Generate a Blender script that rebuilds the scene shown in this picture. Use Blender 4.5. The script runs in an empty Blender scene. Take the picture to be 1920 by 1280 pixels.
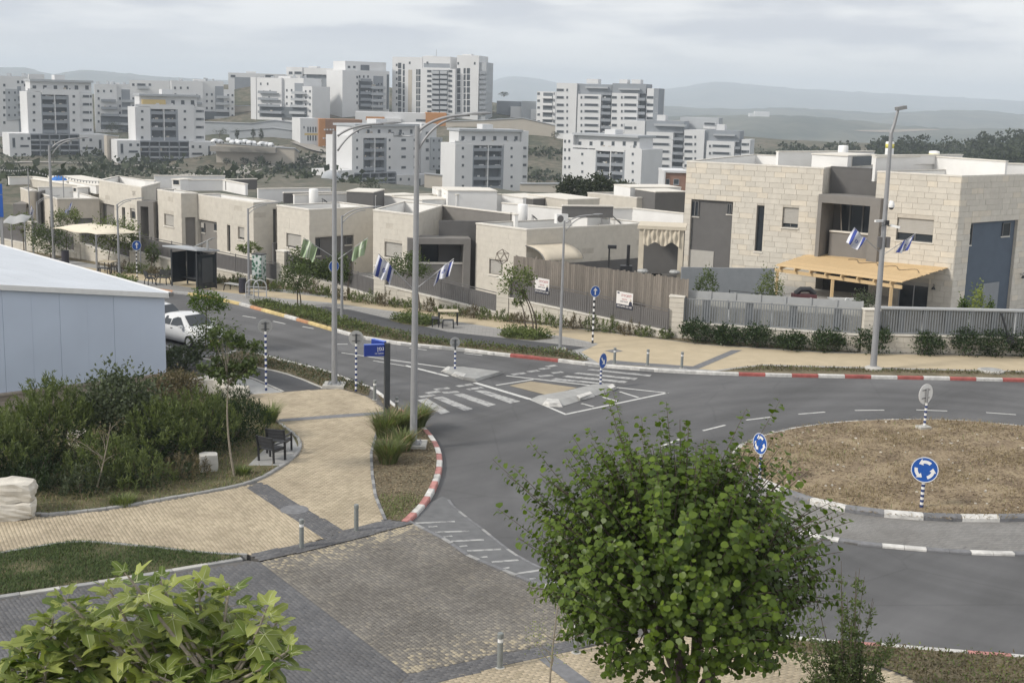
import bpy, bmesh, math, random
import numpy as np
from mathutils import Vector, Matrix
from mathutils.geometry import tessellate_polygon
from mathutils.bvhtree import BVHTree
R = math.radians
rng = np.random.default_rng(7)
random.seed(7)
sc = bpy.context.scene
COL = sc.collection

# ------------------------------------------------------------------ camera
CAM_H, FPX, PITCH, ROLL = 12.5, 2388.0, R(10.9), R(1.55)
FWD = np.array([0, math.cos(PITCH), -math.sin(PITCH)])
_r0 = np.array([1., 0, 0]); _u0 = np.cross(_r0, FWD)
RGT = math.cos(ROLL) * _r0 + math.sin(ROLL) * _u0
UPV = np.cross(RGT, FWD)
EYE = np.array([0, 0, CAM_H])
cam_data = bpy.data.cameras.new('camera'); cam = bpy.data.objects.new('camera', cam_data); COL.objects.link(cam)
cam_data.sensor_width = 36; cam_data.lens = FPX / 1920 * 36
cam_data.clip_start = 0.3; cam_data.clip_end = 40000
_m = Matrix.Identity(4)
for _i in range(3):
 _m[_i][0], _m[_i][1], _m[_i][2], _m[_i][3] = RGT[_i], UPV[_i], -FWD[_i], EYE[_i]
cam.matrix_world = _m
sc.camera = cam

# ------------------------------------------------------------------ sky, sun, exposure
SUN_DIR = np.array([-0.72, -0.34, 0.60]); SUN_DIR /= np.linalg.norm(SUN_DIR)
w = bpy.data.worlds.new('World'); sc.world = w; w.use_nodes = True
nt = w.node_tree; nt.nodes.clear()
def wn(t, **k):
 n = nt.nodes.new(t)
 for a, b in k.items(): setattr(n, a, b)
 return n
sky = wn('ShaderNodeTexSky'); sky.sky_type = 'NISHITA'; sky.sun_disc = False
sky.sun_elevation = math.asin(SUN_DIR[2]); sky.sun_rotation = math.atan2(SUN_DIR[0], SUN_DIR[1])
sky.dust_density = 3
bg1 = wn('ShaderNodeBackground'); bg1.inputs['Strength'].default_value = 0.07
nt.links.new(sky.outputs[0], bg1.inputs['Color'])
tc = wn('ShaderNodeTexCoord'); mp = wn('ShaderNodeMapping'); mp.inputs['Scale'].default_value = (2.4, 2.4, 15)
mp.inputs['Location'].default_value = (0.35, 0.1, 0.2)
nt.links.new(tc.outputs['Generated'], mp.inputs['Vector'])
nz = wn('ShaderNodeTexNoise'); nz.inputs['Scale'].default_value = 2.6; nz.inputs['Detail'].default_value = 7; nz.inputs['Roughness'].default_value = 0.52
nt.links.new(mp.outputs[0], nz.inputs['Vector'])
cr = wn('ShaderNodeValToRGB'); cr.color_ramp.interpolation = 'EASE'
cr.color_ramp.elements[0].position = 0.38; cr.color_ramp.elements[0].color = (0.505, 0.52, 0.56, 1)
cr.color_ramp.elements[1].position = 0.6; cr.color_ramp.elements[1].color = (0.765, 0.765, 0.76, 1)
nt.links.new(nz.outputs['Fac'], cr.inputs['Fac'])
sx = wn('ShaderNodeSeparateXYZ'); nt.links.new(tc.outputs['Generated'], sx.inputs[0])
mr = wn('ShaderNodeMapRange'); mr.inputs['From Min'].default_value = 0.0; mr.inputs['From Max'].default_value = 0.045
nt.links.new(sx.outputs['Z'], mr.inputs['Value'])
mxh = wn('ShaderNodeMix', data_type='RGBA'); mxh.inputs['A'].default_value = (0.85, 0.82, 0.755, 1)
nt.links.new(mr.outputs[0], mxh.inputs['Factor']); nt.links.new(cr.outputs[0], mxh.inputs['B'])
bg2 = wn('ShaderNodeBackground'); bg2.inputs['Strength'].default_value = 0.7
nt.links.new(mxh.outputs['Result'], bg2.inputs['Color'])
ms = wn('ShaderNodeMixShader'); ms.inputs['Fac'].default_value = 0.96
nt.links.new(bg1.outputs[0], ms.inputs[1]); nt.links.new(bg2.outputs[0], ms.inputs[2])
wo = wn('ShaderNodeOutputWorld'); nt.links.new(ms.outputs[0], wo.inputs['Surface'])
sl = bpy.data.lights.new('sun', 'SUN'); sl.energy = 1.5; sl.angle = R(10); sl.color = (1.0, 0.94, 0.85)
so = bpy.data.objects.new('sun', sl); COL.objects.link(so); so.location = (0, 0, 60)
so.rotation_euler = Vector(SUN_DIR).to_track_quat('Z', 'Y').to_euler()
sc.view_settings.view_transform = 'Standard'; sc.view_settings.look = 'None'
sc.view_settings.exposure = 0.98; sc.view_settings.gamma = 1; sc.view_settings.use_curve_mapping = False
cy = sc.cycles
cy.use_denoising = True; cy.max_bounces = 6; cy.diffuse_bounces = 3; cy.glossy_bounces = 2
cy.transmission_bounces = 4; cy.transparent_max_bounces = 8; cy.volume_bounces = 1
cy.sample_clamp_indirect = 4

# ------------------------------------------------------------------ pixel -> place (the photograph surveyed once, everything below is metres)
def ray(px, py): return FWD + RGT * (px - 960) / FPX - UPV * (py - 640) / FPX
def G(px, py, z=0.0):
 d = ray(px, py); return EYE + d * ((z - CAM_H) / d[2])
def Dp(px, py, y):
 d = ray(px, py); return EYE + d * (y / d[1])
def onplane(px, py, p0, n):
 d = ray(px, py); t = np.dot(np.asarray(p0) - EYE, n) / np.dot(d, n); return EYE + d * t
def hz(px): return 180 + (px - 972) * 0.02724

# ------------------------------------------------------------------ mesh helpers
class MB:
 def __init__(s): s.v = []; s.f = []; s.m = []; s.cur = 0
 def add(s, vs, fs):
  b = len(s.v); s.v.extend([tuple(map(float, q)) for q in vs])
  for q in fs: s.f.append([b + i for i in q]); s.m.append(s.cur)
 def mat(s, i): s.cur = i; return s
 def box(s, c, size, rz=0, M=None):
  x, y, z = [q / 2 for q in size]
  P = np.array([[-x, -y, -z], [x, -y, -z], [x, y, -z], [-x, y, -z], [-x, -y, z], [x, -y, z], [x, y, z], [-x, y, z]])
  if M is not None: P = P @ np.array(M).T
  elif rz:
   cs, sn = math.cos(rz), math.sin(rz); P = P @ np.array([[cs, sn, 0], [-sn, cs, 0], [0, 0, 1]])
  s.add(P + np.array(c), [(0, 3, 2, 1), (4, 5, 6, 7), (0, 1, 5, 4), (1, 2, 6, 5), (2, 3, 7, 6), (3, 0, 4, 7)]); return s
 def beam(s, a, b, w_, h_):
  a = np.array(a, float); b = np.array(b, float); d = b - a; L = np.linalg.norm(d)
  if L < 1e-6: return s
  d /= L; up = np.array([0, 0, 1.]) if abs(d[2]) < .95 else np.array([1., 0, 0])
  x = np.cross(up, d); x /= np.linalg.norm(x); z = np.cross(d, x)
  return s.box((a + b) / 2, (w_, L, h_), M=np.c_[x, d, z])
 def tube(s, pts, r, n=8, cap=True):
  pts = [np.array(p, float) for p in pts]
  if not hasattr(r, '__len__'): r = [r] * len(pts)
  b = len(s.v); px = None
  for i, p in enumerate(pts):
   d = pts[min(i + 1, len(pts) - 1)] - pts[max(i - 1, 0)]; d = d / (np.linalg.norm(d) + 1e-9)
   if px is None:
    u = np.array([0, 0, 1.]) if abs(d[2]) < .9 else np.array([1., 0, 0]); x = np.cross(u, d)
   else: x = px - d * np.dot(px, d)
   x /= np.linalg.norm(x) + 1e-9; px = x; y = np.cross(d, x)
   for k in range(n):
    a = 2 * math.pi * k / n; s.v.append(tuple(p + r[i] * (math.cos(a) * x + math.sin(a) * y)))
  for i in range(len(pts) - 1):
   for k in range(n):
    k2 = (k + 1) % n; s.f.append([b + i * n + k, b + i * n + k2, b + (i + 1) * n + k2, b + (i + 1) * n + k]); s.m.append(s.cur)
  if cap:
   s.f.append([b + k for k in range(n)][::-1]); s.m.append(s.cur)
   s.f.append([b + (len(pts) - 1) * n + k for k in range(n)]); s.m.append(s.cur)
  return s
 def lathe(s, c, prof, n=16):
  b = len(s.v)
  for (r_, z) in prof:
   for k in range(n):
    a = 2 * math.pi * k / n; s.v.append((c[0] + r_ * math.cos(a), c[1] + r_ * math.sin(a), c[2] + z))
  for i in range(len(prof) - 1):
   for k in range(n):
    k2 = (k + 1) % n; s.f.append([b + i * n + k, b + i * n + k2, b + (i + 1) * n + k2, b + (i + 1) * n + k]); s.m.append(s.cur)
  s.f.append([b + k for k in range(n)][::-1]); s.m.append(s.cur)
  s.f.append([b + (len(prof) - 1) * n + k for k in range(n)]); s.m.append(s.cur)
  return s
 def prism(s, poly, z0, z1, bottom=False):
  """poly: list of xy; z0,z1 numbers"""
  P = [(float(p[0]), float(p[1])) for p in poly]
  ar = sum(P[i][0] * P[(i + 1) % len(P)][1] - P[(i + 1) % len(P)][0] * P[i][1] for i in range(len(P)))
  if ar < 0: P = P[::-1]
  n = len(P); b = len(s.v)
  s.v.extend([(x, y, z1) for x, y in P])
  tris = tessellate_polygon([[Vector((x, y, 0)) for x, y in P]])
  for t in tris:
   a, c, d = t
   cr_ = (P[c][0] - P[a][0]) * (P[d][1] - P[a][1]) - (P[d][0] - P[a][0]) * (P[c][1] - P[a][1])
   s.f.append([b + a, b + c, b + d] if cr_ > 0 else [b + a, b + d, b + c]); s.m.append(s.cur)
  if z0 is not None:
   s.v.extend([(x, y, z0) for x, y in P])
   for i in range(n):
    j = (i + 1) % n; s.f.append([b + n + i, b + n + j, b + j, b + i]); s.m.append(s.cur)
  return s
 def build(s, name, mat, parent=None, smooth=False, world=True, kind=None):
  me = bpy.data.meshes.new(name)
  v = np.array(s.v, float).reshape(-1, 3)
  if parent is not None and world: v = v - np.array(wloc(parent))
  me.from_pydata(v.tolist(), [], s.f)
  mats = mat if isinstance(mat, (list, tuple)) else [mat]
  for q in mats: me.materials.append(q)
  if len(mats) > 1: me.polygons.foreach_set('material_index', s.m)
  if smooth: me.polygons.foreach_set('use_smooth', [True] * len(me.polygons))
  me.update()
  return link(name, me, parent, kind)
def wloc(o):
 v = Vector((0, 0, 0))
 while o is not None: v = v + o.location; o = o.parent
 return v
def link(name, me, parent=None, kind=None, loc=None):
 o = bpy.data.objects.new(name, me); COL.objects.link(o)
 if parent is not None: o.parent = parent
 if loc is not None: o.location = loc
 if kind: o['kind'] = kind
 return o
def tag(o, label, cat, group=None):
 o['label'] = label; o['category'] = cat
 if group: o['group'] = group
 return o
def thing(name, label, cat, loc=(0, 0, 0), rz=0, group=None):
 o = bpy.data.objects.new(name, None); COL.objects.link(o); o.location = tuple(map(float, loc)); o.rotation_euler = (0, 0, rz)
 o.empty_display_size = .2
 return tag(o, label, cat, group)
def copy_tree(o, parent=None):
 c = o.copy(); COL.objects.link(c); c.parent = parent
 for ch in list(o.children): copy_tree(ch, c)
 return c
def dup(o, loc, rz=None, label=None, group=None):
 c = copy_tree(o); c.location = tuple(map(float, loc))
 if rz is not None: c.rotation_euler = (0, 0, rz)
 if label: c['label'] = label
 if group: c['group'] = group
 return c
def mesh_np(name, V, F, mat, col=None, smooth=False):
 """V (n,3), F (m,k) same-size faces; col (m,) value per face -> attribute 'rnd'"""
 me = bpy.data.meshes.new(name); n, (m, k) = len(V), F.shape
 me.vertices.add(n); me.vertices.foreach_set('co', np.asarray(V, np.float32).ravel())
 me.loops.add(m * k); me.loops.foreach_set('vertex_index', F.astype(np.int32).ravel())
 me.polygons.add(m); me.polygons.foreach_set('loop_start', (np.arange(m) * k).astype(np.int32))
 me.update(calc_edges=True)
 if col is not None:
  a = me.attributes.new('rnd', 'FLOAT', 'FACE'); a.data.foreach_set('value', np.asarray(col, np.float32))
 if smooth: me.polygons.foreach_set('use_smooth', [True] * m)
 me.materials.append(mat); return me
def smooth_line(P, n=6):
 """Catmull-Rom through xy(z) points"""
 P = np.array(P, float); out = []
 for i in range(len(P) - 1):
  p0, p1, p2, p3 = P[max(i - 1, 0)], P[i], P[i + 1], P[min(i + 2, len(P) - 1)]
  for t in np.linspace(0, 1, n, endpoint=False):
   out.append(.5 * ((2 * p1) + (p2 - p0) * t + (2 * p0 - 5 * p1 + 4 * p2 - p3) * t * t + (3 * p1 - p0 - 3 * p2 + p3) * t ** 3))
 out.append(P[-1]); return np.array(out)
def resample(P, step):
 P = np.array(P, float); s = np.r_[0, np.cumsum(np.linalg.norm(np.diff(P, axis=0), axis=1))]
 n = max(1, int(round(s[-1] / step))); t = np.linspace(0, s[-1], n + 1)
 return np.c_[tuple(np.interp(t, s, P[:, i]) for i in range(P.shape[1]))]
def offset(P, d):
 P = np.array(P, float)[:, :2]; T = np.gradient(P, axis=0); T /= np.linalg.norm(T, axis=1)[:, None] + 1e-9
 return P + d * np.c_[-T[:, 1], T[:, 0]]
def inpoly(X, Y, poly):
 poly = np.asarray(poly)[:, :2]; c = np.zeros(X.shape, bool); n = len(poly)
 for i in range(n):
  x1, y1 = poly[i]; x2, y2 = poly[(i + 1) % n]
  if y1 == y2: continue
  c ^= ((y1 > Y) != (y2 > Y)) & (X < (x2 - x1) * (Y - y1) / (y2 - y1) + x1)
 return c

# ------------------------------------------------------------------ materials
class NT:
 def __init__(s, name):
  s.m = bpy.data.materials.new(name); s.m.use_nodes = True; s.t = s.m.node_tree; s.b = s.t.nodes['Principled BSDF']
 def n(s, t, ins=None, **k):
  q = s.t.nodes.new(t)
  for a, b in k.items(): setattr(q, a, b)
  for a, b in (ins or {}).items():
   if hasattr(b, 'is_output'): s.t.links.new(b, q.inputs[a])
   else: q.inputs[a].default_value = b
  return q
 def l(s, a, b): s.t.links.new(a, b)
 def co(s, scale=(1, 1, 1), rz=0, obj=True):
  t = s.n('ShaderNodeTexCoord'); g = s.n('ShaderNodeNewGeometry')
  r_ = s.n('ShaderNodeMapping', {'Vector': g.outputs['Position'], 'Rotation': (0, 0, rz)}); return s.n('ShaderNodeMapping', {'Vector': r_.outputs[0], 'Scale': scale}).outputs[0]
 def noise(s, scale, detail=4, rough=.55, vec=None):
  q = s.n('ShaderNodeTexNoise', {'Scale': scale, 'Detail': detail, 'Roughness': rough})
  s.l(vec if vec is not None else s.co(), q.inputs['Vector']); return q.outputs['Fac']
 def ramp(s, fac, stops):
  q = s.n('ShaderNodeValToRGB', {'Fac': fac}); e = q.color_ramp.elements
  while len(e) < len(stops): e.new(.5)
  for i, (p, c) in enumerate(stops): e[i].position = p; e[i].color = (*c, 1)
  return q.outputs[0]
 def mix(s, fac, a, b, bt='MIX'):
  q = s.n('ShaderNodeMix', data_type='RGBA', blend_type=bt)
  for k, x in (('Factor', fac), ('A', a), ('B', b)):
   sock = [i for i in q.inputs if i.name == k and (i.type == 'RGBA' or k == 'Factor' and i.type == 'VALUE')][0]
   if hasattr(x, 'is_output'): s.l(x, sock)
   else: sock.default_value = x if k == 'Factor' else (*x, 1)
  return [o for o in q.outputs if o.type == 'RGBA'][0]
 def bump(s, h, strength=.3, dist=.02):
  q = s.n('ShaderNodeBump', {'Height': h, 'Strength': strength, 'Distance': dist}); s.l(q.outputs[0], s.b.inputs['Normal'])
 def col(s, c):
  if hasattr(c, 'is_output'): s.l(c, s.b.inputs['Base Color'])
  else: s.b.inputs['Base Color'].default_value = (*c, 1)
 def rough(s, r_): s.b.inputs['Roughness'].default_value = r_
def simple(name, c, rough=.6, var=.12, scale=6, metal=0, bump=0, rnd=0):
 """plain coat with slight uneven wear; rnd: brightness spread from object to object"""
 m = NT(name); c = np.array(c)
 n1 = m.noise(scale, 5)
 out = m.ramp(n1, [(.3, tuple(c * (1 - var))), (.7, tuple(np.minimum(c * (1 + var), .95)))])
 if rnd:
  oi = m.n('ShaderNodeObjectInfo')
  r_ = m.ramp(oi.outputs['Random'], [(0, (1 - rnd,) * 3), (1, (1 + rnd,) * 3)])
  out = m.mix(1.0, out, r_, 'MULTIPLY')
 m.col(out); m.rough(rough); m.b.inputs['Metallic'].default_value = metal
 if bump: m.bump(m.noise(scale * 4, 6), bump, .01)
 return m.m
def paver_mat(name, stops, rough=.9):
 """colour from the per-stone value 'rnd' (face attribute) plus grit and broad dirt"""
 m = NT(name); at = m.n('ShaderNodeAttribute', attribute_name='rnd')
 c = m.ramp(at.outputs['Fac'], stops)
 d = m.ramp(m.noise(.55, 6, .6), [(.32, (.78, .77, .76)), (.62, (1.05, 1.05, 1.05))])
 g = m.ramp(m.noise(60, 3), [(.3, (.85, .85, .85)), (.7, (1.12, 1.12, 1.12))])
 m.col(m.mix(1., m.mix(1., c, d, 'MULTIPLY'), g, 'MULTIPLY')); m.rough(rough); m.bump(m.noise(90, 3), .25, .004); return m.m
def leaf_mat(name, a, b, trans=.35, rough=.5, obj_rnd=False):
 m = NT(name)
 if obj_rnd: fac = m.n('ShaderNodeObjectInfo').outputs['Random']
 else: fac = m.n('ShaderNodeAttribute', attribute_name='rnd').outputs['Fac']
 c = m.ramp(fac, [(0, a), (1, b)])
 m.col(c); m.rough(rough); m.b.inputs['Specular IOR Level'].default_value = .35
 tr = m.n('ShaderNodeBsdfTranslucent', {'Color': m.mix(1., c, (1.25, 1.35, .6), 'MULTIPLY')})
 mx = m.n('ShaderNodeMixShader', {'Fac': trans, 1: m.b.outputs[0], 2: tr.outputs[0]})
 m.l(mx.outputs[0], m.t.nodes['Material Output'].inputs['Surface']); return m.m

M = {}
HAZE = 2.3e-4
def asphalt(name, c, rz, streak=.16):
 m = NT(name); c = np.array(c)
 n1 = m.noise(.35, 5, .6, m.co((1, .22, 1), rz)); n2 = m.noise(1.6, 4, .6, m.co((.12, .9, 1), rz)); n3 = m.noise(160, 2)
 a = m.ramp(n1, [(.3, tuple(c * (1 - streak))), (.7, tuple(c * (1 + streak)))])
 a = m.mix(1., a, m.ramp(n2, [(.3, (.95,) * 3), (.7, (1.03,) * 3)]), 'MULTIPLY')
 a = m.mix(1., a, m.ramp(n3, [(.25, (.72,) * 3), (.75, (1.3,) * 3)]), 'MULTIPLY')
 # tyre polish: streaks run along the street, and in rings round the island
 g = m.n('ShaderNodeNewGeometry'); dv = m.n('ShaderNodeVectorMath', {0: g.outputs['Position'], 1: (17.5, 38.5, 0)}, operation='DISTANCE').outputs['Value']
 rings = m.n('ShaderNodeCombineXYZ', {'X': m.n('ShaderNodeMath', {0: dv, 1: .75}, operation='MULTIPLY').outputs[0]}).outputs[0]
 warp = m.n('ShaderNodeVectorMath', {0: rings, 1: m.n('ShaderNodeVectorMath', {0: g.outputs['Position'], 1: (.06, .06, 0)}, operation='MULTIPLY').outputs[0]}, operation='ADD').outputs[0]
 ra = m.ramp(m.noise(1., 3, .5, warp), [(.35, (.82,) * 3), (.65, (1.12,) * 3)])
 near = m.n('ShaderNodeMapRange', {'Value': dv, 'From Min': 19., 'From Max': 24., 'To Min': 1., 'To Max': 0.}).outputs[0]
 a = m.mix(1., a, m.mix(near, m.ramp(m.noise(1., 3, .5, m.co((.05, .7, 0), rz)), [(.38, (.8,) * 3), (.62, (1.12,) * 3)]), ra), 'MULTIPLY')
 cks = m.n('ShaderNodeTexVoronoi', {'Scale': .22, 'Vector': m.n('ShaderNodeVectorMath', {0: g.outputs['Position'], 1: m.n('ShaderNodeTexNoise', {'Scale': .5, 'Detail': 5.}).outputs['Color']}, operation='ADD').outputs[0]}, feature='DISTANCE_TO_EDGE').outputs['Distance']
 a = m.mix(1., a, m.ramp(cks, [(.0, (.86,) * 3), (.012, (1.,) * 3)]), 'MULTIPLY')
 m.col(a); m.rough(.82); m.bump(n3, .3, .006); return m.m
M['asphalt'] = asphalt('asphalt', (.1, .1, .102), R(41), .26)
M['asphalt_new'] = asphalt('asphalt_new', (.065, .066, .07), R(41), .1)
def ground(name, stops, sc_=1.2, bump=.6):
 m = NT(name); n1 = m.noise(sc_, 8, .65); n2 = m.noise(14, 5, .7)
 q = m.n('ShaderNodeMath', {0: n1, 1: n2}, operation='ADD'); q2 = m.n('ShaderNodeMath', {0: q.outputs[0], 1: .5}, operation='MULTIPLY')
 m.col(m.ramp(q2.outputs[0], stops)); m.rough(.95); m.bump(n2, bump, .05); return m.m
M['soil'] = ground('dry_soil', [(.36, (.11, .078, .05)), (.47, (.215, .16, .10)), (.56, (.33, .26, .165)), (.66, (.3, .25, .15))])
M['mulch'] = ground('mulch', [(.36, (.07, .06, .035)), (.5, (.15, .125, .075)), (.64, (.23, .19, .125))])
M['bed_grass'] = ground('bed_grass', [(.36, (.05, .05, .022)), (.5, (.11, .105, .05)), (.64, (.2, .16, .095))])
M['kerb_white'] = simple('kerb_white_paint', (.56, .55, .525), .7, .24, 4, rnd=.1)
M['kerb_red'] = simple('kerb_red_paint', (.33, .09, .078), .7, .26, 4, rnd=.14)
M['kerb_pink'] = simple('kerb_faded_red_paint', (.42, .19, .17), .7, .2, 5, rnd=.1)
M['kerb_yellow'] = simple('kerb_faded_yellow_paint', (.6, .47, .22), .7, .25, 4, rnd=.1)
M['kerb_orange'] = simple('kerb_faded_orange_paint', (.5, .26, .14), .7, .25, 4, rnd=.1)
M['kerb_grey'] = simple('kerb_concrete', (.3, .3, .295), .85, .15, 6, rnd=.08, bump=.2)
M['kerb_dark'] = simple('kerb_dark_concrete', (.17, .172, .18), .85, .18, 6, rnd=.1, bump=.2)
M['concrete'] = simple('concrete', (.33, .33, .32), .88, .14, 3, bump=.2)
M['concrete_light'] = simple('pale_concrete', (.45, .44, .41), .88, .14, 3, bump=.2)
def paint_mat(name, c, worn):
 m = NT(name); n_ = m.noise(3.2, 8, .72)
 m.col(m.ramp(n_, [(worn - .06, (.17, .17, .172)), (worn + .06, c)])); m.rough(.75); return m.m
M['line'] = paint_mat('road_paint', (.56, .56, .54), .38)
M['line_worn'] = paint_mat('worn_road_paint', (.40, .40, .39), .46)
M['pav_yellow'] = paver_mat('yellow_pavers', [(0, (.36, .305, .215)), (.5, (.43, .365, .262)), (1, (.475, .40, .29))])
M['pav_grey'] = paver_mat('grey_pavers', [(0, (.10, .102, .11)), (.6, (.155, .154, .158)), (1, (.21, .205, .2))])
M['pav_mix'] = paver_mat('worn_driveway_pavers', [(0, (.135, .125, .112)), (.4, (.18, .168, .15)), (.7, (.24, .219, .183)), (1, (.42, .365, .26))])
M['joint'] = simple('joint_sand', (.2, .17, .125), .95, .2, 8)
M['joint_dark'] = simple('joint_dust', (.115, .11, .105), .95, .2, 8)
M['pole'] = simple('galvanised_pole', (.30, .305, .315), .5, .07, 3, metal=.25)
M['pole_dark'] = simple('dark_pole_paint', (.05, .055, .06), .5, .1, 3)
M['lamp_head'] = simple('lamp_head_grey', (.2, .205, .21), .45, .08, 4)
M['lens'] = simple('lamp_glass', (.6, .62, .64), .2, .03, 4)
M['stone'] = simple('cream_stone', (.565, .53, .465), .85, .06, 2.5, bump=.2, rnd=.06)
M['stone_grey'] = simple('greyish_stone', (.52, .475, .405), .85, .08, 2.5, bump=.25, rnd=.08)
M['mortar'] = simple('stone_joint', (.485, .45, .39), .95, .1, 3)
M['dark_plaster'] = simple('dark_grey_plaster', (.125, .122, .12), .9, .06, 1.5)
M['mid_plaster'] = simple('taupe_plaster', (.2, .19, .178), .9, .06, 1.5)
M['blue_plaster'] = simple('slate_blue_plaster', (.085, .11, .145), .85, .06, 1.5)
M['white_plaster'] = simple('white_plaster', (.72, .715, .70), .85, .05, .8)
M['coping'] = simple('pale_coping_stone', (.66, .63, .57), .8, .07, 3)
M['shutter'] = simple('beige_roller_shutter', (.40, .385, .355), .6, .05, 3)
M['frame'] = simple('window_frame', (.13, .13, .13), .5, .1, 4)
M['alu'] = simple('pale_aluminium', (.45, .46, .47), .45, .05, 4, metal=.3)
m_ = NT('dark_glass'); m_.col((.035, .042, .05)); m_.rough(.12); M['glass'] = m_.m
m_ = NT('shelter_glass'); m_.col((.03, .035, .042)); m_.rough(.08); M['glass_black'] = m_.m
M['fence_dark'] = simple('dark_grey_fence', (.13, .125, .125), .55, .06, 3)
M['fence_grey'] = simple('grey_fence_metal', (.215, .23, .245), .5, .06, 3)
M['fence_band'] = simple('pale_grey_board', (.36, .37, .375), .55, .05, 3)
def wood(name, c, var, ring=18, rnd=.14, axis=(1, 9, 9)):
 m = NT(name); c = np.array(c); tcn = m.n('ShaderNodeTexCoord'); mpn = m.n('ShaderNodeMapping', {'Vector': tcn.outputs['Object'], 'Scale': axis})
 a = m.ramp(m.noise(2.5, 6, .6, mpn.outputs[0]), [(.3, tuple(c * (1 - var))), (.7, tuple(c * (1 + var)))])
 r_ = m.ramp(m.n('ShaderNodeObjectInfo').outputs['Random'], [(0, (1 - rnd,) * 3), (1, (1 + rnd,) * 3)])
 m.col(m.mix(1., a, r_, 'MULTIPLY')); m.rough(.75); return m.m
M['pine'] = wood('fresh_pine', (.58, .42, .23), .12, rnd=.07)
M['board'] = wood('weathered_boards', (.19, .168, .145), .18, axis=(9, 9, 1), rnd=.22)
M['black'] = simple('black_metal', (.022, .023, .026), .45, .1, 6)
M['slat'] = simple('charcoal_slats', (.035, .036, .04), .6, .1, 6)
M['white'] = simple('white_paint', (.75, .75, .74), .5, .04, 5)
M['blue'] = simple('traffic_blue', (.012, .085, .36), .4, .05, 5)
M['navy'] = simple('navy_band', (.025, .045, .15), .45, .08, 5)
M['sign_blue'] = simple('street_sign_blue', (.014, .04, .26), .4, .05, 5)
M['sign_back'] = simple('sign_back_grey', (.36, .365, .36), .55, .05, 4)
M['canvas'] = simple('cream_canvas', (.56, .5, .4), .9, .08, 2)
M['bark'] = simple('brown_bark', (.11, .085, .065), .95, .3, 14, bump=.6)
M['bark_pale'] = simple('pale_bark', (.25, .22, .175), .95, .25, 14, bump=.5)
M['leaf_far'] = leaf_mat('far_leaves', (.018, .028, .013), (.05, .064, .028), .15, .7)
M['leaf_shrub'] = leaf_mat('shrub_leaves', (.045, .068, .02), (.185, .225, .075), .25, .6)
M['leaf_blue'] = leaf_mat('grey_green_leaves', (.045, .062, .035), (.12, .145, .085), .25, .6)
M['leaf_dry'] = leaf_mat('dry_leaves', (.07, .06, .035), (.2, .165, .10), .2, .7)
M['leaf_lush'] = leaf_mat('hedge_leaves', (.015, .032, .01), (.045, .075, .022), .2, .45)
M['leaf_tree'] = leaf_mat('young_tree_leaves', (.04, .06, .02), (.115, .155, .05), .3, .5)
M['leaf_round'] = leaf_mat('round_leaves', (.026, .056, .006), (.135, .20, .022), .34, .42)
M['leaf_round_one'] = leaf_mat('round_leaf_single', (.036, .07, .008), (.148, .212, .024), .34, .42, True)
M['leaf_fig'] = leaf_mat('fig_leaves', (.07, .115, .02), (.34, .38, .11), .35, .5)
M['leaf_fig_one'] = leaf_mat('fig_leaf_single', (.085, .135, .022), (.38, .42, .125), .35, .5, True)
M['blade'] = leaf_mat('grass_blades', (.075, .10, .032), (.22, .26, .10), .3, .6)
M['blade_dark'] = leaf_mat('lawn_blades', (.028, .05, .013), (.105, .155, .045), .25, .6)
M['blade_dry'] = leaf_mat('dry_grass_blades', (.14, .105, .06), (.34, .27, .165), .25, .8)
M['litter'] = leaf_mat('litter', (.09, .06, .04), (.36, .29, .19), .1, .9)
# ================================================================== GROUND
# control points of the valley behind the houses: place seen in the photograph and its distance
_cp = []
for px_, py_, d_ in [(115, 292, 487), (310, 303, 487), (920, 366, 434), (720, 366, 445), (640, 278, 520), (575, 268, 520), (820, 222, 597), (690, 214, 590),
      (525, 226, 578), (590, 168, 645), (480, 160, 640), (20, 242, 560), (215, 250, 565), (380, 228, 590), (1135, 266, 546), (1255, 345, 525), (1365, 330, 525),
      (1130, 352, 434), (460, 268, 500), (460, 305, 470), (590, 325, 400), (330, 330, 380), (100, 318, 420), (980, 250, 560), (1000, 300, 500),
      (960, 215, 620), (1450, 300, 620), (1650, 285, 650), (1900, 275, 650), (2200, 262, 650), (-200, 250, 560), (-500, 250, 560), (-200, 320, 420),
      (60, 343, 220), (400, 345, 280), (700, 380, 260), (1100, 395, 260), (1500, 400, 260), (1900, 400, 260), (2500, 390, 260),
      (640, 205, 610), (720, 228, 575), (880, 232, 560), (60, 180, 700), (300, 170, 720), (600, 150, 760), (800, 175, 760), (1000, 205, 760), (1200, 235, 760)]:
 q = Dp(px_, py_, d_); _cp.append((q[0], q[1], q[2]))
for x_ in np.linspace(-300, 300, 13): _cp += [(x_, 110, -.1), (x_, 128, -1.0)]
for x_ in np.linspace(-320, 320, 7): _cp.append((x_, 165, -8))
for x_ in (-900, -400, 0, 400, 900): _cp += [(x_, 1100, -45), (x_, 1600, -75)]
_cp += [(-900, 600, 5), (900, 600, -30), (-700, 300, -20), (700, 300, -25)]
_cp = np.array(_cp); _A = np.linalg.norm(_cp[:, None, :2] - _cp[None, :, :2], axis=2)
_n = len(_cp); _K = np.zeros((_n + 3, _n + 3)); _K[:_n, :_n] = _A; _K[:_n, _n] = 1; _K[_n, :_n] = 1
_K[:_n, _n + 1:] = _cp[:, :2] / 1000; _K[_n + 1:, :_n] = _cp[:, :2].T / 1000
_wt = np.linalg.solve(_K + 1e-9 * np.eye(_n + 3), np.r_[_cp[:, 2], 0, 0, 0])
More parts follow.
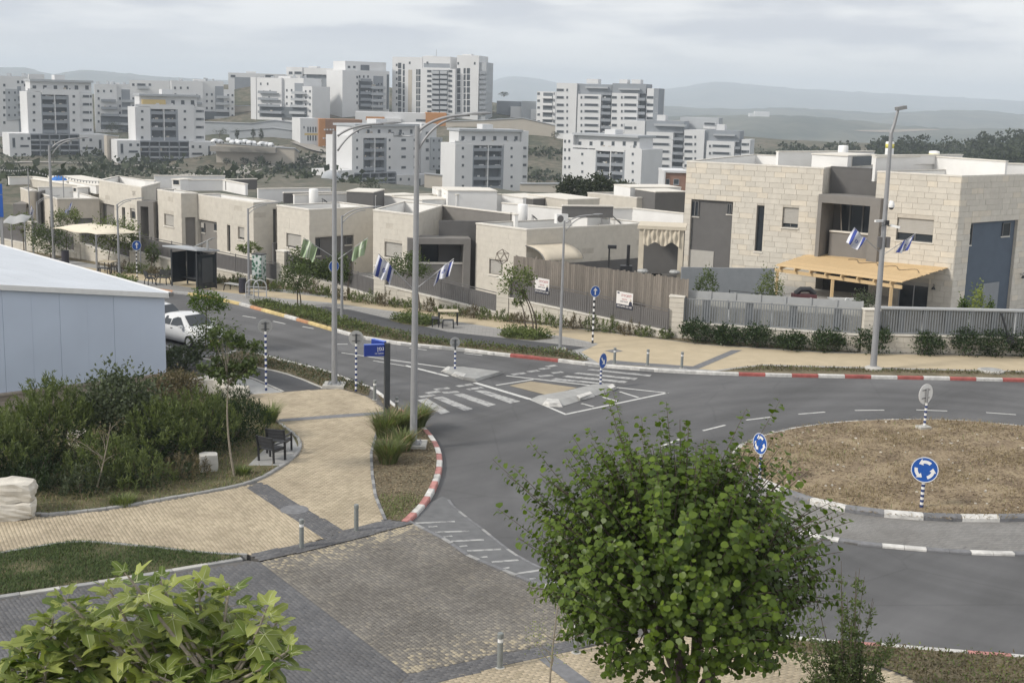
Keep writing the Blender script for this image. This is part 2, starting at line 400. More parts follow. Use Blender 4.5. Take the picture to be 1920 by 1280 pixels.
def terrain(x, y):
 x = np.asarray(x, float); y = np.asarray(y, float); sh = x.shape; x = x.ravel(); y = y.ravel()
 d = np.sqrt((x[:, None] - _cp[None, :, 0]) ** 2 + (y[:, None] - _cp[None, :, 1]) ** 2)
 z = d @ _wt[:_n] + _wt[_n] + (x / 1000) * _wt[_n + 1] + (y / 1000) * _wt[_n + 2]
 t = np.clip((y - 108) / 20, 0, 1); z = z * t - .06 * (1 - t)
 return z.reshape(sh)
def T(px, py, d0=115, d1=1400):
 d = np.geomspace(d0, d1, 500); r_ = ray(px, py); P = EYE[None] + r_[None] * (d / r_[1])[:, None]
 below = np.where(P[:, 2] < terrain(P[:, 0], P[:, 1]))[0]
 i = below[0] if len(below) else len(d) - 1
 return P[i]
_ys = np.r_[-40., -10., 20., 60., np.geomspace(108, 2400, 90)]; _ts = np.linspace(-1.0, 1.0, 121)
_X = np.where(_ys[:, None] < 108, _ts[None] * 150, _ts[None] * np.maximum(_ys[:, None] * .95, 150)); _Y = np.repeat(_ys[:, None], 121, 1)
_Z = terrain(_X, _Y); _Z += np.where(_Y > 150, rng.normal(0, .25, _Z.shape), 0)
_V = np.c_[_X.ravel(), _Y.ravel(), _Z.ravel()]; _a, _b = np.meshgrid(np.arange(len(_ys) - 1), np.arange(120), indexing='ij'); _i = (_a * 121 + _b).ravel()
m = NT('hillside'); n1 = m.noise(.03, 8, .68); n2 = m.noise(.35, 5, .65)
q = m.n('ShaderNodeMath', {0: n1, 1: n2}, operation='ADD'); q2 = m.n('ShaderNodeMath', {0: q.outputs[0], 1: .5}, operation='MULTIPLY')
m.col(m.ramp(q2.outputs[0], [(.38, (.03, .04, .022)), (.47, (.065, .07, .042)), (.55, (.125, .11, .08)), (.66, (.2, .175, .13))])); m.rough(.95); M['hillside'] = m.m
link('ground', mesh_np('ground', _V, np.c_[_i, _i + 1, _i + 122, _i + 121], M['hillside'], smooth=True), kind='structure')

def W2(pts, z=0.0): return np.array([G(p[0], p[1], z)[:2] for p in pts])
def sheet(name, pts, z, mat, parent=None, kind='structure', world=None, thick=None):
 P = W2(pts, z) if world is None else world
 b = MB(); b.prism(P, (z - thick) if thick else None, z); return b.build(name, mat, parent, kind=kind if parent is None else None)

# ---- road
road = sheet('road', [(-900, 560), (-300, 470), (200, 517), (475, 572), (840, 648), (1120, 680), (1350, 694), (1920, 705), (2600, 720), (3200, 1700), (900, 1700), (700, 1300), (600, 900), (300, 720), (-300, 660)], 0.0, M['asphalt'])
road.data.update()
KERB_FAR = smooth_line(W2([(-120, 505), (60, 507), (200, 522), (287, 541), (357, 550), (410, 560), (440, 566), (475, 575), (515, 586), (560, 598), (625, 617), (655, 625), (680, 631), (770, 645), (840, 651), (925, 661), (1012, 670), (1082, 678), (1120, 683), (1180, 688), (1240, 693), (1346, 698), (1452, 701), (1594, 704), (1753, 707), (1920, 711), (2150, 718), (2500, 735)], .13), 3)
KERB_NEAR = smooth_line(W2([(60, 560), (200, 610), (333, 654), (385, 668), (425, 662), (455, 655), (520, 671), (597, 690), (635, 702), (670, 716), (697, 725), (717, 738), (742, 758), (765, 775), (790, 793), (812, 817), (825, 840), (829, 860), (827, 884), (816, 914), (796, 947), (764, 978)], .13), 3)
PZ = .12
# ---- pavements (raised slabs)
far_pav = sheet('pavement', None, PZ, M['kerb_grey'], world=np.r_[KERB_FAR, [[60, 58], [60, 106], [-75, 106.]]], thick=.3)
near_pav = sheet('pavement', None, PZ, M['joint_dark'], world=np.r_[KERB_NEAR, W2([(725, 981), (620, 1012), (487, 1053), (462, 1047), (0, 1120), (-400, 1185)]), [[-30, 32], [-45, 60], [-55, 70]]], thick=.3)

def kerb(line, seq, parent, seg=1.0, wd=.2, top=.15, z0=-.05, side=1, bevel=.03):
 """kerb stones one by one along a line; seq gives the paint of each stone in turn"""
 P = resample(line, seg); P = offset(P, -.012 * side); Q = offset(P, wd * side)
 for i in range(len(P) - 1):
  a, b_, c, d = P[i], P[i + 1], Q[i + 1], Q[i]
  t = (b_ - a) / np.linalg.norm(b_ - a) * .006; a = a + t; b_ = b_ - t; c = c - t; d = d + t
  nn = (d - a) / np.linalg.norm(d - a) * bevel
  jz = rng.normal(0, .003); mb = MB(); tz = top + jz
  mb.add([(*a, z0), (*b_, z0), (*c, z0), (*d, z0), (*a, tz - bevel), (*b_, tz - bevel), (*(b_ + nn), tz), (*(a + nn), tz), (*c, tz), (*d, tz)],
    [(0, 1, 5, 4), (4, 5, 6, 7), (7, 6, 8, 9), (9, 8, 2, 3), (0, 4, 7, 9, 3), (1, 2, 8, 6, 5)] if side > 0 else
    [(4, 5, 1, 0), (7, 6, 5, 4), (9, 8, 6, 7), (3, 2, 8, 9), (3, 9, 7, 4, 0), (5, 6, 8, 2, 1)])
  mt = seq(i, (a + b_) / 2) if callable(seq) else seq[i % len(seq)]
  mb.build('kerb_stone', mt, parent)
def proj_px(xy):
 v = np.array([xy[0], xy[1], .1]) - EYE; w_ = v @ FWD; return 960 + FPX * (v @ RGT) / w_
def far_seq(i, c):
 x = proj_px(c)
 if x < 380: return (M['kerb_orange'], M['kerb_grey'], M['kerb_yellow'])[i % 3]
 if x < 660: return (M['kerb_yellow'], M['kerb_white'], M['kerb_orange'], M['kerb_yellow'])[i % 4]
 if x < 960: return (M['kerb_white'], M['kerb_white'], M['kerb_pink'], M['kerb_grey'])[i % 4] if i % 7 == 0 else M['kerb_white']
 if x < 1120: return M['kerb_red'] if (i // 2) % 2 else M['kerb_white']
 if x < 1340: return M['kerb_white']
 return M['kerb_red'] if i % 2 else M['kerb_white']
_vis = KERB_FAR[KERB_FAR[:, 0] > -40]
kerb(_vis, far_seq, far_pav, 1.25)
def near_seq(i, c):
 x = proj_px(c)
 if c[1] > 50: return M['kerb_white'] if x > 500 else M['kerb_grey']
 return M['kerb_pink'] if i % 2 else M['kerb_white']
kerb(KERB_NEAR[KERB_NEAR[:, 0] > -24], near_seq, near_pav, .82, side=-1)

# ---- paving stones laid one by one
def pavers(name, poly, z, L, Wd, ang, mat, parent, gap=.008, top=300, relief=.006, rndf=None, z_jit=.0015, weave=False):
 """real stones with open joints inside a polygon; the `top` nearest to the camera stay single parts, the rest is one part"""
 poly = np.asarray(poly)[:, :2]; cs, sn = math.cos(ang), math.sin(ang); Rm = np.array([[cs, sn], [-sn, cs]])
 lp = poly @ Rm.T; x0, y0 = lp.min(0); x1, y1 = lp.max(0)
 ny = int((y1 - y0) / Wd) + 1; nx = int((x1 - x0) / L) + 2
 iy, ix = np.meshgrid(np.arange(ny), np.arange(nx), indexing='ij')
 cx = x0 + (ix + (iy % 2) * .5) * L; cy_ = y0 + (iy + .5) * Wd; cx = cx.ravel(); cy_ = cy_.ravel()
 c = np.c_[cx, cy_] @ Rm; ok = inpoly(c[:, 0], c[:, 1], poly); c = c[ok]
 # keep only what the lens could reach
 v = np.c_[c, np.full(len(c), z)] - EYE; wv = v @ FWD; u = 960 + FPX * (v @ RGT) / wv; h = 640 - FPX * (v @ UPV) / wv
 c = c[(u > -260) & (u < 2180) & (h < 1500)]
 n = len(c)
 if n == 0: return
 hl, hw = (L - gap) / 2, (Wd - gap) / 2; bv = .006
 loc = np.array([[-hl, -hw, -relief], [hl, -hw, -relief], [hl, hw, -relief], [-hl, hw, -relief],
     [-hl + bv, -hw + bv, 0], [hl - bv, -hw + bv, 0], [hl - bv, hw - bv, 0], [-hl + bv, hw - bv, 0]])
 loc[:, :2] = loc[:, :2] @ Rm
 F0 = np.array([[4, 5, 6, 7], [0, 1, 5, 4], [1, 2, 6, 5], [2, 3, 7, 6], [3, 0, 4, 7]])
 rnd = rng.random(n)
 if rndf is not None: rnd = rndf(c, rnd)
 rnd = np.clip(rnd, 0, 1); zz = z + relief + rng.normal(0, z_jit, n)
 order = np.argsort(c[:, 1]); single = order[:top]; rest = order[top:]
 if len(rest):
  k = len(rest); V = (loc[None] + np.c_[c[rest], zz[rest]][:, None]).reshape(-1, 3) - np.array(wloc(parent))
  F = (F0[None] + (np.arange(k) * 8)[:, None, None]).reshape(-1, 4)
  link(name, mesh_np(name, V, F, mat, np.repeat(rnd[rest], 5)), parent, 'stuff')
 if top:
  vari = [mesh_np(name, loc, F0, mat, np.full(5, q_)) for q_ in np.linspace(.08, .92, 8)]
  for i in single:
   link(name, vari[min(7, int(rnd[i] * 8))], parent, loc=(c[i][0] - wloc(parent)[0], c[i][1] - wloc(parent)[1], zz[i] - wloc(parent)[2]))

def ang_px(a, b): p, q_ = G(*a, PZ), G(*b, PZ); return math.atan2(q_[1] - p[1], q_[0] - p[0])
YA = W2([(440, 742), (533, 735), (603, 730), (640, 729), (690, 744), (716, 765), (725, 774), (712, 800), (698, 850), (700, 890), (706, 930), (726, 976), (640, 1000), (480, 908), (533, 873), (563, 849), (563, 827), (547, 810), (520, 790)], PZ)
YB = W2([(472, 908), (622, 1005), (480, 1042), (468, 1040), (396, 1035), (296, 1024), (181, 1013.5), (134, 1012.5), (0, 1034), (-300, 1085), (-300, 1005), (0, 967), (57, 959), (72, 970), (200, 957), (333, 935)], PZ)
pa = ang_px((158, 964), (188, 1014))
def stain(c, r):
 s_ = G(660, 950, PZ); d = np.hypot(c[:, 0] - s_[0], c[:, 1] - s_[1]); return r - .5 * np.exp(-(d / .9) ** 2)
sheet('paving', None, PZ + .004, M['joint'], world=YA); sheet('paving', None, PZ + .004, M['joint'], world=YB)
pavers('paver', YA, PZ + .004, .2, .1, pa + R(90), M['pav_yellow'], near_pav, rndf=stain, top=100)
pavers('paver', YB, PZ + .004, .2, .1, pa, M['pav_yellow'], near_pav, top=150)
# dark bands between the yellow fields
BAND1 = W2([(463, 915), (490, 904), (642, 994), (608, 1011)], PZ); BAND2 = W2([(470, 1038), (608, 1012), (642, 996), (722, 974), (764, 979), (775, 981), (620, 1022), (487, 1052)], PZ)
BAND3 = W2([(523, 791), (523, 786), (640, 777), (720, 772), (722, 777), (640, 783)], PZ)
sheet('paving_band', None, PZ + .0115, M['joint_dark'], world=BAND1)
pavers('dark_paver', BAND1, PZ + .0115, .2, .1, ang_px((463, 915), (608, 1011)), M['pav_grey'], near_pav, top=0, rndf=lambda c, r: r * .4)
sheet('paving_band', None, PZ + .0115, M['joint_dark'], world=BAND2)
pavers('dark_paver', BAND2, PZ + .0115, .2, .1, ang_px((487, 1052), (775, 981)), M['pav_grey'], near_pav, top=60, rndf=lambda c, r: r * .6)
sheet('paving_band', None, PZ + .016, M['kerb_dark'], world=BAND3)

# ---- driveway of small worn stones, two fields
DZ = .10
DRV = W2([(487, 1053), (620, 1022), (775, 981), (843, 1020), (880, 1046), (957, 1079), (1031, 1108), (1110, 1141), (1180, 1172), (1068, 1201), (933, 1225), (765, 1263)], DZ)
DRL = W2([(487, 1053), (765, 1263), (700, 1330), (600, 1700), (-900, 1700), (-900, 1300), (-350, 1182), (0, 1126), (465, 1056)], DZ)
drv = sheet('driveway', None, DZ, M['joint_dark'], world=W2([(487, 1053), (620, 1021), (775, 980), (843, 1018), (957, 1077), (1031, 1106), (1110, 1139), (1180, 1170), (1068, 1202), (933, 1226), (766, 1264), (700, 1332), (600, 1800), (-900, 1800), (-900, 1250), (-350, 1178), (0, 1121), (465, 1050)], DZ), thick=.3)
_e1 = W2([(487, 1053), (775, 981)], DZ); _e2 = W2([(765, 1263), (1180, 1172)], DZ)
def worn(c, r):
 """yellow stays along the two edges where no tyre runs"""
 def dl(a, b): d = b - a; return np.abs((c[:, 0] - a[0]) * d[1] - (c[:, 1] - a[1]) * d[0]) / np.linalg.norm(d)
 e = np.minimum(dl(*_e1), dl(*_e2)); t = np.exp(-(e / 1.05) ** 1.5)
 return np.clip(.06 + r ** 1.4 * .52 + .1 * np.sin(c[:, 0] * 2.3) * np.cos(c[:, 1] * 1.9) + .5 * t * (.55 + .7 * r), 0, 1)
pavers('cobble', DRV, DZ, .1, .1, ang_px((487, 1053), (765, 1263)), M['pav_mix'], drv, relief=.009, z_jit=.003, rndf=worn, top=150)
sheet('driveway_field', None, DZ + .006, M['joint_dark'], world=DRL)
pavers('grey_cobble', DRL, DZ + .006, .2, .1, ang_px((487, 1053), (765, 1263)), M['pav_grey'], drv, relief=.007, z_jit=.002, rndf=lambda c, r: r * .42, top=120)

# ---- ramp strip between driveway and road with its painted bars
RO = [(805, 945), (829, 932), (843, 938), (856, 954), (913, 998), (964, 1038), (1017, 1066), (1071, 1084), (1140, 1110), (1210, 1140)]
RI = [(764, 979), (843, 1019), (880, 1046), (957, 1078), (1031, 1107), (1110, 1140), (1180, 1171)]
M['ramp'] = simple('ramp_paving', (.135, .138, .142), .9, .16, 2.5, bump=.3)
ramp = sheet('ramp', None, .035, M['ramp'], world=np.r_[W2(RO), W2(RI)[::-1]], thick=.1)
kerb(W2(RI), [M['kerb_dark'], M['kerb_grey'], M['kerb_dark']], ramp, .5, wd=.14, top=.115, side=-1, bevel=.015)
kerb(smooth_line(W2(RO[2:]), 3), [M['kerb_dark'], M['kerb_dark'], M['kerb_grey']], ramp, .6, wd=.1, top=.045, z0=-.03, side=-1, bevel=.01)
def bar(pts, mat, z, name='road_marking', parent=road): return sheet(name, pts, z, mat, parent)
def stripe(a, b, wd, mat, z=.005, parent=road, name='road_marking'):
 p, q_ = G(*a, z)[:2], G(*b, z)[:2]; d = (q_ - p) / np.linalg.norm(q_ - p); n_ = np.array([-d[1], d[0]]) * wd / 2
 b_ = MB(); b_.prism([p + n_, p - n_, q_ - n_, q_ + n_], None, z); return b_.build(name, mat, parent)
for a, b in [((779, 980), (853, 977)), ((816, 997), (880, 995)), ((846, 1014), (907, 1011)), ((876, 1032), (940, 1029)), ((922, 1053), (972, 1049)), ((962, 1076), (1019, 1067)), ((1018, 1097), (1066, 1085))]:
 stripe(a, b, .12, M['line_worn'], .040, ramp, 'painted_bar')
for a, b in [((803, 987), (820, 986)), ((832, 1006), (848, 1004)), ((862, 1024), (876, 1022)), ((900, 1044), (914, 1043)), ((942, 1066), (956, 1063)), ((985, 1087), (1004, 1083))]:
 stripe(a, b, .1, M['line_worn'], .040, ramp, 'painted_bar')

# ---- south pavement with the big trees
S_K = smooth_line(W2([(1185, 1150), (1300, 1166), (1420, 1183), (1539, 1199), (1636, 1204), (1787, 1217), (1920, 1227), (2150, 1250)], .13), 3)
south = sheet('pavement', None, PZ, M['joint_dark'], world=np.r_[S_K, [[16, 14], [-4, 14]], W2([(700, 1330), (766, 1266), (933, 1227), (1068, 1203)], PZ)], thick=.3)
kerb(S_K, [M['kerb_white'], M['kerb_white'], M['kerb_pink']], south, .95, side=1 if False else -1)
SB = W2([(766, 1266), (933, 1227), (1068, 1203), (1160, 1183), (1172, 1196), (1085, 1218), (945, 1247), (785, 1290), (730, 1330), (700, 1332)], PZ)
sheet('paving_band', None, PZ + .0115, M['joint_dark'], world=SB)
pavers('dark_paver', SB, PZ + .0115, .2, .1, ang_px((766, 1266), (1068, 1203)), M['pav_grey'], south, top=60, rndf=lambda c, r: r * .6)
SY = W2([(780, 1284), (945, 1243), (1085, 1214), (1180, 1196), (1330, 1190), (1480, 1222), (1640, 1248), (1750, 1290), (1900, 1400), (1900, 1650), (700, 1650), (700, 1345)], PZ)
sheet('paving', None, PZ + .004, M['joint'], world=SY)
pavers('paver', SY, PZ + .004, .2, .1, pa + R(90), M['pav_yellow'], south, top=180)
sheet('planting_bed', None, PZ + .03, M['mulch'], world=np.r_[offset(S_K, -.2)[6:], W2([(2150, 1500), (1800, 1330), (1700, 1268), (1640, 1246), (1480, 1220)], PZ)])
SB2 = W2([(1010, 1236), (1040, 1229), (1135, 1300), (1180, 1340), (1140, 1360), (1090, 1300)], PZ)
sheet('paving_band', None, PZ + .016, M['kerb_dark'], world=SB2)

# ---- roundabout
IT = [(1365, 862), (1382, 835), (1410, 822), (1435, 813), (1484, 801), (1523, 795.5), (1580, 789), (1633, 786), (1690, 785), (1753, 785), (1820, 788), (1874, 793), (1960, 803), (2050, 822), (2110, 850)]
IB = [(2130, 900), (2080, 945), (1990, 968), (1906, 973), (1821, 973), (1743, 971), (1654, 964), (1585, 955), (1510, 938), (1440, 912), (1385, 885)]
isl = sheet('roundabout_island', None, .17, M['soil'], world=[p + (np.array([15.5, 44.]) - p) * .22 / np.linalg.norm(p - [15.5, 44.]) for p in smooth_line(W2(IT + IB + [IT[0]], .14), 3)[:-1]], thick=.3)
kerb(smooth_line(W2(IT, .14), 3), [M['kerb_grey'], M['kerb_white']], isl, 1.15, wd=.18, top=.14, side=-1)
kerb(smooth_line(W2(IB, .14), 3), [M['kerb_dark'], M['kerb_white']], isl, 1.2, wd=.24, top=.24, side=-1, bevel=.08)
AO = [(1330, 868), (1345, 905), (1400, 952), (1460, 984), (1529, 1006), (1569, 1012), (1609, 1019), (1696, 1027), (1780, 1034), (1871, 1038), (1960, 1038), (2060, 1025), (2150, 990), (2190, 940)]
ap = sheet('apron', None, .05, M['joint_dark'], world=np.r_[smooth_line(W2(AO, .05), 3), W2([(2130, 880), (1900, 860), (1600, 860), (1400, 850)], .05)], thick=.2)
_apoly = np.r_[smooth_line(W2(AO, .05), 3), smooth_line(W2(IB, .14), 3)]
def radial_pavers():
 o = smooth_line(W2(AO, .05), 8); i_ = smooth_line(W2([IB[0]] + IB, .14), 8)[::-1]
 k = 260; o = resample(o, 40)[:1].tolist() and np.c_[tuple(np.interp(np.linspace(0, 1, k), np.linspace(0, 1, len(o)), o[:, j]) for j in (0, 1))]
 i_ = np.c_[tuple(np.interp(np.linspace(0, 1, k), np.linspace(0, 1, len(i_)), i_[:, j]) for j in (0, 1))]
 rows = 18; V = []; F = []; C = []; n_ = 0
 for r in range(rows):
  for c in range(k - 1):
   fr0, fr1 = (r + .04) / rows, (r + .96) / rows
   for (cc, e) in ((c, .03), (c, .97)):
    pass
   def pt(fr, e): a = o[c] * (1 - e) + o[c + 1] * e; b = i_[c] * (1 - e) + i_[c + 1] * e; return a * (1 - fr) + b * fr
   q_ = [pt(fr0, .03), pt(fr0, .97), pt(fr1, .97), pt(fr1, .03)]
   zb, zt = .05, .058 + .1 * (r / rows) * 0
   V += [(*p, zt) for p in q_]; F.append([n_, n_ + 1, n_ + 2, n_ + 3]); C.append(.35 + .45 * rng.random() - (.35 if r == 2 and c % 9 == 0 else 0)); n_ += 4
 V = np.array(V); F = np.array(F)
 return V, F, np.clip(C, 0, 1)
_V, _F, _C = radial_pavers()
M['pav_apron'] = paver_mat('apron_pavers', [(0, (.17, .17, .168)), (.5, (.235, .23, .22)), (1, (.29, .28, .265))])
link('apron_paver', mesh_np('apron_paver', _V, _F, M['pav_apron'], _C), ap, 'stuff')
kerb(smooth_line(W2(AO, .05), 3), [M['kerb_white'], M['kerb_white'], M['kerb_dark'], M['kerb_dark']], ap, .62, wd=.2, top=.08, z0=-.05, side=1, bevel=.03)

# ---- markings on the road
for a, b in [((1318, 807), (1360, 796.5)), ((1399, 787), (1446, 781.5)), ((1497, 776), (1547, 772)), ((1603, 769), (1658, 768.5)), ((1718, 768), (1776, 770)), ((1849, 773), (1905, 777)), ((1240, 836), (1274, 823))]:
 stripe(a, b, .11, M['line'])
for q in [[(782, 750), (800, 746), (844, 772), (827, 776)], [(812, 745), (830, 743), (887, 766), (872, 770)], [(849, 739), (867, 737), (930, 758), (915, 762)], [(889, 732), (908, 731), (976, 752), (957, 756)],
   [(1100, 693), (1108, 691.5), (1222, 702.5), (1218, 705.5)], [(1075, 700), (1084, 698), (1196, 708.5), (1190, 712)], [(1053, 706), (1064, 703.5), (1178, 714.5), (1170, 718)], [(1032, 712), (1042, 708.5), (1156, 720), (1142, 721)], [(1102, 687), (1110, 684.5), (1247, 695), (1240, 697)]]:
 bar(q, M['line_worn'], .005, 'crosswalk_stripe')
for a, b in [((815, 730), (842, 727)), ((857, 724), (886, 720)), ((830, 736), (860, 734)), ((877, 730), (905, 726)), ((787, 744), (815, 740)), ((800, 737), (824, 733)),
    ((1025, 687), (1043, 684.5)), ((990, 697), (1010, 694)), ((1012, 692), (1030, 689.5)), ((960, 702), (985, 699)), ((1035, 699), (1055, 697)), ((1010, 705), (1036, 703))]:
 stripe(a, b, .3, M['line_worn'], .005)
for a, b, wd in [((640, 661), (730, 674), .1), ((730, 674), (836, 689), .14), ((700, 676), (760, 686), .1), ((760, 685), (840, 705), .2), ((512, 602), (535, 607), .12), ((567, 612), (588, 616), .12), ((632, 645), (652, 645), .12), ((455, 592), (480, 596), .12), ((700, 641), (745, 645), .12), ((768, 652), (800, 656), .1), ((870, 662), (905, 666), .1)]:
 stripe(a, b, wd, M['line'])
for a, b, wd in [((890, 717), (994, 748), .24), ((994, 748), (1062, 777), .14), ((1062, 776), (1252, 736), .14), ((1252, 736.5), (1156, 726), .14), ((949, 704), (1107, 722), .15),
     ((1090, 756), (1113, 762), .13), ((1130, 744), (1158, 752), .13), ((1162, 734), (1197, 745), .13), ((930, 722), (1000, 711), .12)]:
 stripe(a, b, wd, M['line'], .009)
sheet('painted_field', [(955, 722.5), (995, 714.5), (1082, 726.5), (1028, 741)], .013, M['pav_yellow'], road)
# splitter islands: sloped concrete blocks with white painted noses
isA = sheet('traffic_island', None, .02, M['concrete'], world=W2([(829, 695), (838, 689), (870, 688), (945, 698), (892, 715), (866, 710)], .02), thick=.05)
def solid(name, base, topp, zt, mat, parent):
 B = W2(base, 0.0); Tt = W2(topp, zt); n_ = len(B); b = MB()
 V = [(*p, 0.0) for p in B] + [(*p, zt) for p in Tt]
 ar = sum(B[i][0] * B[(i + 1) % n_][1] - B[(i + 1) % n_][0] * B[i][1] for i in range(n_))
 o = list(range(n_)); F = [[n_ + i for i in (o if ar > 0 else o[::-1])]]
 for i in range(n_):
  j = (i + 1) % n_; F.append([i, j, n_ + j, n_ + i] if ar > 0 else [j, i, n_ + i, n_ + j])
 b.add(V, F); return b.build(name, mat, parent)
solid('block', [(827, 696), (836, 688), (870, 688), (946, 699), (893, 716), (866, 711)], [(835, 691), (842, 687), (868, 687), (938, 696), (890, 710), (868, 706)], .14, M['concrete'], isA)
solid('white_nose', [(826, 697), (835, 689), (842, 689), (841, 698)], [(834, 692), (840, 686.5), (844, 687), (842, 693)], .145, M['kerb_white'], isA)
solid('white_patch', [(846, 703.5), (853, 698), (877, 703), (868, 711.5)], [(850, 699), (853, 696), (874, 700), (869, 706)], .147, M['kerb_white'], isA)
isB = sheet('traffic_island', None, .02, M['concrete'], world=W2([(995, 748), (1010, 741), (1125, 722), (1150, 720), (1157, 728), (1052, 762), (1017, 758)], .02), thick=.05)
solid('block', [(994, 748), (1025, 740), (1110, 723), (1150, 722), (1157, 729), (1054, 762), (1018, 758)], [(1022, 743), (1034, 739), (1112, 720), (1142, 719), (1146, 722), (1050, 750), (1024, 748)], .15, M['concrete'], isB)
solid('white_nose', [(1016, 759), (1024, 747), (1051, 750), (1055, 763), (1030, 762)], [(1022, 752), (1026, 746), (1047, 748), (1051, 755), (1030, 755)], .153, M['kerb_white'], isB)
solid('white_patch', [(1088, 751), (1078, 743), (1108, 735), (1116, 743)], [(1087, 746), (1080, 741), (1106, 733.5), (1111, 737)], .153, M['kerb_white'], isB)
solid('white_nose', [(1146, 733), (1136, 727), (1149, 720), (1158, 728)], [(1146, 728), (1138, 724), (1148, 719), (1154, 724)], .153, M['kerb_white'], isB)

# ---- beds, lawn, bike lanes and paths on the near side
sheet('planting_bed', None, PZ + .02, M['mulch'], world=np.r_[offset(KERB_NEAR, -.2)[33:], W2([(725, 974), (706, 930), (700, 890), (698, 850), (712, 800), (727, 774)], PZ)])
kerb(W2([(725, 976), (706, 930), (700, 890), (698, 850), (712, 800), (727, 774)], PZ), [M['kerb_dark'], M['kerb_grey']], near_pav, .5, wd=.1, top=PZ + .05, z0=0, side=1, bevel=.01)
BED_L = np.r_[smooth_line(W2([(-300, 1003), (0, 965), (57, 957), (72, 968), (200, 955), (333, 933), (467, 907), (533, 873), (562, 847), (563, 827), (547, 810), (520, 790)], PZ), 3), W2([(478, 757), (440, 742), (380, 705), (330, 690), (0, 745), (-300, 800)], PZ)]
sheet('planting_bed', None, PZ + .03, M['bed_grass'], world=BED_L)
kerb(smooth_line(W2([(-60, 977), (0, 966), (57, 958), (72, 969), (200, 956), (333, 934), (467, 908), (533, 874), (562, 848), (564, 827), (547, 810), (520, 790)], PZ), 3), [M['kerb_grey']], near_pav, .55, wd=.12, top=PZ + .08, z0=0, side=1, bevel=.015)
sheet('lawn', None, PZ + .02, M['bed_grass'], world=W2([(0, 1038), (134, 1016), (181, 1017), (296, 1028), (396, 1039), (455, 1041), (440, 1049), (0, 1117), (-300, 1165), (-300, 1088)], PZ))
kerb(W2([(-200, 1152), (0, 1121), (230, 1087), (455, 1049)], PZ), [M['kerb_grey'], M['concrete_light']], near_pav, .9, wd=.17, top=PZ + .03, z0=0, side=1, bevel=.01)
kerb(W2([(-200, 1070), (0, 1037), (134, 1015), (181, 1016), (296, 1027), (396, 1038), (464, 1040)], PZ), [M['kerb_grey']], near_pav, .7, wd=.1, top=PZ + .05, z0=0, side=-1, bevel=.01)
sheet('bike_lane', [(200, 640), (330, 664), (400, 679), (457, 687), (500, 693), (550, 706), (603, 728), (533, 733), (473, 707), (400, 690), (330, 682), (200, 660)], PZ + .008, M['asphalt_new'])
kerb(W2([(330, 661), (400, 677), (457, 686), (500, 692), (550, 705), (605, 728)], PZ), [M['concrete_light']], near_pav, 1., wd=.09, top=PZ + .03, z0=0, side=1, bevel=.01)
kerb(W2([(533, 734), (473, 708), (400, 691)], PZ), [M['concrete_light']], near_pav, 1., wd=.09, top=PZ + .03, z0=0, side=1, bevel=.01)
sheet('paving_pad', [(473, 711), (530, 735), (478, 739), (430, 722), (400, 698)], PZ + .006, M['concrete'])
sheet('planting_bed', [(330, 659), (385, 672), (425, 668), (455, 659), (520, 675), (597, 694), (668, 719), (694, 729), (690, 741), (640, 727), (607, 726), (552, 703), (500, 690), (457, 684), (400, 675)], PZ + .025, M['mulch'])
sheet('paving_pad', [(465, 872), (500, 838), (548, 815), (562, 845), (531, 872)], PZ + .036, M['concrete'])
# ---- far side: yellow path, grey strip, bike lane, beds
M['path_yellow'] = simple('yellow_paving_far', (.455, .38, .26), .92, .08, 1.2)
m = NT('grey_paving_far'); v = m.co(); br = m.n('ShaderNodeTexBrick', {'Vector': v, 'Scale': 1.0, 'Color1': (.26, .255, .245, 1), 'Color2': (.31, .3, .285, 1), 'Mortar': (.2, .195, .185, 1), 'Mortar Size': .012, 'Brick Width': .4, 'Row Height': .2}); m.col(br.outputs[0]); m.rough(.9); M['path_grey'] = m.m
sheet('path', [(-200, 470), (0, 477), (80, 490), (150, 500), (240, 510), (330, 521), (420, 532), (500, 545), (600, 556), (690, 564), (815, 583), (920, 596), (965, 603), (1065, 614), (1240, 636), (1320, 646), (1550, 661), (1920, 668), (2200, 672), (2200, 710), (1920, 695), (1700, 690), (1540, 686), (1430, 683), (1385, 688), (1340, 694), (1290, 690), (1180, 686), (1122, 680), (1090, 660), (1122, 644), (1052, 630), (940, 616), (850, 602), (772, 588), (615, 567), (502, 557), (430, 549), (330, 535), (200, 517), (0, 500), (-200, 490)], PZ + .005, M['path_yellow'])
sheet('paving_pad', [(200, 519), (330, 537), (430, 551), (502, 559), (615, 569), (772, 590), (850, 604), (940, 618), (1052, 632), (1120, 646), (1105, 652), (950, 634), (840, 622), (745, 600), (660, 580), (600, 577), (560, 590), (500, 577), (440, 561), (330, 545), (250, 533)], PZ + .009, M['path_grey'])
sheet('bike_lane', [(578, 577), (612, 575), (660, 581), (745, 601), (840, 622), (950, 634), (1098, 651), (1052, 659), (1000, 654), (840, 640), (740, 622), (640, 597)], PZ + .013, M['asphalt_new'])
FB = [(466, 570), (500, 567), (545, 578), (578, 578), (640, 598), (740, 623), (840, 641), (1000, 655), (1060, 660), (1105, 675), (1082, 676), (1012, 668), (925, 659), (840, 649), (770, 643), (680, 629), (625, 615), (560, 596), (515, 584), (475, 573)]
sheet('planting_bed', FB, PZ + .03, M['mulch'])
sheet('planting_bed', [(640, 601), (745, 624), (745, 618), (680, 604)], PZ + .034, M['mulch'])
FBR = [(1345, 696), (1385, 690), (1430, 685), (1540, 688), (1700, 692), (1920, 697), (2200, 706), (2200, 717), (1920, 709), (1753, 705), (1594, 702), (1452, 699)]
sheet('planting_bed', FBR, PZ + .03, M['mulch'])
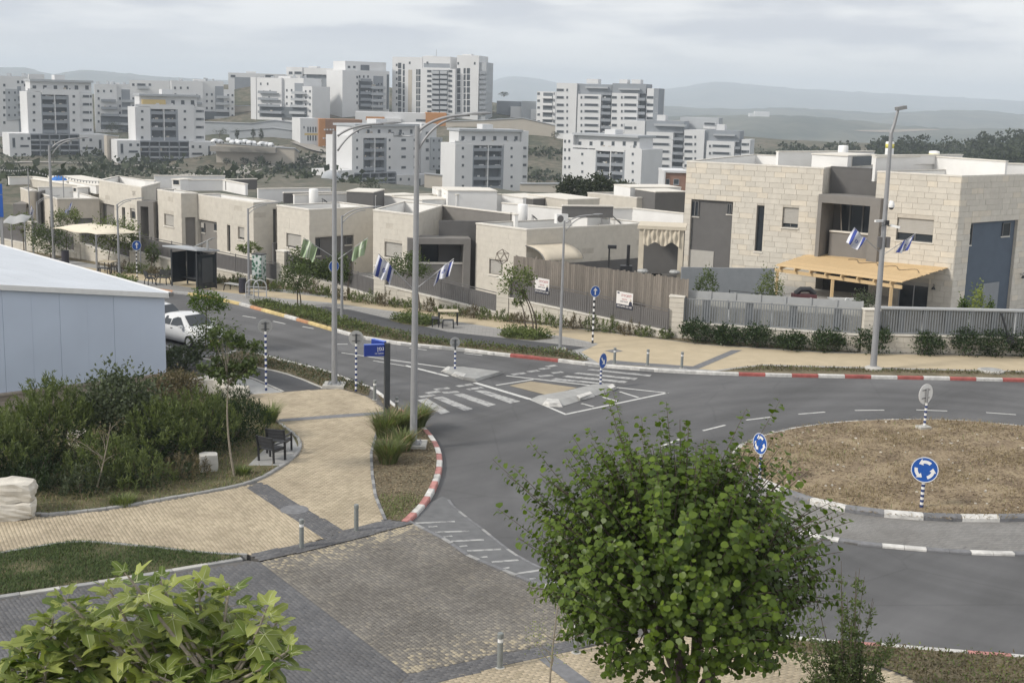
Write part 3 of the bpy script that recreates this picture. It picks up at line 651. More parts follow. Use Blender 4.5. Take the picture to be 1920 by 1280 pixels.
sheet('planting_bed', [(935, 628), (965, 622), (1020, 628), (1038, 634), (1000, 638), (950, 634)], PZ + .02, M['bed_grass'])
sheet('planting_bed', [(730, 600), (770, 595), (830, 605), (800, 612), (760, 608)], PZ + .02, M['bed_grass'])
sheet('planting_bed', [(180, 528), (230, 523), (262, 534), (240, 545)], PZ + .02, M['bed_grass'])
sheet('paving_band', [(1288, 691), (1372, 656), (1392, 656), (1310, 691)], PZ + .012, M['kerb_dark'])
sheet('dark_diamond', [(1134, 657), (1154, 654), (1168, 658), (1148, 661)], PZ + .012, M['kerb_dark'])  # flat dark diamond on the paving beside the leftmost far bollard
sheet('paving_band', [(1130, 681), (1145, 674.5), (1180, 678), (1300, 686.5), (1290, 690), (1180, 685)], PZ + .011, M['kerb_dark'])
_wall_bed = [(-200, 462), (0, 468), (147, 490), (240, 506), (330, 518), (462, 535), (525, 541), (600, 551), (712, 569), (815, 581), (940, 599), (1065, 612), (1240, 635), (1320, 645), (1550, 659), (1920, 667), (2200, 671), (2200, 655), (1626, 652), (1265, 624), (940, 585), (525, 525), (147, 472), (-200, 440)]
sheet('planting_bed', _wall_bed, PZ + .012, M['mulch'])
# ================================================================== HOUSES
def unit(v): v = np.asarray(v, float); return v / np.linalg.norm(v)
class Face:
 """a vertical wall plane from A to B (seen left to right from outside)"""
 def __init__(s, A, B):
  s.A = np.array([A[0], A[1], 0.]); s.B = np.array([B[0], B[1], 0.]); s.L = np.linalg.norm(s.B - s.A)
  s.u = (s.B - s.A) / s.L; s.n = np.array([s.u[1], -s.u[0], 0.])
 def st(s, px, py): p = onplane(px, py, s.A, s.n); return np.dot(p - s.A, s.u), p[2]
 def rect(s, x0, y0, x1, y1):
  """photo rectangle -> (s0, s1, z0, z1) on the wall"""
  xm, ym = (x0 + x1) / 2, (y0 + y1) / 2
  return s.st(x0, ym)[0], s.st(x1, ym)[0], s.st(xm, y1)[1], s.st(xm, y0)[1]
 def p(s, a, z, out=0.): q = s.A + s.u * a + s.n * out; return np.array([q[0], q[1], z])
 def box(s, mb, a0, a1, z0, z1, o0, o1):
  P = [s.p(a0, z0, o1), s.p(a1, z0, o1), s.p(a1, z0, o0), s.p(a0, z0, o0), s.p(a0, z1, o1), s.p(a1, z1, o1), s.p(a1, z1, o0), s.p(a0, z1, o0)]
  mb.add(P, [(0, 3, 2, 1), (4, 5, 6, 7), (0, 1, 5, 4), (1, 2, 6, 5), (2, 3, 7, 6), (3, 0, 4, 7)])
def wall(face, z0, z1, ops, name, mat, parent, depth=.22):
 """skin of the wall with real holes and their reveals; ops = [(s0,s1,z0,z1), ...]"""
 S = sorted({0., face.L, *[min(max(o[i], 0), face.L) for o in ops for i in (0, 1)]}); Z = sorted({z0, z1, *[min(max(o[i], z0), z1) for o in ops for i in (2, 3)]})
 mb = MB()
 for a0, a1 in zip(S, S[1:]):
  for b0, b1 in zip(Z, Z[1:]):
   if a1 - a0 < 1e-4 or b1 - b0 < 1e-4: continue
   am, bm = (a0 + a1) / 2, (b0 + b1) / 2
   if any(o[0] < am < o[1] and o[2] < bm < o[3] for o in ops): continue
   mb.add([face.p(a0, b0), face.p(a1, b0), face.p(a1, b1), face.p(a0, b1)], [(0, 1, 2, 3)])
 for o in ops:
  q = [(o[0], o[2]), (o[1], o[2]), (o[1], o[3]), (o[0], o[3])]
  for i in range(4):
   a, b = q[i], q[(i + 1) % 4]
   mb.add([face.p(*a), face.p(*b), face.p(b[0], b[1], -depth), face.p(a[0], a[1], -depth)], [(3, 2, 1, 0)])
 return mb.build(name, mat, parent)
def cladding(face, z0, z1, ops, parent, mat, h=.34, lmin=.6, lmax=1.05, proud=.022, single=False, name='stone'):
 """dressed stones in courses, each a block proud of the wall with open joints"""
 rows = int(round((z1 - z0) / h)); hh = (z1 - z0) / rows; joined = MB(); cnt = 0
 for r in range(rows):
  b0, b1 = z0 + r * hh, z0 + (r + 1) * hh; a = -rng.random() * .3
  while a < face.L - .02:
   l = rng.uniform(lmin, lmax); c0, c1 = max(a, .0), min(a + l, face.L); a += l
   segs = [(c0, c1)]
   for o in ops:
    if o[3] - .05 > b0 and o[2] + .05 < b1:
     ns = []
     for (x, y) in segs:
      if o[1] <= x or o[0] >= y: ns.append((x, y)); continue
      if o[0] > x: ns.append((x, o[0]))
      if o[1] < y: ns.append((o[1], y))
     segs = ns
   for (x, y) in segs:
    if y - x < .09: continue
    g = .008 if single else .003; pr = (proud if single else .006) + rng.normal(0, .003)
    mb = MB() if single else joined
    face.box(mb, x + g, y - g, b0 + g, b1 - g, -.02, pr)
    if single: mb.build(name, mat if rng.random() > .18 else M['stone_pale'], parent); cnt += 1
 if not single: joined.build('stone_cladding', mat, parent, kind='stuff')
 return cnt
M['stone_pale'] = simple('pale_stone', (.62, .565, .475), .85, .06, 2.5, bump=.2, rnd=.05)
def window(face, op, parent, shut=.75, sill=True, depth=.2, panes=2, fr=None, shutter_mat=None):
 s0, s1, z0, z1 = op; w_, h_ = s1 - s0, z1 - z0; fr = fr or M['frame']
 mb = MB(); t = .05
 face.box(mb, s0, s0 + t, z0, z1, -depth, -depth + .06); face.box(mb, s1 - t, s1, z0, z1, -depth, -depth + .06)
 face.box(mb, s0 + t, s1 - t, z1 - t, z1, -depth, -depth + .06); face.box(mb, s0 + t, s1 - t, z0, z0 + t, -depth, -depth + .06)
 for i in range(1, panes): c = s0 + w_ * i / panes; face.box(mb, c - .03, c + .03, z0 + t, z1 - t, -depth, -depth + .055)
 wd = mb.build('window', fr, parent)
 g = MB(); face.box(g, s0 + .02, s1 - .02, z0 + .02, z1 - .02, -depth - .03, -depth + .01); g.build('pane', M['glass'], wd)
 if shut > 0:
  b = MB(); zz = z1 - h_ * shut; nsl = max(2, int((z1 - zz) / .09))
  for k in range(nsl):
   a0 = zz + (z1 - zz) * k / nsl; a1 = zz + (z1 - zz) * (k + 1) / nsl
   face.box(b, s0 + .03, s1 - .03, a0 + .006, a1 - .006, -depth + .06, -depth + .085)
  face.box(b, s0 + .03, s1 - .03, zz, z1, -depth + .062, -depth + .075)
  b.build('shutter', shutter_mat or M['shutter'], wd)
 if sill:
  b = MB(); face.box(b, s0 - .06, s1 + .06, z0 - .07, z0 - .001, -.1, .07); b.build('sill', M['coping'], wd)
 return wd
def block(parent, L_, R_, E_, Z, front_ops=(), side_ops=(), z0=-1.6, mat='stone', clad=True, single=False, roof_drop=.7, fmat=None, cope=.07):
 """a flat roofed volume from photographed roof corners L (front left), R (front right), E (far right); returns its faces"""
 Lw, Rw, Ew = (np.array(G(p[0], p[1], Z)[:2]) for p in (L_, R_, E_)); Bw = Lw + (Ew - Rw)
 f = Face(Lw, Rw); sd = Face(Rw, Ew); bk = Face(Ew, Bw); lf = Face(Bw, Lw)
 fo = [f.rect(*o) for o in front_ops]; so_ = [sd.rect(*o) for o in side_ops]
 base = M['mortar'] if clad else M[mat]
 wall(f, z0, Z, fo, 'wall', base, parent); wall(sd, z0, Z, so_, 'wall', base, parent)
 wall(bk, z0, Z, [], 'wall', M['white_plaster'], parent); wall(lf, z0, Z, [], 'wall', base if not clad else M[mat], parent)
 if clad:
  cladding(f, z0 if not single else max(z0, 0), Z - cope, fo, parent, M[mat], single=single)
  cladding(sd, z0 if not single else max(z0, 0), Z - cope, so_, parent, M[mat], single=single == 2)
 r = MB(); r.prism([Lw, Rw, Ew, Bw], None, Z - roof_drop); r.build('roof', M['concrete_light'], parent)
 th = .2; b = MB()
 C = (Lw + Rw + Ew + Bw) / 4
 ins = [q + unit(C - q) * th * 1.5 for q in (Lw, Rw, Ew, Bw)]; outs = [q - unit(C - q) * .05 for q in (Lw, Rw, Ew, Bw)]
 for i in range(4):
  j = (i + 1) % 4
  # inner face of parapet and its cap
  b.mat(0).add([(*ins[i], Z - roof_drop), (*ins[j], Z - roof_drop), (*ins[j], Z), (*ins[i], Z)], [(3, 2, 1, 0)])
 b.build('parapet', M['white_plaster'], parent)
 b = MB()
 for i in range(4):
  j = (i + 1) % 4
  V = [(*outs[i], Z - cope), (*outs[j], Z - cope), (*ins[j], Z - cope), (*ins[i], Z - cope), (*outs[i], Z + .02), (*outs[j], Z + .02), (*ins[j], Z + .02), (*ins[i], Z + .02)]
  b.add(V, [(4, 5, 6, 7), (0, 1, 5, 4), (2, 3, 7, 6)])
 b.build('coping', M['coping'], parent)
 return f, sd, fo, so_
def walls_line(parent, pts, Z, h=1.6, mat='white_plaster', th=.2, cope=True, name='roof_wall'):
 """free standing roof wall along photographed top points"""
 P = [np.array(G(p[0], p[1], Z)[:2]) for p in pts]
 for a, b_ in zip(P, P[1:]):
  F_ = Face(a, b_); mb = MB(); F_.box(mb, 0, F_.L, Z - h, Z - .06 * cope, -th, 0); o = mb.build(name, M[mat], parent)
  if cope: c = MB(); F_.box(c, -.02, F_.L + .02, Z - .058, Z + .02, -th - .04, .05); c.build('coping', M['coping'], parent)
 return P
def roof_box(parent, L_, R_, Z, depth, h, mat='white_plaster', op=None, name='stair_room'):
 Lw, Rw = (np.array(G(p[0], p[1], Z)[:2]) for p in (L_, R_)); f = Face(Lw, Rw); mb = MB()
 P = [Lw, Rw, Rw - f.n[:2] * depth, Lw - f.n[:2] * depth]; mb.prism(P, Z - h, Z - .05)
 o = mb.build(name, M[mat], parent); c = MB(); c.prism([p + unit(p - sum(P) / 4) * .07 for p in P], Z - .048, Z + .03); c.build('coping', M['coping'], parent)
 if op:
  q = f.rect(*op); g = MB(); f.box(g, *q, .0, .012); g.build('pane', M['glass'], o)
  g = MB(); s0, s1, z0, z1 = q
  for (a0, a1, b0, b1) in ((s0 - .05, s0, z0, z1), (s1, s1 + .05, z0, z1), (s0 - .05, s1 + .05, z0 - .06, z0), (s0 - .05, s1 + .05, z1, z1 + .05)): f.box(g, a0, a1, b0, b1, -.01, .03)
  g.build('window_frame', M['coping'], o)
 return f
def water_heater(px, py_base, z, yaw, label, yellow=False, panel=True, h=1.5):
 p = G(px, py_base, z); t = thing('solar_water_heater', label, 'water heater', p, yaw, 'solar water heaters on the roofs')
 b = MB(); b.lathe((0, 0, .1), [(.1, 0), (.33, 0), (.34, .04), (.34, h - .05), (.31, h), (.08, h + .03)], 20); b.build('tank', M['white'], t, True, False)
 if yellow: b = MB(); b.lathe((0, 0, h - .4), [(.343, 0), (.344, 0), (.344, .34), (.343, .34)], 20); b.build('energy_sticker', M['kerb_yellow_bright'], t, True, False)
 b = MB()
 for a in (0.4, 1.97, 3.5, 5.1): b.tube([(.28 * math.cos(a), .28 * math.sin(a), -.4), (.28 * math.cos(a), .28 * math.sin(a), .12)], .02, 6)
 b.build('stand', M['pole'], t, False, False)
 if panel:
  b = MB(); b.box((1.25, 0, .25), (1.5, 1.0, .07), M=Matrix.Rotation(R(38), 3, 'Y')); pn = b.build('collector_panel', M['glass_black'], t, False, False)
  b = MB(); b.beam((1.9, .4, -.4), (.75, .4, .7), .04, .04); b.beam((1.9, -.4, -.4), (.75, -.4, .7), .04, .04); b.beam((.7, .4, -.4), (.7, .4, .75), .04, .04); b.beam((.7, -.4, -.4), (.7, -.4, .75), .04, .04); b.build('panel_stand', M['pole'], t, False, False)
 return t
M['kerb_yellow_bright'] = simple('yellow_label', (.62, .56, .12), .6, .1, 8)

# ------------------------------------------------------------------ big two storey stone house on the right
h1 = thing('stone_house', 'large two storey cream stone house behind the new pine pergola', 'house', G(1560, 600))
ZA = 8.6
fA, sA, oA, _ = block(h1, (1288, 302), (1545, 315), (1640, 300), ZA, [(1293, 376, 1371, 508), (1417, 385, 1431, 472), (1467, 389, 1497, 427)], [], z0=-.2, single=1)
fB, sB, oB, oBs = block(h1, (1645.5, 321), (1804, 330), (2010, 324), ZA, [(1681, 410, 1750, 453), (1683, 528, 1739, 590)], [(1812, 416, 1899, 600)], z0=-.2, single=2)
# grey panel with its two corner windows
def inset(face, op, mat, name='panel', d=.18, parent=h1):
 b = MB(); face.box(b, op[0], op[1], op[2], op[3], -d - .1, -d); return b.build(name, mat, parent)
inset(fA, oA[0], M['dark_plaster'])
for q in ((1295, 377, 1309, 406), (1362, 382, 1371, 402)):
 o = fA.rect(*q); Fi = Face(fA.p(0, 0, -.18), fA.p(fA.L, 0, -.18)); window(Fi, o, h1, shut=0, depth=-.03, panes=2)
o = fA.rect(1291, 470, 1336, 508); b = MB(); fA.box(b, o[0], o[1], o[2], o[3], -.18, -.14); b.build('shutter', M['shutter'], h1)
window(fA, oA[1], h1, shut=0, panes=1); window(fA, oA[2], h1, shut=.8, panes=2)
window(fB, oB[0], h1, shut=.66, panes=2)
door = window(fB, oB[1], h1, shut=.12, panes=2, sill=False, fr=M['alu']); door.name = 'sliding_door'
inset(sB, oBs[0], M['blue_plaster'])
Fi = Face(sB.p(0, 0, -.18), sB.p(sB.L, 0, -.18))
for q in ((1816, 420, 1826, 460), (1883, 418, 1897, 443)): window(Fi, sB.rect(*q), h1, shut=0, depth=-.03, panes=1)
o = sB.rect(1845, 531, 1874, 590); b = MB(); sB.box(b, o[0], o[1], o[2], o[3], -.175, -.12); dd = b.build('door', M['fence_grey'], h1)
for q in ((1752, 551, 'p'),):
 pass
def wall_lamp(face, px, py):
 s_, z_ = face.st(px, py); t = thing('wall_lamp', 'small black wall lamp beside the %s of the big stone house' % ('sliding door' if px < 1800 else 'right edge'), 'lamp', face.p(s_, z_, .03), 0, 'black wall lamps on the stone house')
 b = MB(); c = face.p(s_, z_, .03); b.tube([c, c + face.n * .18, c + face.n * .22 + np.array([0, 0, .12])], .02, 6); b.build('bracket', M['black'], t)
 b = MB(); q = c + face.n * .22; b.lathe((q[0], q[1], q[2] - .22), [(.13, 0), (.12, .03), (.05, .16), (.02, .2)], 12); b.build('lamp_shade', M['black'], t)
wall_lamp(fB, 1753, 535); wall_lamp(sB, 1912, 514)
# recess with balcony frame
rec = [G(1548, 316, ZA)[:2], G(1613, 317, ZA)[:2]]
fr_ = Face(fA.p(fA.L + .02, 0, -1.6), fB.p(0, 0, -1.9)); fr_L = fr_.L
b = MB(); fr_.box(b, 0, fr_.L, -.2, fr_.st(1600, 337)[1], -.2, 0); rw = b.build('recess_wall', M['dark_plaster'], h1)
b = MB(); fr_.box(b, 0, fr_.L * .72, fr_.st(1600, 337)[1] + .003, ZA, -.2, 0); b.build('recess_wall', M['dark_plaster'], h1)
b = MB(); fr_.box(b, 0, fr_.L * .72, ZA + .002, ZA + .06, -.22, .03); b.build('coping', M['frame'], h1)
b = MB(); fr_.box(b, fr_.L * .7, fr_.L, fr_.st(1600, 337)[1] + .001, fr_.st(1600, 337)[1] + .06, -.22, .03); b.build('coping', M['frame'], h1)
ff = Face(fA.p(fA.L - .35, 0, .35), fB.p(.12, 0, .35))
x0, x1, z0, z1 = ff.rect(1532, 366, 1649, 480); xi0, xi1, zi0, zi1 = ff.rect(1540, 383, 1631, 438)
zt = ff.st(1590, 368)[1]; zit = ff.st(1586, 383)[1]
b = MB(); ff.box(b, x0, x1, zit, zt, -1.8, .1); ff.box(b, x0, xi0, 2.6, zit, -1.8, .1); ff.box(b, xi1, x1, 2.6, zit, -1.8, .1)
fro = b.build('balcony_frame', M['mid_plaster'], h1)
zs = ff.st(1595, 440)[1]
b = MB(); ff.box(b, xi0 + .3, xi1 - .001, 2.4, zs, -1.0, -.75); b.build('balcony_wall', M['mid_plaster'], h1)
b = MB(); ff.box(b, xi0 + .3, xi1 - .002, zs + .001, zs + .09, -1.06, -.66); b.build('sill', M['coping'], h1)
b = MB(); ff.box(b, xi0 + .5, xi1 - .2, 3.0, zit - .1, -1.89, -1.84); b.build('pane', M['glass'], h1)
for k in (.35, .62): b = MB(); c = xi0 + (xi1 - xi0) * k; ff.box(b, c - .05, c + .05, 3.0, zit - .1, -1.838, -1.78); b.build('window_frame', M['frame'], h1)
t = tag(MB().beam(ff.p(xi0 + .9, zs - .3, -1.2), ff.p(xi0 + .55, zit - .15, -1.5), .14, .05).build('plank', M['board']), 'wooden plank leaning inside the dark balcony frame', 'plank')
b = MB(); ff.box(b, 0 + x0 - .2, x1 + .2, -.2, 2.55, -2.6, -2.4); b.build('wall', M['dark_plaster'], h1)
# roof walls and rooms
walls_line(h1, [(1460, 284), (1640, 283)], 9.4, 1.2)
roof_box(h1, (1590, 292), (1643, 290), 9.35, 2.5, 1.6, op=(1597, 293, 1637, 311))
walls_line(h1, [(1643, 294.5), (1751, 293)], 9.4, 1.5); walls_line(h1, [(1751, 293), (1886, 302)], 9.4, 1.5)
walls_line(h1, [(1640, 291), (1805, 290)], 9.5, .6); walls_line(h1, [(1886, 306), (1990, 309)], 9.1, 1.2)
water_heater(1578, 318, 8.2, 1.2, 'white water tank on the stone house roof, above the grey recess', panel=False)
water_heater(1748, 330, 8.1, .2, 'white water tank with yellow label on the stone house roof', yellow=True)
water_heater(1666, 304, 8.1, .2, 'white water tank seen half behind the parapet, right of the camera pole', yellow=True, panel=False)
def air_unit(px, py, z, label, rz=.5):
 t = thing('air_conditioner', label, 'air conditioner', G(px, py, z), rz); b = MB(); b.box((0, 0, .35), (.85, .32, .6)); b.build('casing', M['white'], t, False, False)
 b = MB(); b.tube([(-.15, -.165, .35), (-.15, -.18, .35)], .23, 16); b.build('fan_grille', M['fence_dark'], t, False, False); return t
b = MB(); P = G(1866, 327, 8.2)
for k in range(7): b.tube([P + np.array([k * .13 - .4, 0, -.1]), P + np.array([k * .13 - .4 + .1, 0, .35 + .3 * (k % 3) * .5])], .06, 6)
b.box(P + np.array([0, 0, .05]), (.9, .5, .4)); tag(b.build('tarpaulin_pile', M['black']), 'crumpled dark sheet on the stone house roof near its right edge', 'sheet')

# ------------------------------------------------------------------ other houses of the row, right to left
def two_row_house(label, name='stone_house', at=(0, 0)): return thing(name, label, 'house', G(*at))
h2 = two_row_house('cream stone house with curved awning and black solar panel, beside the curtained pergola', at=(1000, 560))
f2, s2, o2, _ = block(h2, (893, 418), (988, 430), (1222, 418), 4.5, [(917, 487, 943, 516)], [], z0=-.6)
window(f2, o2[0], h2, shut=.95)
b = MB(); s_ = s2.rect(1060, 487, 1196, 560); s2.box(b, s_[0], s_[1], -.5, s2.st(1150, 487)[1], .002, .06); b.build('plinth_wall', M['dark_plaster'], h2)
walls_line(h2, [(941, 380), (1102, 395)], 5.15, 1.2); walls_line(h2, [(830, 385), (957, 400)], 5.0, 2.6, 'mid_plaster')
walls_line(h2, [(957, 399), (966, 402)], 5.0, 1.5)
walls_line(h2, [(1055, 385), (1150, 386)], 5.6, .8, 'dark_plaster'); walls_line(h2, [(1102, 396), (1150, 389)], 5.1, 1.0)
walls_line(h2, [(1150, 390), (1186, 390), (1282, 400)], 5.0, 1.0)
water_heater(979, 424, 4.0, .1, 'white water tank with black solar panel on the roof above the curved awning', h=1.35)
t = thing('solar_collector', 'black solar panel on the roof left of the curtained pergola', 'solar panel', G(1152, 418, 4.3)); b = MB(); b.box((0, 0, .35), (1.1, 1.0, .06), M=Matrix.Rotation(R(42), 3, 'Y')); b.build('panel', M['glass_black'], t, False, False); b = MB(); b.beam((-.35, .3, 0), (-.35, .3, .62), .05, .05); b.beam((-.35, -.3, 0), (-.35, -.3, .62), .05, .05); b.build('stand', M['pole'], t, False, False)
h3 = two_row_house('stone house with long dark balcony frame behind the lamp post with two drooping white flags', at=(800, 540))
f3, s3, o3, _ = block(h3, (700, 393), (776, 402), (830, 385), 5.0, [(721, 455, 754, 484)], [], z0=-.6, mat='stone')
window(f3, o3[0], h3, shut=.92)
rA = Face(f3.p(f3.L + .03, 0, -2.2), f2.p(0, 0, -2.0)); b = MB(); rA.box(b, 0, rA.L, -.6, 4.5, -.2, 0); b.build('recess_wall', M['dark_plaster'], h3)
ff = Face(f3.p(f3.L - .1, 0, .4), f2.p(-.05, 0, .4)); z1 = ff.st(830, 447)[1]; zi = ff.st(830, 458)[1]; zb_ = ff.st(830, 497)[1]
b = MB(); ff.box(b, 0, ff.L, zi, z1, -1.8, 0); ff.box(b, 0, .3, -.5, zi, -1.8, 0); ff.box(b, ff.L - .45, ff.L, -.5, zi, -1.8, 0); b.build('balcony_frame', M['mid_plaster'], h3)
b = MB(); ff.box(b, .3, ff.L - .45, -.5, zb_, -.8, -.55); b.build('balcony_wall', M['mid_plaster'], h3)
b = MB(); ff.box(b, .3, ff.L - .45, zb_ + .001, zb_ + .1, -.86, -.5); b.build('sill', M['coping'], h3)
q = ff.rect(847, 462, 870, 495); b = MB(); ff.box(b, *q, -1.75, -1.7); b.build('shutter', M['dark_plaster'], h3)
b = MB(); ff.box(b, .4, q[0] - .1, zb_ - .3, zi - .05, -1.79, -1.76); b.build('pane', M['glass'], h3)
h4 = two_row_house('stone house with grey panel side window behind the two green flags', at=(610, 530))
f4, s4, o4, o4s = block(h4, (519.5, 384.5), (580, 393), (700, 387), 4.7, [(537, 439, 565, 465)], [(591, 443, 663, 540)], z0=-.6)
window(f4, o4[0], h4, shut=.9); inset(s4, o4s[0], M['dark_plaster'], parent=h4)
Fi = Face(s4.p(0, 0, -.18), s4.p(s4.L, 0, -.18)); window(Fi, s4.rect(592, 446, 603, 480), h4, shut=0, depth=-.03, panes=1); window(Fi, s4.rect(650, 444, 662, 459), h4, shut=0, depth=-.03, panes=1)
walls_line(h4, [(532, 361), (700, 359)], 5.0, .8, 'dark_plaster'); walls_line(h4, [(552, 365), (652, 362.5), (701, 367)], 5.1, 1.0)
water_heater(588, 392, 4.1, .3, 'white water tank with tilted solar panel on the roof behind the green flags', h=1.35)
h5 = two_row_house('stone house with slit window and grey corner panel behind the bus shelter bench', at=(430, 520))
f5, s5, o5, o5s = block(h5, (367, 364), (475, 379.5), (521, 378), 4.8, [(373, 414, 407, 475), (426, 422, 432, 472), (446, 426, 458, 449)], [(512, 392, 519, 460)], z0=-.6)
inset(f5, o5[0], M['mid_plaster'], parent=h5); window(f5, o5[1], h5, shut=0, panes=1); window(f5, o5[2], h5, shut=.85); inset(s5, o5s[0], M['dark_plaster'], parent=h5)
Fi = Face(f5.p(0, 0, -.18), f5.p(f5.L, 0, -.18)); window(Fi, f5.rect(375, 418, 381, 436), h5, shut=.5, depth=-.03, panes=1); window(Fi, f5.rect(399, 419, 406, 433), h5, shut=0, depth=-.03, panes=1)
f5b = Face(s5.p(s5.L * .3, 0, 0), s5.p(s5.L * .3, 0, 0) + f5.u * 4); b = MB(); q = [s5.p(s5.L * .55, 0, .9), s5.p(s5.L * 1.1, 0, .9)]; F_ = Face(q[0], q[1]); F_.box(b, 0, F_.L, -.5, F_.st(505, 456)[1], -.2, 0); b.build('balcony_wall', M['dark_plaster'], h5)
walls_line(h5, [(484, 354), (621, 352)], 5.1, 1.0)
h6 = two_row_house('stone house with tall grey door frame behind the bus shelter', at=(260, 500))
f6, s6, o6, _ = block(h6, (185, 337.5), (265, 351), (300, 342), 5.0, [(190, 382, 215, 440), (229, 388, 235, 430), (244, 391, 254, 411)], [], z0=-.6)
inset(f6, o6[0], M['mid_plaster'], parent=h6); window(f6, o6[1], h6, shut=0, panes=1); window(f6, o6[2], h6, shut=.3)
f6b, s6b, o6b, o6c = block(h6, (295, 355), (339.5, 362.5), (370, 362), 4.9, [(308, 402, 326, 424)], [(348, 407, 367, 470)], z0=-.6)
window(f6b, o6b[0], h6, shut=.95); inset(s6b, o6c[0], M['mid_plaster'], parent=h6)
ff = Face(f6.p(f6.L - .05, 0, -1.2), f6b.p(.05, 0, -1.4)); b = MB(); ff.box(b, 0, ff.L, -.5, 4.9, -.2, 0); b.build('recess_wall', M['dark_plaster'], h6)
ff = Face(f6.p(f6.L - .1, 0, .35), f6b.p(.0, 0, .35)); z1 = ff.st(278, 378)[1]; b = MB(); ff.box(b, 0, ff.L, z1 - .4, z1, -1.3, 0); ff.box(b, 0, .3, -.5, z1 - .4, -1.3, 0); ff.box(b, ff.L - .45, ff.L, -.5, z1 - .4, -1.3, 0); b.build('balcony_frame', M['mid_plaster'], h6)
walls_line(h6, [(272, 337), (289, 338)], 5.2, .8); walls_line(h6, [(289, 329), (422, 329.5)], 5.35, 1.2)
roof_box(h6, (322, 336), (338, 337), 5.15, 1.5, .9, op=(325, 338, 336, 346))
walls_line(h6, [(340, 337), (417, 337), (460, 345)], 5.1, .9); walls_line(h6, [(424, 336), (482, 335)], 5.2, .9, 'dark_plaster')
h7 = two_row_house('low stone house with white roof room, behind the cream shade sail', at=(110, 480))
f7, s7, o7, o7s = block(h7, (68, 360), (107, 372.5), (186, 372), 3.6, [(76, 400, 80, 440), (93, 406, 97, 432)], [(140, 409, 174, 425)], z0=-.6, mat='stone_grey', clad=False)
f7b, _, o7b, _ = block(h7, (38, 352), (55, 358), (70, 357), 3.9, [(44, 388, 49, 410)], [], z0=-.6, mat='stone_grey', clad=False)
window(f7b, o7b[0], h7, shut=0, panes=1)
for o in o7: window(f7, o, h7, shut=0, panes=1)
inset(s7, o7s[0], M['frame'], parent=h7)
b = MB(); ff = Face(f7b.p(f7b.L, 0, -.8), f7.p(0, 0, -.9)); ff.box(b, 0, ff.L, -.5, 3.8, -.2, 0); b.build('recess_wall', M['dark_plaster'], h7)
ff = Face(f7b.p(f7b.L - .1, 0, .3), f7.p(0, 0, .3)); z1 = ff.st(60, 378)[1]; b = MB(); ff.box(b, 0, ff.L, z1 - .35, z1, -1, 0); ff.box(b, 0, .3, -.5, z1 - .35, -1, 0); b.build('balcony_frame', M['mid_plaster'], h7)
walls_line(h7, [(72, 351), (138, 350)], 4.05, .9); roof_box(h7, (146, 351), (184, 351), 4.0, 2.5, .9); roof_box(h7, (137, 351), (145, 352), 4.05, 1, .9, op=(138, 352, 143, 359))
# second row behind: pale roof walls and tops
for i, (lab, parts) in enumerate([
 ('long pale flat roofed house behind, between the two tallest lamp posts', [([(822, 356), (916, 357)], 5.4, 1.8, 'white_plaster'), ([(700, 364), (792, 375)], 4.9, 1.2, 'white_plaster'), ([(738, 366), (812, 364), (828, 366)], 5.0, 1.2, 'stone'), ([(650, 358), (700, 360)], 5.4, 1.2, 'dark_plaster')]),
 ('white roofed house behind, right of the tallest lamp post', [([(840, 357), (932, 358)], 5.6, 1.6, 'white_plaster'), ([(885, 364.5), (941, 364), (981, 371)], 5.2, 1.6, 'white_plaster'), ([(932, 365), (1000, 372)], 5.0, 1.2, 'dark_plaster'), ([(990, 364), (1065, 374)], 5.1, 1.3, 'stone')]),
 ('cream house with dark grey upper wall, directly left of the big stone house', [([(1182, 351), (1277, 351)], 5.7, 1.8, 'white_plaster')]),
 ('pale terrace of far roofs at the left end of the street', [([(17, 332), (60, 331), (125, 340)], 4.2, 1.4, 'white_plaster'), ([(55, 335), (175, 352)], 4.0, 1.0, 'stone'), ([(90, 330), (180, 348)], 4.3, .8, 'white_plaster')])]):
 hh = two_row_house(lab, at=(parts[0][0][0][0], 440))
 for pts, Z, hgt, mt in parts: walls_line(hh, pts, Z, hgt + 2.5 if i < 3 else .7, mt, th=3.0 if len(pts) == 2 else .25)
 if i == 0: roof_box(hh, (856, 365), (885, 364), 5.3, 1.5, 1.6, op=(860, 366, 873, 374))
 if i == 2:
  fl, sl_, _, _ = block(hh, (1102, 361), (1194, 370.5), (1250, 370), 5.0, clad=False); walls_line(hh, [(1229, 359.5), (1288, 359)], 5.6, 3.5, 'dark_plaster', th=3)
t = air_unit(866, 381, 3.9, 'white air conditioner on the flat roof between the two tall poles')
for px_, py_, lab in ((128, 366, 'white air conditioner on the low house roof at the left end'), (428, 352, 'white air conditioner on the roof above the bus shelter'), (1052, 420, 'pale air conditioner beside the roof wall near the black solar panel')):
 air_unit(px_, py_, 3.0 if px_ < 200 else 4.4, lab)

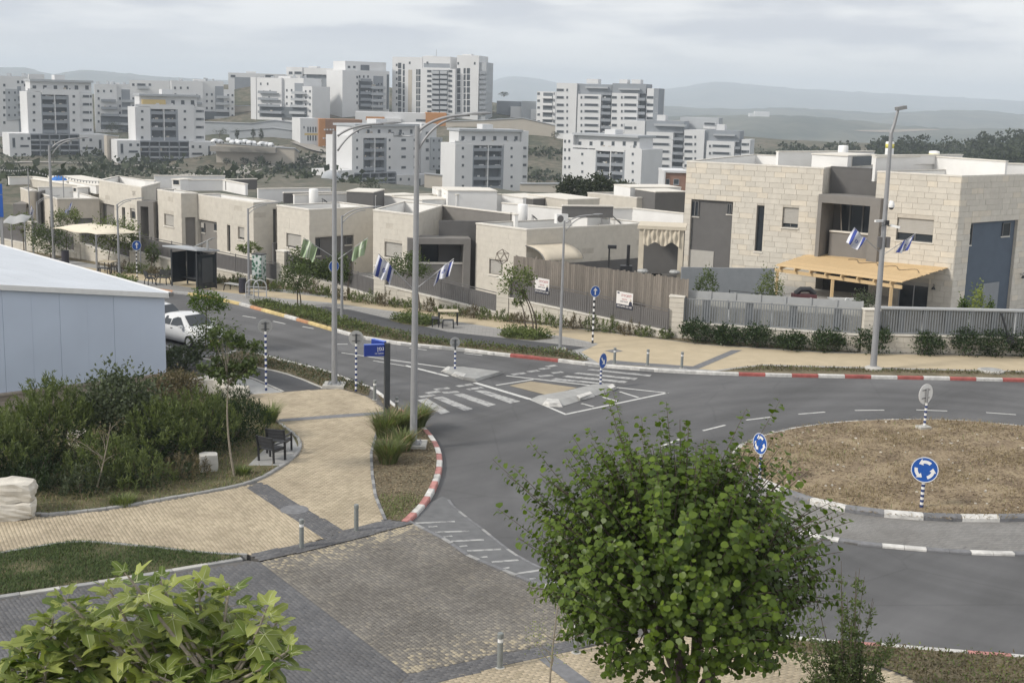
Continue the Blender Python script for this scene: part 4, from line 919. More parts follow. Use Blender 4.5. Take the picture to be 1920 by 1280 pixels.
# ------------------------------------------------------------------ garden walls and fences along the pavement
WB = {}
def fence_run(label, a, b_, zt0, zt1, fh, kind, single=True, pil=True, gate=False):
 """stone garden wall from a to b (photographed base), sloping top zt0->zt1, metal fence of height fh on it"""
 A = G(*a, PZ); B = G(*b_, PZ); F_ = Face(A, B); w_ = thing('garden_wall', label[0], 'wall', A, 0, 'stone garden walls along the pavement')
 th = .3; mb = MB()
 mb.add([F_.p(0, -.2, 0), F_.p(F_.L, -.2, 0), F_.p(F_.L, zt1, 0), F_.p(0, zt0, 0), F_.p(0, -.2, -th), F_.p(F_.L, -.2, -th), F_.p(F_.L, zt1, -th), F_.p(0, zt0, -th)],
   [(0, 1, 2, 3), (5, 4, 7, 6), (3, 2, 6, 7), (1, 5, 6, 2), (4, 0, 3, 7)]); mb.build('wall', M['mortar'], w_)
 j = MB(); h = .26
 zmax = max(zt0, zt1)
 for r in range(int(zmax / h) + 1):
  s_ = -rng.random() * .4
  while s_ < F_.L - .05:
   l = rng.uniform(.45, .8); c0, c1 = max(s_, 0) + .008, min(s_ + l, F_.L) - .008; s_ += l
   z0 = -.1 + r * h + .008; tops = [min(z0 + h - .016, zt0 + (zt1 - zt0) * c / F_.L - .005) for c in (c0, c1)]
   if min(tops) - z0 < .04 or c1 - c0 < .08: continue
   o = .02 + rng.normal(0, .004); mb = MB() if single else j
   mb.add([F_.p(c0, z0, o), F_.p(c1, z0, o), F_.p(c1, tops[1], o), F_.p(c0, tops[0], o), F_.p(c0, z0, 0), F_.p(c1, z0, 0), F_.p(c1, tops[1], 0), F_.p(c0, tops[0], 0)],
     [(0, 1, 2, 3), (3, 2, 6, 7), (1, 5, 6, 2), (4, 0, 3, 7), (4, 5, 1, 0)])
   if single: mb.build('stone', M['stone'], w_)
 if not single: j.build('stone_cladding', M['stone'], w_, kind='stuff')
 n_ = max(1, int(F_.L / 1.1)); ts = np.linspace(0, 1, n_ + 1)
 for t0, t1 in zip(ts, ts[1:]):
  za, zb = zt0 + (zt1 - zt0) * t0, zt0 + (zt1 - zt0) * t1; mb = MB(); sa, sb = F_.L * t0 + .004, F_.L * t1 - .004
  V = [F_.p(sa, za, .06), F_.p(sb, zb, .06), F_.p(sb, zb, -th - .04), F_.p(sa, za, -th - .04)]; V += [v_ + np.array([0, 0, .07]) for v_ in V]
  mb.add(V, [(0, 3, 2, 1), (4, 5, 6, 7), (0, 1, 5, 4), (1, 2, 6, 5), (2, 3, 7, 6), (3, 0, 4, 7)]); mb.build('coping', M['coping'], w_)
 if pil:
  mb = MB(); F_.box(mb, -.75, -.004, -.2, 2.3, -.42, .06); p_ = mb.build('pillar', M['mortar'], w_)
  for r in range(9):
   z0 = -.1 + r * .265
   mb = MB(); F_.box(mb, -.765, .008, z0 + .008, z0 + .257, -.43, .085); mb.build('stone', M['stone'], p_)
  mb = MB(); F_.box(mb, -.8, .04, 2.302, 2.37, -.46, .12); mb.build('cap', M['coping'], p_)
 # fence
 dark = kind == 'dark'; mt = M['fence_dark'] if dark else M['fence_grey']
 fc = thing('metal_fence', label[1], 'fence', A, 0, 'metal fences on the garden walls')
 zt = lambda s_: zt0 + (zt1 - zt0) * s_ / F_.L + .07
 def pbar(s0, z0, s1, z1, wd, name, m2=mt, out=-.15, wz=None): mb = MB(); mb.beam(F_.p(s0, z0, out), F_.p(s1, z1, out), wd, wz or wd); return mb.build(name, m2, fc)
 bay = 1.75 if dark else 2.3; nb = max(1, round(F_.L / bay))
 for k in range(nb + 1): s_ = .04 + (F_.L - .08) * k / nb; pbar(s_, zt(s_), s_, zt(s_) + fh + (.05 if dark else 0), .06, 'post')
 for k in range(nb):
  s0 = .04 + (F_.L - .08) * k / nb + .035; s1 = .04 + (F_.L - .08) * (k + 1) / nb - .035
  for hh_ in ((.06, fh - .02, fh - .16) if dark else (.06, fh - .06)): pbar(s0, zt(s0) + hh_, s1, zt(s1) + hh_, .045, 'rail')
  nsl = int((s1 - s0) / (.115 if dark else .13))
  for i in range(nsl):
   s_ = s0 + (s1 - s0) * (i + .5) / nsl
   mb = MB(); zz = zt(s_); F_.box(mb, s_ - (.05 if dark else .028), s_ + (.05 if dark else .028), zz + .08, zz + (fh - .18 if dark else fh - .08), -.165, -.14); mb.build('slat', mt, fc)
  if not dark:
   mb = MB(); F_.box(mb, s0 + .5 * (s1 - s0) - .17, s0 + .5 * (s1 - s0) + .17, zt(s0) + .05, zt(s0) + fh - .05, -.22, -.19); mb.build('panel', mt, fc)
   mb = MB(); F_.box(mb, s0, s1, zt(s0) + .02, zt(s0) + fh - .05, -.55, -.53); mb.build('backing_sheet', M['fence_mesh'], fc)
 return F_, w_, fc
M['fence_mesh'] = simple('pale_mesh_sheet', (.4, .4, .38), .8, .12, 5)
FR1 = fence_run(('stone garden wall with pillar at the bend, below the fence with pale board band', 'grey metal fence with pale boards on top, in front of the pergola'), (1279, 634), (1610, 659), .92, .95, 1.3, 'grey')
FR2 = fence_run(('stone garden wall at the right edge behind the dark green hedge', 'grey metal fence at the right edge, behind the tall camera pole'), (1643, 661), (2080, 670), 1.02, 1.0, 1.35, 'grey')
FL1 = fence_run(('stone garden wall below the two sale banners', 'dark slatted metal fence carrying two sale banners'), (953, 596), (1251, 634), 1.24, .45, 1.12, 'dark')
FL2 = fence_run(('stone garden wall between the tallest lamp post and the lattice ball', 'dark slatted metal fence below the long balcony frame'), (722, 569), (932, 593.5), 1.18, .3, 1.1, 'dark')
FL3 = fence_run(('stone garden wall below the green climbing plant', 'dark metal fence covered by a green climbing plant'), (535, 536), (704, 566), 1.15, .4, 1.1, 'dark', single=False)
FL4 = fence_run(('stone garden wall behind the bus shelter', 'dark metal fence behind the bus shelter'), (244, 503), (524, 535), 1.3, .3, 1.15, 'dark', single=False, pil=False)
FL5 = fence_run(('stone garden wall behind the round green tree at left', 'dark metal fence behind the round green tree at left'), (152, 486), (242, 503), 1.25, .75, 1.1, 'dark', single=False)
FL6 = fence_run(('stone garden wall below the left shade sail, behind the leftmost tall lamp', 'dark metal fence behind the leftmost tall lamp'), (62, 472), (144, 485), 1.2, .5, 1.1, 'dark', single=False)
FL7 = fence_run(('stone garden wall at the far left edge of the picture', 'dark metal fence at the far left edge of the picture'), (-120, 448), (52, 470), 1.1, .6, 1.1, 'dark', single=False)
# pale boards fixed above the first grey fence
F_ = FR1[0]
for k in range(7):
 mb = MB(); F_.box(mb, .0 + F_.L * k / 7 + .01, F_.L * (k + 1) / 7 - .01, 2.12, 2.62, -.62, -.57); mb.build('top_board', M['fence_band'], FR1[2])
 mb = MB(); F_.box(mb, F_.L * (k + 1) / 7 - .06, F_.L * (k + 1) / 7 + .06, 1.0, 2.66, -.56, -.52); mb.build('board_post', M['fence_band'], FR1[2])
F_ = FR2[0]
mb = MB(); F_.box(mb, 0, F_.L, 2.36, 2.44, -.6, -.1); mb.build('top_rail', M['fence_band'], FR2[2])
# weathered board screen behind the banner fence
Fb = Face(FL1[0].p(-.2, 0, -.75), FL1[0].p(FL1[0].L + .75, 0, -.75)); bs = thing('board_screen', 'weathered wooden board screen standing behind the banner fence', 'fence', Fb.p(0, .1))
nbd = 84
za, zb = Fb.st(957, 479)[1], Fb.st(1270, 522)[1]
for k in range(nbd):
 s0, s1 = Fb.L * k / nbd, Fb.L * (k + 1) / nbd; zz = za + (zb - za) * k / nbd + rng.normal(0, .03); mb = MB()
 mb.add([Fb.p(s0 + .006, .1, 0), Fb.p(s1 - .006, .1, 0), Fb.p(s1 - .006, zz + rng.normal(0, .01), 0), Fb.p(s0 + .006, zz, 0), Fb.p(s0 + .006, .1, -.02), Fb.p(s1 - .006, .1, -.02), Fb.p(s1 - .006, zz, -.02), Fb.p(s0 + .006, zz, -.02)], [(0, 1, 2, 3), (5, 4, 7, 6), (3, 2, 6, 7), (1, 5, 6, 2), (4, 0, 3, 7)])
 mb.build('board', M['board'], bs)
for z_ in (.9, 2.2): mb = MB(); mb.beam(Fb.p(0, z_, -.05), Fb.p(Fb.L, z_, -.05), .05, .09); mb.build('rail', M['board'], bs)
# sale banners
def text(s_, size, mat, parent, origin, u, n, name='lettering', align='CENTER', rtl=False, extr=.001):
 cu = bpy.data.curves.new(name, 'FONT'); cu.body = s_[::-1] if rtl else s_; cu.size = size; cu.align_x = align; cu.align_y = 'CENTER'; cu.extrude = extr
 cu.materials.append(mat); o = bpy.data.objects.new(name, cu); COL.objects.link(o); o.parent = parent
 u = Vector(u).normalized(); n = Vector(n).normalized(); up = n.cross(u); mm = Matrix((u, up, n)).transposed().to_4x4()
 mm.translation = Vector(np.asarray(origin, float) - np.array(wloc(parent))); bpy.context.view_layer.update(); me = bpy.data.meshes.new_from_object(o); bpy.data.objects.remove(o); o = link(name, me, parent); o.matrix_local = mm; return o
M['banner'] = simple('banner_white', (.72, .7, .69), .6, .04, 4); M['banner_red'] = simple('banner_red', (.42, .06, .07), .6, .05, 4); M['banner_dark'] = simple('banner_navy', (.03, .035, .06), .6, .05, 4)
def banner(q, label):
 F_ = FL1[0]; s0, s1, z0, z1 = F_.rect(*q); t = thing('sale_banner', label, 'banner', F_.p(s0, z0, -.1), 0, 'sale banners on the dark fence'); o = -.11; w_ = s1 - s0; h = z1 - z0
 P = lambda a, z, o_=0: F_.p(s0 + a * w_, z0 + z * h - (s0 + a * w_ - s0) * .065, o + o_)
 def quad(a0, z0_, a1, z1_, of, mt, nm): mb = MB(); mb.add([P(a0, z0_, of), P(a1, z0_, of), P(a1, z1_, of), P(a0, z1_, of), P(a0, z0_, of - .006), P(a1, z0_, of - .006), P(a1, z1_, of - .006), P(a0, z1_, of - .006)], [(0, 1, 2, 3), (5, 4, 7, 6), (3, 2, 6, 7), (1, 5, 6, 2), (4, 0, 3, 7)]); return mb.build(nm, mt, t)
 quad(0, .0, 1, .24, 0, M['banner_dark'], 'lower_strip'); quad(0, .24, 1, 1, 0, M['banner'], 'sheet')
 quad(.05, .86, .18, .95, .007, M['banner_dark'], 'emblem'); u = P(1, 0) - P(0, 0)
 text('למכירה', h * .22, M['banner_red'], t, P(.60, .79, .01), u, F_.n, rtl=True)
 text('פרטים', h * .12, M['banner_red'], t, P(.5, .56, .01), u, F_.n, rtl=True); text('דניאל ששון', h * .11, M['banner_dark'], t, P(.47, .42, .01), u, F_.n, rtl=True)
 text('050-694-33-48', h * .165, M['banner'], t, P(.5, .12, .01), u, F_.n)
 mb = MB(); mb.lathe(P(.87, .30, .012), [(.0, 0), (.09 * w_, .0)], 10)
 b2 = MB(); c = P(.87, .24, .012); uu = unit(u); V = [c - uu * .11 * w_, c + uu * .11 * w_, c + uu * .08 * w_ + np.array([0, 0, .2 * h]), c + np.array([0, 0, .28 * h]), c - uu * .08 * w_ + np.array([0, 0, .2 * h])]; b2.add(V, [(0, 1, 2, 3, 4)]); b2.build('portrait', M['banner_dark'], t)
 b2 = MB(); c = P(.87, .56, .013); b2.add([c + uu * .05 * w_ * math.cos(a) + np.array([0, 0, .07 * h * math.sin(a)]) for a in np.linspace(0, 2 * math.pi, 12, endpoint=False)], [tuple(range(12))]); b2.build('portrait_head', M['canvas'], t)
banner((1001, 521, 1028, 550), 'white and navy sale banner nearer the lattice ball and small tree')
banner((1154, 547, 1185, 578), 'white and navy sale banner nearer the blue round sign')
# lattice ball on the pillar
c = G(941, 504, 2.42); ic = bmesh.new(); bmesh.ops.create_icosphere(ic, subdivisions=1, radius=.45); mb = MB()
for e in ic.edges: mb.tube([np.array(e.verts[0].co) + c + np.array([0, 0, .72]), np.array(e.verts[1].co) + c + np.array([0, 0, .72])], .014, 5)
mb.tube([c + np.array([0, 0, -.03]), c + np.array([0, 0, .3])], .03, 6); ic.free()
tag(mb.build('lattice_ball', M['bark']), 'open lattice ball ornament on the garden wall pillar', 'ornament')

# ------------------------------------------------------------------ pine pergola
pg = thing('pergola', 'new pine pergola with plank roof in front of the big stone house', 'pergola', G(1600, 600, 0))
FL_, FR_, BR_, BL_ = G(1452, 497, 2.85), G(1690, 529, 2.85), G(1785, 499, 3.2), G(1545, 466, 3.25)
npl = 34
for k in range(npl):
 t0, t1 = k / npl + .0012, (k + 1) / npl - .0012; lift = .022 * (k % 2)
 a0, a1 = FL_ + (BL_ - FL_) * t0, FL_ + (BL_ - FL_) * t1; b0, b1 = FR_ + (BR_ - FR_) * t0, FR_ + (BR_ - FR_) * t1
 e = unit(FR_ - FL_); a0, a1 = a0 + e * rng.normal(0, .04), a1 + e * rng.normal(0, .04); b0 = b0 + e * rng.normal(0, .07); b1 = b1 + e * rng.normal(0, .02)
 V = [a0, b0, b1, a1]; V = [v_ + np.array([0, 0, lift * .4]) for v_ in V]; V += [v_ - np.array([0, 0, .03]) for v_ in V]; mb = MB()
 mb.add(V, [(0, 1, 2, 3), (7, 6, 5, 4), (0, 4, 5, 1), (1, 5, 6, 2), (2, 6, 7, 3), (3, 7, 4, 0)]); mb.build('plank', M['pine'], pg)
for k in range(8):
 f_ = (k + .4) / 8; a = FL_ + (FR_ - FL_) * f_; b_ = BL_ + (BR_ - BL_) * f_; d = np.array([0, 0, -.13]); mb = MB(); mb.beam(a + d - unit(b_ - a) * .12, b_ + d, .07, .16); mb.build('joist', M['pine'], pg)
d = unit(BL_ - FL_) * .18; mb = MB(); mb.beam(FL_ + d + np.array([0, 0, -.31]), FR_ + d + np.array([0, 0, -.31]), .1, .2); mb.build('beam', M['pine'], pg)
for px_ in (1565, 1672):
 f_ = (px_ - 1452) / (1690 - 1452); p = FL_ + (FR_ - FL_) * f_ + d; mb = MB(); mb.beam((p[0], p[1], -.1), (p[0], p[1], 2.43), .16, .16); mb.build('post', M['pine'], pg)
p = FL_ + d + (FR_ - FL_) * .02; mb = MB(); mb.beam((p[0], p[1], -.1), (p[0], p[1], 2.43), .14, .14); mb.build('post', M['pine'], pg)
# twigs / cable lying on the roof
def on_roof(u, v): a = FL_ + (FR_ - FL_) * u; b_ = BL_ + (BR_ - BL_) * u; return a + (b_ - a) * v + np.array([0, 0, .05])
cab = [on_roof(.35 + .6 * t, .62 - .1 * t + .06 * math.sin(t * 23)) for t in np.linspace(0, 1, 40)]
tag(MB().tube(cab, .018, 5).build('cable', M['bark']), 'thin brown cable lying across the pine pergola roof', 'cable')
# things under the pergola
def plastic_chair(p, rz, label):
 t = thing('plastic_chair', label, 'chair', p, rz); b = MB(); b.box((0, 0, .44), (.46, .46, .04)); b.build('seat', M['white'], t, False, False)
 b = MB(); b.beam((-.2, .22, .46), (-.17, .3, .9), .03, .03); b.beam((.2, .22, .46), (.17, .3, .9), .03, .03); b.tube([(-.19, .3, .86), (-.1, .31, .95), (.1, .31, .95), (.19, .3, .86)], .03, 6)
 for k in range(5): b.beam((-.12 + k * .06, .24, .46), (-.11 + k * .055, .31, .92), .03, .012)
 b.build('backrest', M['white'], t, False, False)
 for sx in (-1, 1):
  for sy in (-1, 1): b = MB(); b.beam((sx * .19, sy * .19, .43), (sx * .23, sy * .23, 0), .035, .035); b.build('leg', M['white'], t, False, False)
  b = MB(); b.tube([(sx * .22, -.2, .44), (sx * .24, -.18, .64), (sx * .24, .2, .66)], .022, 6); b.build('armrest', M['white'], t, False, False)
 return t
plastic_chair(Dp(1596, 574, 70.5) * np.array([1, 1, 0]) + np.array([0, 0, PZ + .9]), .6, 'white plastic garden chair with slatted back under the pergola') if False else plastic_chair((*Dp(1596, 574, 69.5)[:2], 1.05), .6, 'white plastic garden chair with slatted back under the pergola')
yd = MB(); yd.prism([FR1[0].p(-.4, 0, -.7)[:2], FR1[0].p(FR1[0].L, 0, -.7)[:2], FR2[0].p(1.2, 0, -.7)[:2], fB.p(fB.L * .3, 0, 0)[:2], fA.p(0, 0, 0)[:2]], 0, 1.05)
yd.build('terrace', M['concrete'], kind='structure')
t = thing('garden_table', 'pale garden table behind the white plastic chair', 'table', (*Dp(1583, 556, 71)[:2], 1.05)); b = MB(); b.box((0, 0, .72), (1.7, .9, .05)); b.build('tabletop', M['sign_back'], t, False, False)
for sx in (-1, 1):
 for sy in (-1, 1): b = MB(); b.box((sx * .75, sy * .38, .35), (.06, .06, .69)); b.build('leg', M['sign_back'], t, False, False)
t = thing('covered_grill', 'dark red covered garden grill under the pergola', 'grill', (*Dp(1507, 560, 71)[:2], 1.05)); b = MB(); b.box((0, 0, .5), (1.3, .7, .9)); b.build('cover', simple('dark_red_cover', (.09, .03, .035), .8), t, False, False); b = MB(); b.tube([(-.5, 0, .95), (-.2, 0, 1.2), (.3, 0, 1.22), (.6, 0, .95)], .16, 8); b.build('hood', M['black'], t, False, False)
# grey yard wall left of the pergola
Fy = Face((*Dp(1278, 512, 73)[:2],), (*Dp(1452, 515, 73.5)[:2],)); mb = MB(); Fy.box(mb, 0, Fy.L, 0, Fy.st(1400, 503)[1], -.2, 0); tag(mb.build('yard_wall', M['fence_grey']), 'plain grey yard wall left of the pergola', 'wall')
t = thing('mesh_gate', 'thin dark mesh fence panel in the yard left of the pergola', 'fence', (*Dp(1420, 545, 70)[:2], 1.0)); u = fA.u
b = MB(); p0 = np.array(t.location); w_ = 3.2
for k in range(3): b.beam(p0 - u * 1.6 + u * k * w_ / 2, p0 - u * 1.6 + u * k * w_ / 2 + np.array([0, 0, 1.15]), .05, .05)
for z_ in (.3, .7, 1.12): b.beam(p0 - u * 1.6 + np.array([0, 0, z_]), p0 + u * 1.6 + np.array([0, 0, z_]), .025, .025)
b.build('frame', M['black'], t)
t = thing('patio_heater', 'small white grill cart beside the stone house wall', 'grill cart', (*Dp(1393, 500, 74)[:2], 2.0)); b = MB(); b.box((0, 0, .3), (.9, .5, .3)); b.build('body', M['white'], t, False, False); b = MB(); b.tube([(-.3, 0, .45), (-.1, 0, .62), (.3, 0, .5)], .09, 8); b.build('lid', M['black'], t, False, False); b = MB(); b.beam((-.3, 0, 0), (-.3, 0, .2), .05, .05); b.beam((.3, 0, 0), (.3, 0, .2), .05, .05); b.build('leg', M['black'], t, False, False)
# black post leaning on the right fence
p = FR2[0].p(*FR2[0].rect(1882, 585, 1890, 590)[:1], 0); s_ = FR2[0].rect(1882, 580, 1890, 600)[0]
t = thing('umbrella_pole', 'black folded pole leaning against the right grey fence', 'pole', FR2[0].p(s_, .2, .2)); b = MB(); b.tube([FR2[0].p(s_ - .15, 2.3, .05), FR2[0].p(s_ + .25, 1.1, .3)], .06, 8); b.build('shaft', M['black'], t); b = MB(); q = FR2[0].p(s_ + .28, 1.0, .32); b.box(q, (.4, .3, .35)); b.build('base', M['black'], t)

# ------------------------------------------------------------------ curtained pergola between the houses
cp_ = thing('curtained_pergola', 'cream pergola with gathered fabric curtain between two stone houses', 'pergola', G(1240, 560))
Fp = Face(Dp(1197, 470, 74.5), Dp(1281, 470, 74.1)); zt = Fp.st(1240, 424)[1]
mb = MB()
for s_ in (0, Fp.L - .3): Fp.box(mb, s_, s_ + .3, -.2, zt - .2, -.3, 0)
mb.build('post', M['canvas'], cp_); mb = MB(); Fp.box(mb, -.1, Fp.L + .1, zt - .2, zt, -2.6, .12); mb.build('roof', M['canvas'], cp_)
zc = Fp.st(1240, 458)[1]; V = []; nx_ = 40
for i in range(nx_ + 1):
 for j in range(8):
  a = .25 + (Fp.L - .5) * i / nx_; z_ = zt - .2 + (zc - zt + .2 - .12 * math.sin(i * .35) * (j == 7)) * j / 7; V.append(Fp.p(a, z_, .05 + .05 * math.sin(i * 1.3) + .03 * math.sin(i * .5 + j)))
Fq = np.array([[i * 8 + j, (i + 1) * 8 + j, (i + 1) * 8 + j + 1, i * 8 + j + 1] for i in range(nx_) for j in range(7)])
link('curtain', mesh_np('curtain', np.array(V) - np.array(wloc(cp_)), Fq, M['canvas'], smooth=True), cp_)
mb = MB(); Fp.box(mb, 0, Fp.L, -.2, zt - .25, -2.5, -2.4); mb.build('back_sheet', M['dark_plaster'], cp_)
for i, (px_, py_, lab) in enumerate([(1228, 508, 'taupe armchair inside the curtained pergola'), (1250, 512, 'low taupe sofa inside the curtained pergola')]):
 t = thing('armchair' if i == 0 else 'sofa', lab, 'armchair' if i == 0 else 'sofa', (*Dp(px_, py_, 75.5)[:2], 1.6 - .3)); wd = .9 if i == 0 else 1.7
 b = MB(); b.box((0, 0, .25), (wd, .8, .4)); b.build('seat', M['mid_plaster'], t, False, False); b = MB(); b.box((0, .35, .6), (wd, .25, .7)); b.build('backrest', M['mid_plaster'], t, False, False)
 for sx in (-1, 1): b = MB(); b.box((sx * (wd / 2 + .08), 0, .35), (.16, .8, .5)); b.build('armrest', M['mid_plaster'], t, False, False)
mb = MB(); mb.prism([Fp.p(-1, 0, .5)[:2], Fp.p(Fp.L + .6, 0, .5)[:2], Fp.p(Fp.L + .6, 0, -4)[:2], Fp.p(-1, 0, -4)[:2]], 0, 1.3); mb.build('terrace', M['concrete'], kind='structure')
for px_, py_, lab in ((1205, 508, 'pale cushion at the pergola opening, near the board screen'), (1265, 510, 'pale cushion on the sofa inside the curtained pergola')):
 mb = MB(); p = Dp(px_, py_, 74.2); mb.lathe(p, [(.02, -.12), (.28, -.08), (.34, 0), (.26, .1), (.03, .13)], 10); tag(mb.build('cushion', M['sign_back']), lab, 'cushion')
# curved awning on the house with solar panel
V = []; A0 = s2.st(990, 470); n1, n2 = 12, 6; s0 = s2.st(985, 480)[0]; s1 = s2.st(1056, 470)[0]
for i in range(n1 + 1):
 a = math.pi * .5 * i / n1
 for j in range(n2 + 1): V.append(s2.p(s0 + (s1 - s0) * j / n2, 2.75 + .75 * math.cos(a), .02 + 1.9 * math.sin(a)))
Fq = np.array([[i * (n2 + 1) + j, i * (n2 + 1) + j + 1, (i + 1) * (n2 + 1) + j + 1, (i + 1) * (n2 + 1) + j] for i in range(n1) for j in range(n2)])
aw = thing('awning', 'curved beige awning on the wall behind the board screen', 'awning', s2.p(s0, 2.7)); o = link('cover', mesh_np('cover', np.array(V) - np.array(aw.location), Fq, M['canvas'], smooth=True), aw)
md = o.modifiers.new('thick', 'SOLIDIFY'); md.thickness = .03
mb = MB()
for s_ in (s0 - .02, s1 + .02): mb.tube([s2.p(s_, 2.75 + .75 * math.cos(a), .02 + 1.9 * math.sin(a)) for a in np.linspace(0, math.pi / 2, 10)], .035, 6)
mb.build('rib', M['frame'], aw)
# garden lamp and chimney pipe in that yard
p = Dp(1141, 505, 74.5); t = thing('garden_lamp', 'black lamp post in the yard behind the board screen', 'lamp', (p[0], p[1], 1)); mb = MB(); mb.tube([(p[0], p[1], 1), (p[0], p[1], p[2] + 1.25)], .05, 8); mb.build('post', M['black'], t); mb = MB(); mb.box((p[0] + .15, p[1] - .1, p[2] + 1.35), (.5, .3, .2)); mb.build('head', M['black'], t)
p = Dp(1177, 500, 75); t = thing('barbecue', 'black barbecue with tall chimney in the yard', 'barbecue', (p[0], p[1], 1)); mb = MB(); mb.tube([(p[0], p[1], p[2]), (p[0], p[1], p[2] + 1.3)], .1, 10); mb.build('chimney', M['black'], t); mb = MB(); mb.box((p[0] - .1, p[1], p[2] - .3), (.7, .6, .75)); mb.build('firebox', M['black'], t)

# ------------------------------------------------------------------ cream shade sail and canopies, left houses
def sail(pts, label, mat='canvas', n=10, sag=.3):
 P = [np.array(p) for p in pts]; V = []
 for i in range(n + 1):
  for j in range(n + 1):
   u, v = i / n, j / n; q = (P[0] * (1 - u) + P[1] * u) * (1 - v) + (P[3] * (1 - u) + P[2] * u) * v; q = q + np.array([0, 0, sag * (4 * u * (1 - u)) * (4 * v * (1 - v)) + .06 * math.sin(9 * u + 3 * v)]); V.append(q)
 Fq = np.array([[i * (n + 1) + j, (i + 1) * (n + 1) + j, (i + 1) * (n + 1) + j + 1, i * (n + 1) + j + 1] for i in range(n) for j in range(n)])
 t = thing('shade_sail', label, 'shade sail', P[0] * np.array([1, 1, 0])); o = link('fabric', mesh_np('fabric', np.array(V) - np.array(t.location), Fq, M[mat], smooth=True), t); o.modifiers.new('t', 'SOLIDIFY').thickness = .02
 mb = MB()
 for p in P: mb.tube([(p[0], p[1], 0), p], .05, 6)
 mb.build('post', M['pole'], t); return t
M['sail'] = simple('cream_sail', (.68, .62, .5), .85, .05, 1)
sail([G(98, 428, 2.7), G(180, 440, 2.7), G(262, 434, 2.9), G(178, 418, 3.2)], 'large cream shade sail left of the tall door frame', 'sail')
sail([G(2, 420, 2.6), G(46, 418, 2.7), G(60, 403, 3.), G(20, 404, 3.)], 'small white canopy at the far left edge of the street', 'sign_back', sag=.1)
# blue sheeted hoarding at the left picture edge
Fh = Face(Dp(-40, 400, 88), Dp(6, 400, 88)); hd = thing('blue_hoarding', 'tall blue hoarding at the left edge of the picture', 'hoarding', Fh.p(0, 0))
zt = Fh.st(3, 345)[1]; zm = Fh.st(3, 365)[1]; zb = Fh.st(3, 407)[1]
for z0, z1 in ((zb, zm - .02), (zm + .02, zt)): mb = MB(); Fh.box(mb, 0, Fh.L, z0, z1, -.06, 0); mb.build('panel', M['blue'], hd)
mb = MB(); Fh.box(mb, Fh.L - .3, Fh.L - .1, 0, zb, -.2, -.07); mb.build('post', M['pole'], hd)
# ================================================================== METAL HALL AT LEFT
M['hall_wall'] = simple('pale_blue_metal', (.53, .60, .72), .5, .04, .6)
M['hall_roof'] = simple('white_blue_roof', (.54, .575, .62), .5, .06, .5)
M['plinth_stone'] = simple('dusty_stone', (.36, .31, .26), .9, .12, 2.5, bump=.3, rnd=.12)
hl = thing('metal_hall', 'pale blue metal hall with low white roof at the left', 'hall', G(312, 728))
b0, b1 = G(312, 698, .95), G(-60, 744, .95); Fh = Face(b1, b0); ext = 5.
Fh = Face(b0[:2] + (b1 - b0)[:2] / np.linalg.norm((b1 - b0)[:2]) * 14, b0)
zr = Fh.st(312, 552)[1]; s_l, zl = Fh.st(0, 537); slope = (zl - zr) / (Fh.L - s_l)
ztop = lambda s: zr + (Fh.L - s) * slope
far = G(0, 464, zr); dv = np.array([far[0] - b0[0], far[1] - b0[1], 0]); dvu = dv / np.linalg.norm(dv); DEPTH = np.linalg.norm(dv) + 12
npn = 13
for k in range(npn):
 s0, s1 = Fh.L * k / npn + .003, Fh.L * (k + 1) / npn - .003; mb = MB(); dlt = .012 * (k % 2)
 mb.add([Fh.p(s0, .95, dlt), Fh.p(s1, .95, dlt), Fh.p(s1, ztop(s1), dlt), Fh.p(s0, ztop(s0), dlt), Fh.p(s0, .95, -.1), Fh.p(s1, .95, -.1), Fh.p(s1, ztop(s1), -.1), Fh.p(s0, ztop(s0), -.1)], [(0, 1, 2, 3), (5, 4, 7, 6), (3, 2, 6, 7), (1, 5, 6, 2), (4, 0, 3, 7), (0, 4, 5, 1)])
 mb.build('wall_panel', M['hall_wall'], hl)
Fs = Face(Fh.p(Fh.L, 0, 0), Fh.p(Fh.L, 0, 0) + dvu * DEPTH)
mb = MB(); Fs.box(mb, .02, Fs.L, .95, zr - .02, -.1, 0); mb.build('side_wall', M['hall_wall'], hl)
nr = 14
for k in range(nr):
 s0, s1 = Fh.L * k / nr, Fh.L * (k + 1) / nr; mb = MB(); z0, z1 = ztop(s0) + .02, ztop(s1) + .02
 if k == nr - 1: s1 += .12
 a, b_ = Fh.p(s0 + .01, z0, .14), Fh.p(s1, z1, .14); V = [a, b_, b_ + dvu * (DEPTH + .2), a + dvu * (DEPTH + .2)]; V += [v + np.array([0, 0, .06]) for v in V]
 mb.add(V, [(0, 3, 2, 1), (4, 5, 6, 7), (0, 1, 5, 4), (1, 2, 6, 5), (2, 3, 7, 6), (3, 0, 4, 7)])
 mb.build('roof_panel', M['hall_roof'], hl)
mb = MB(); mb.beam(Fh.p(0, ztop(0) - .02, .17), Fh.p(Fh.L + .12, ztop(Fh.L) - .02, .17), .05, .2); mb.build('fascia', M['white'], hl)
e = Fh.p(Fh.L + .2, zr + .02, .15); mb = MB(); mb.beam(e, e + dvu * DEPTH, .16, .14); mb.build('gutter', M['white'], hl)
mb = MB(); mb.box(e + np.array([.02, -.03, 0]), (.18, .14, .16)); mb.build('gutter_end', M['frame'], hl)
mb = MB(); Fh.box(mb, 0, Fh.L + .15, .86, .945, -.1, .16); mb.build('plinth_cap', M['plinth_stone'], hl)
mb = MB(); Fh.box(mb, 0, Fh.L + .1, -.1, .858, -.3, .08); mb.build('plinth', M['mortar'], hl)
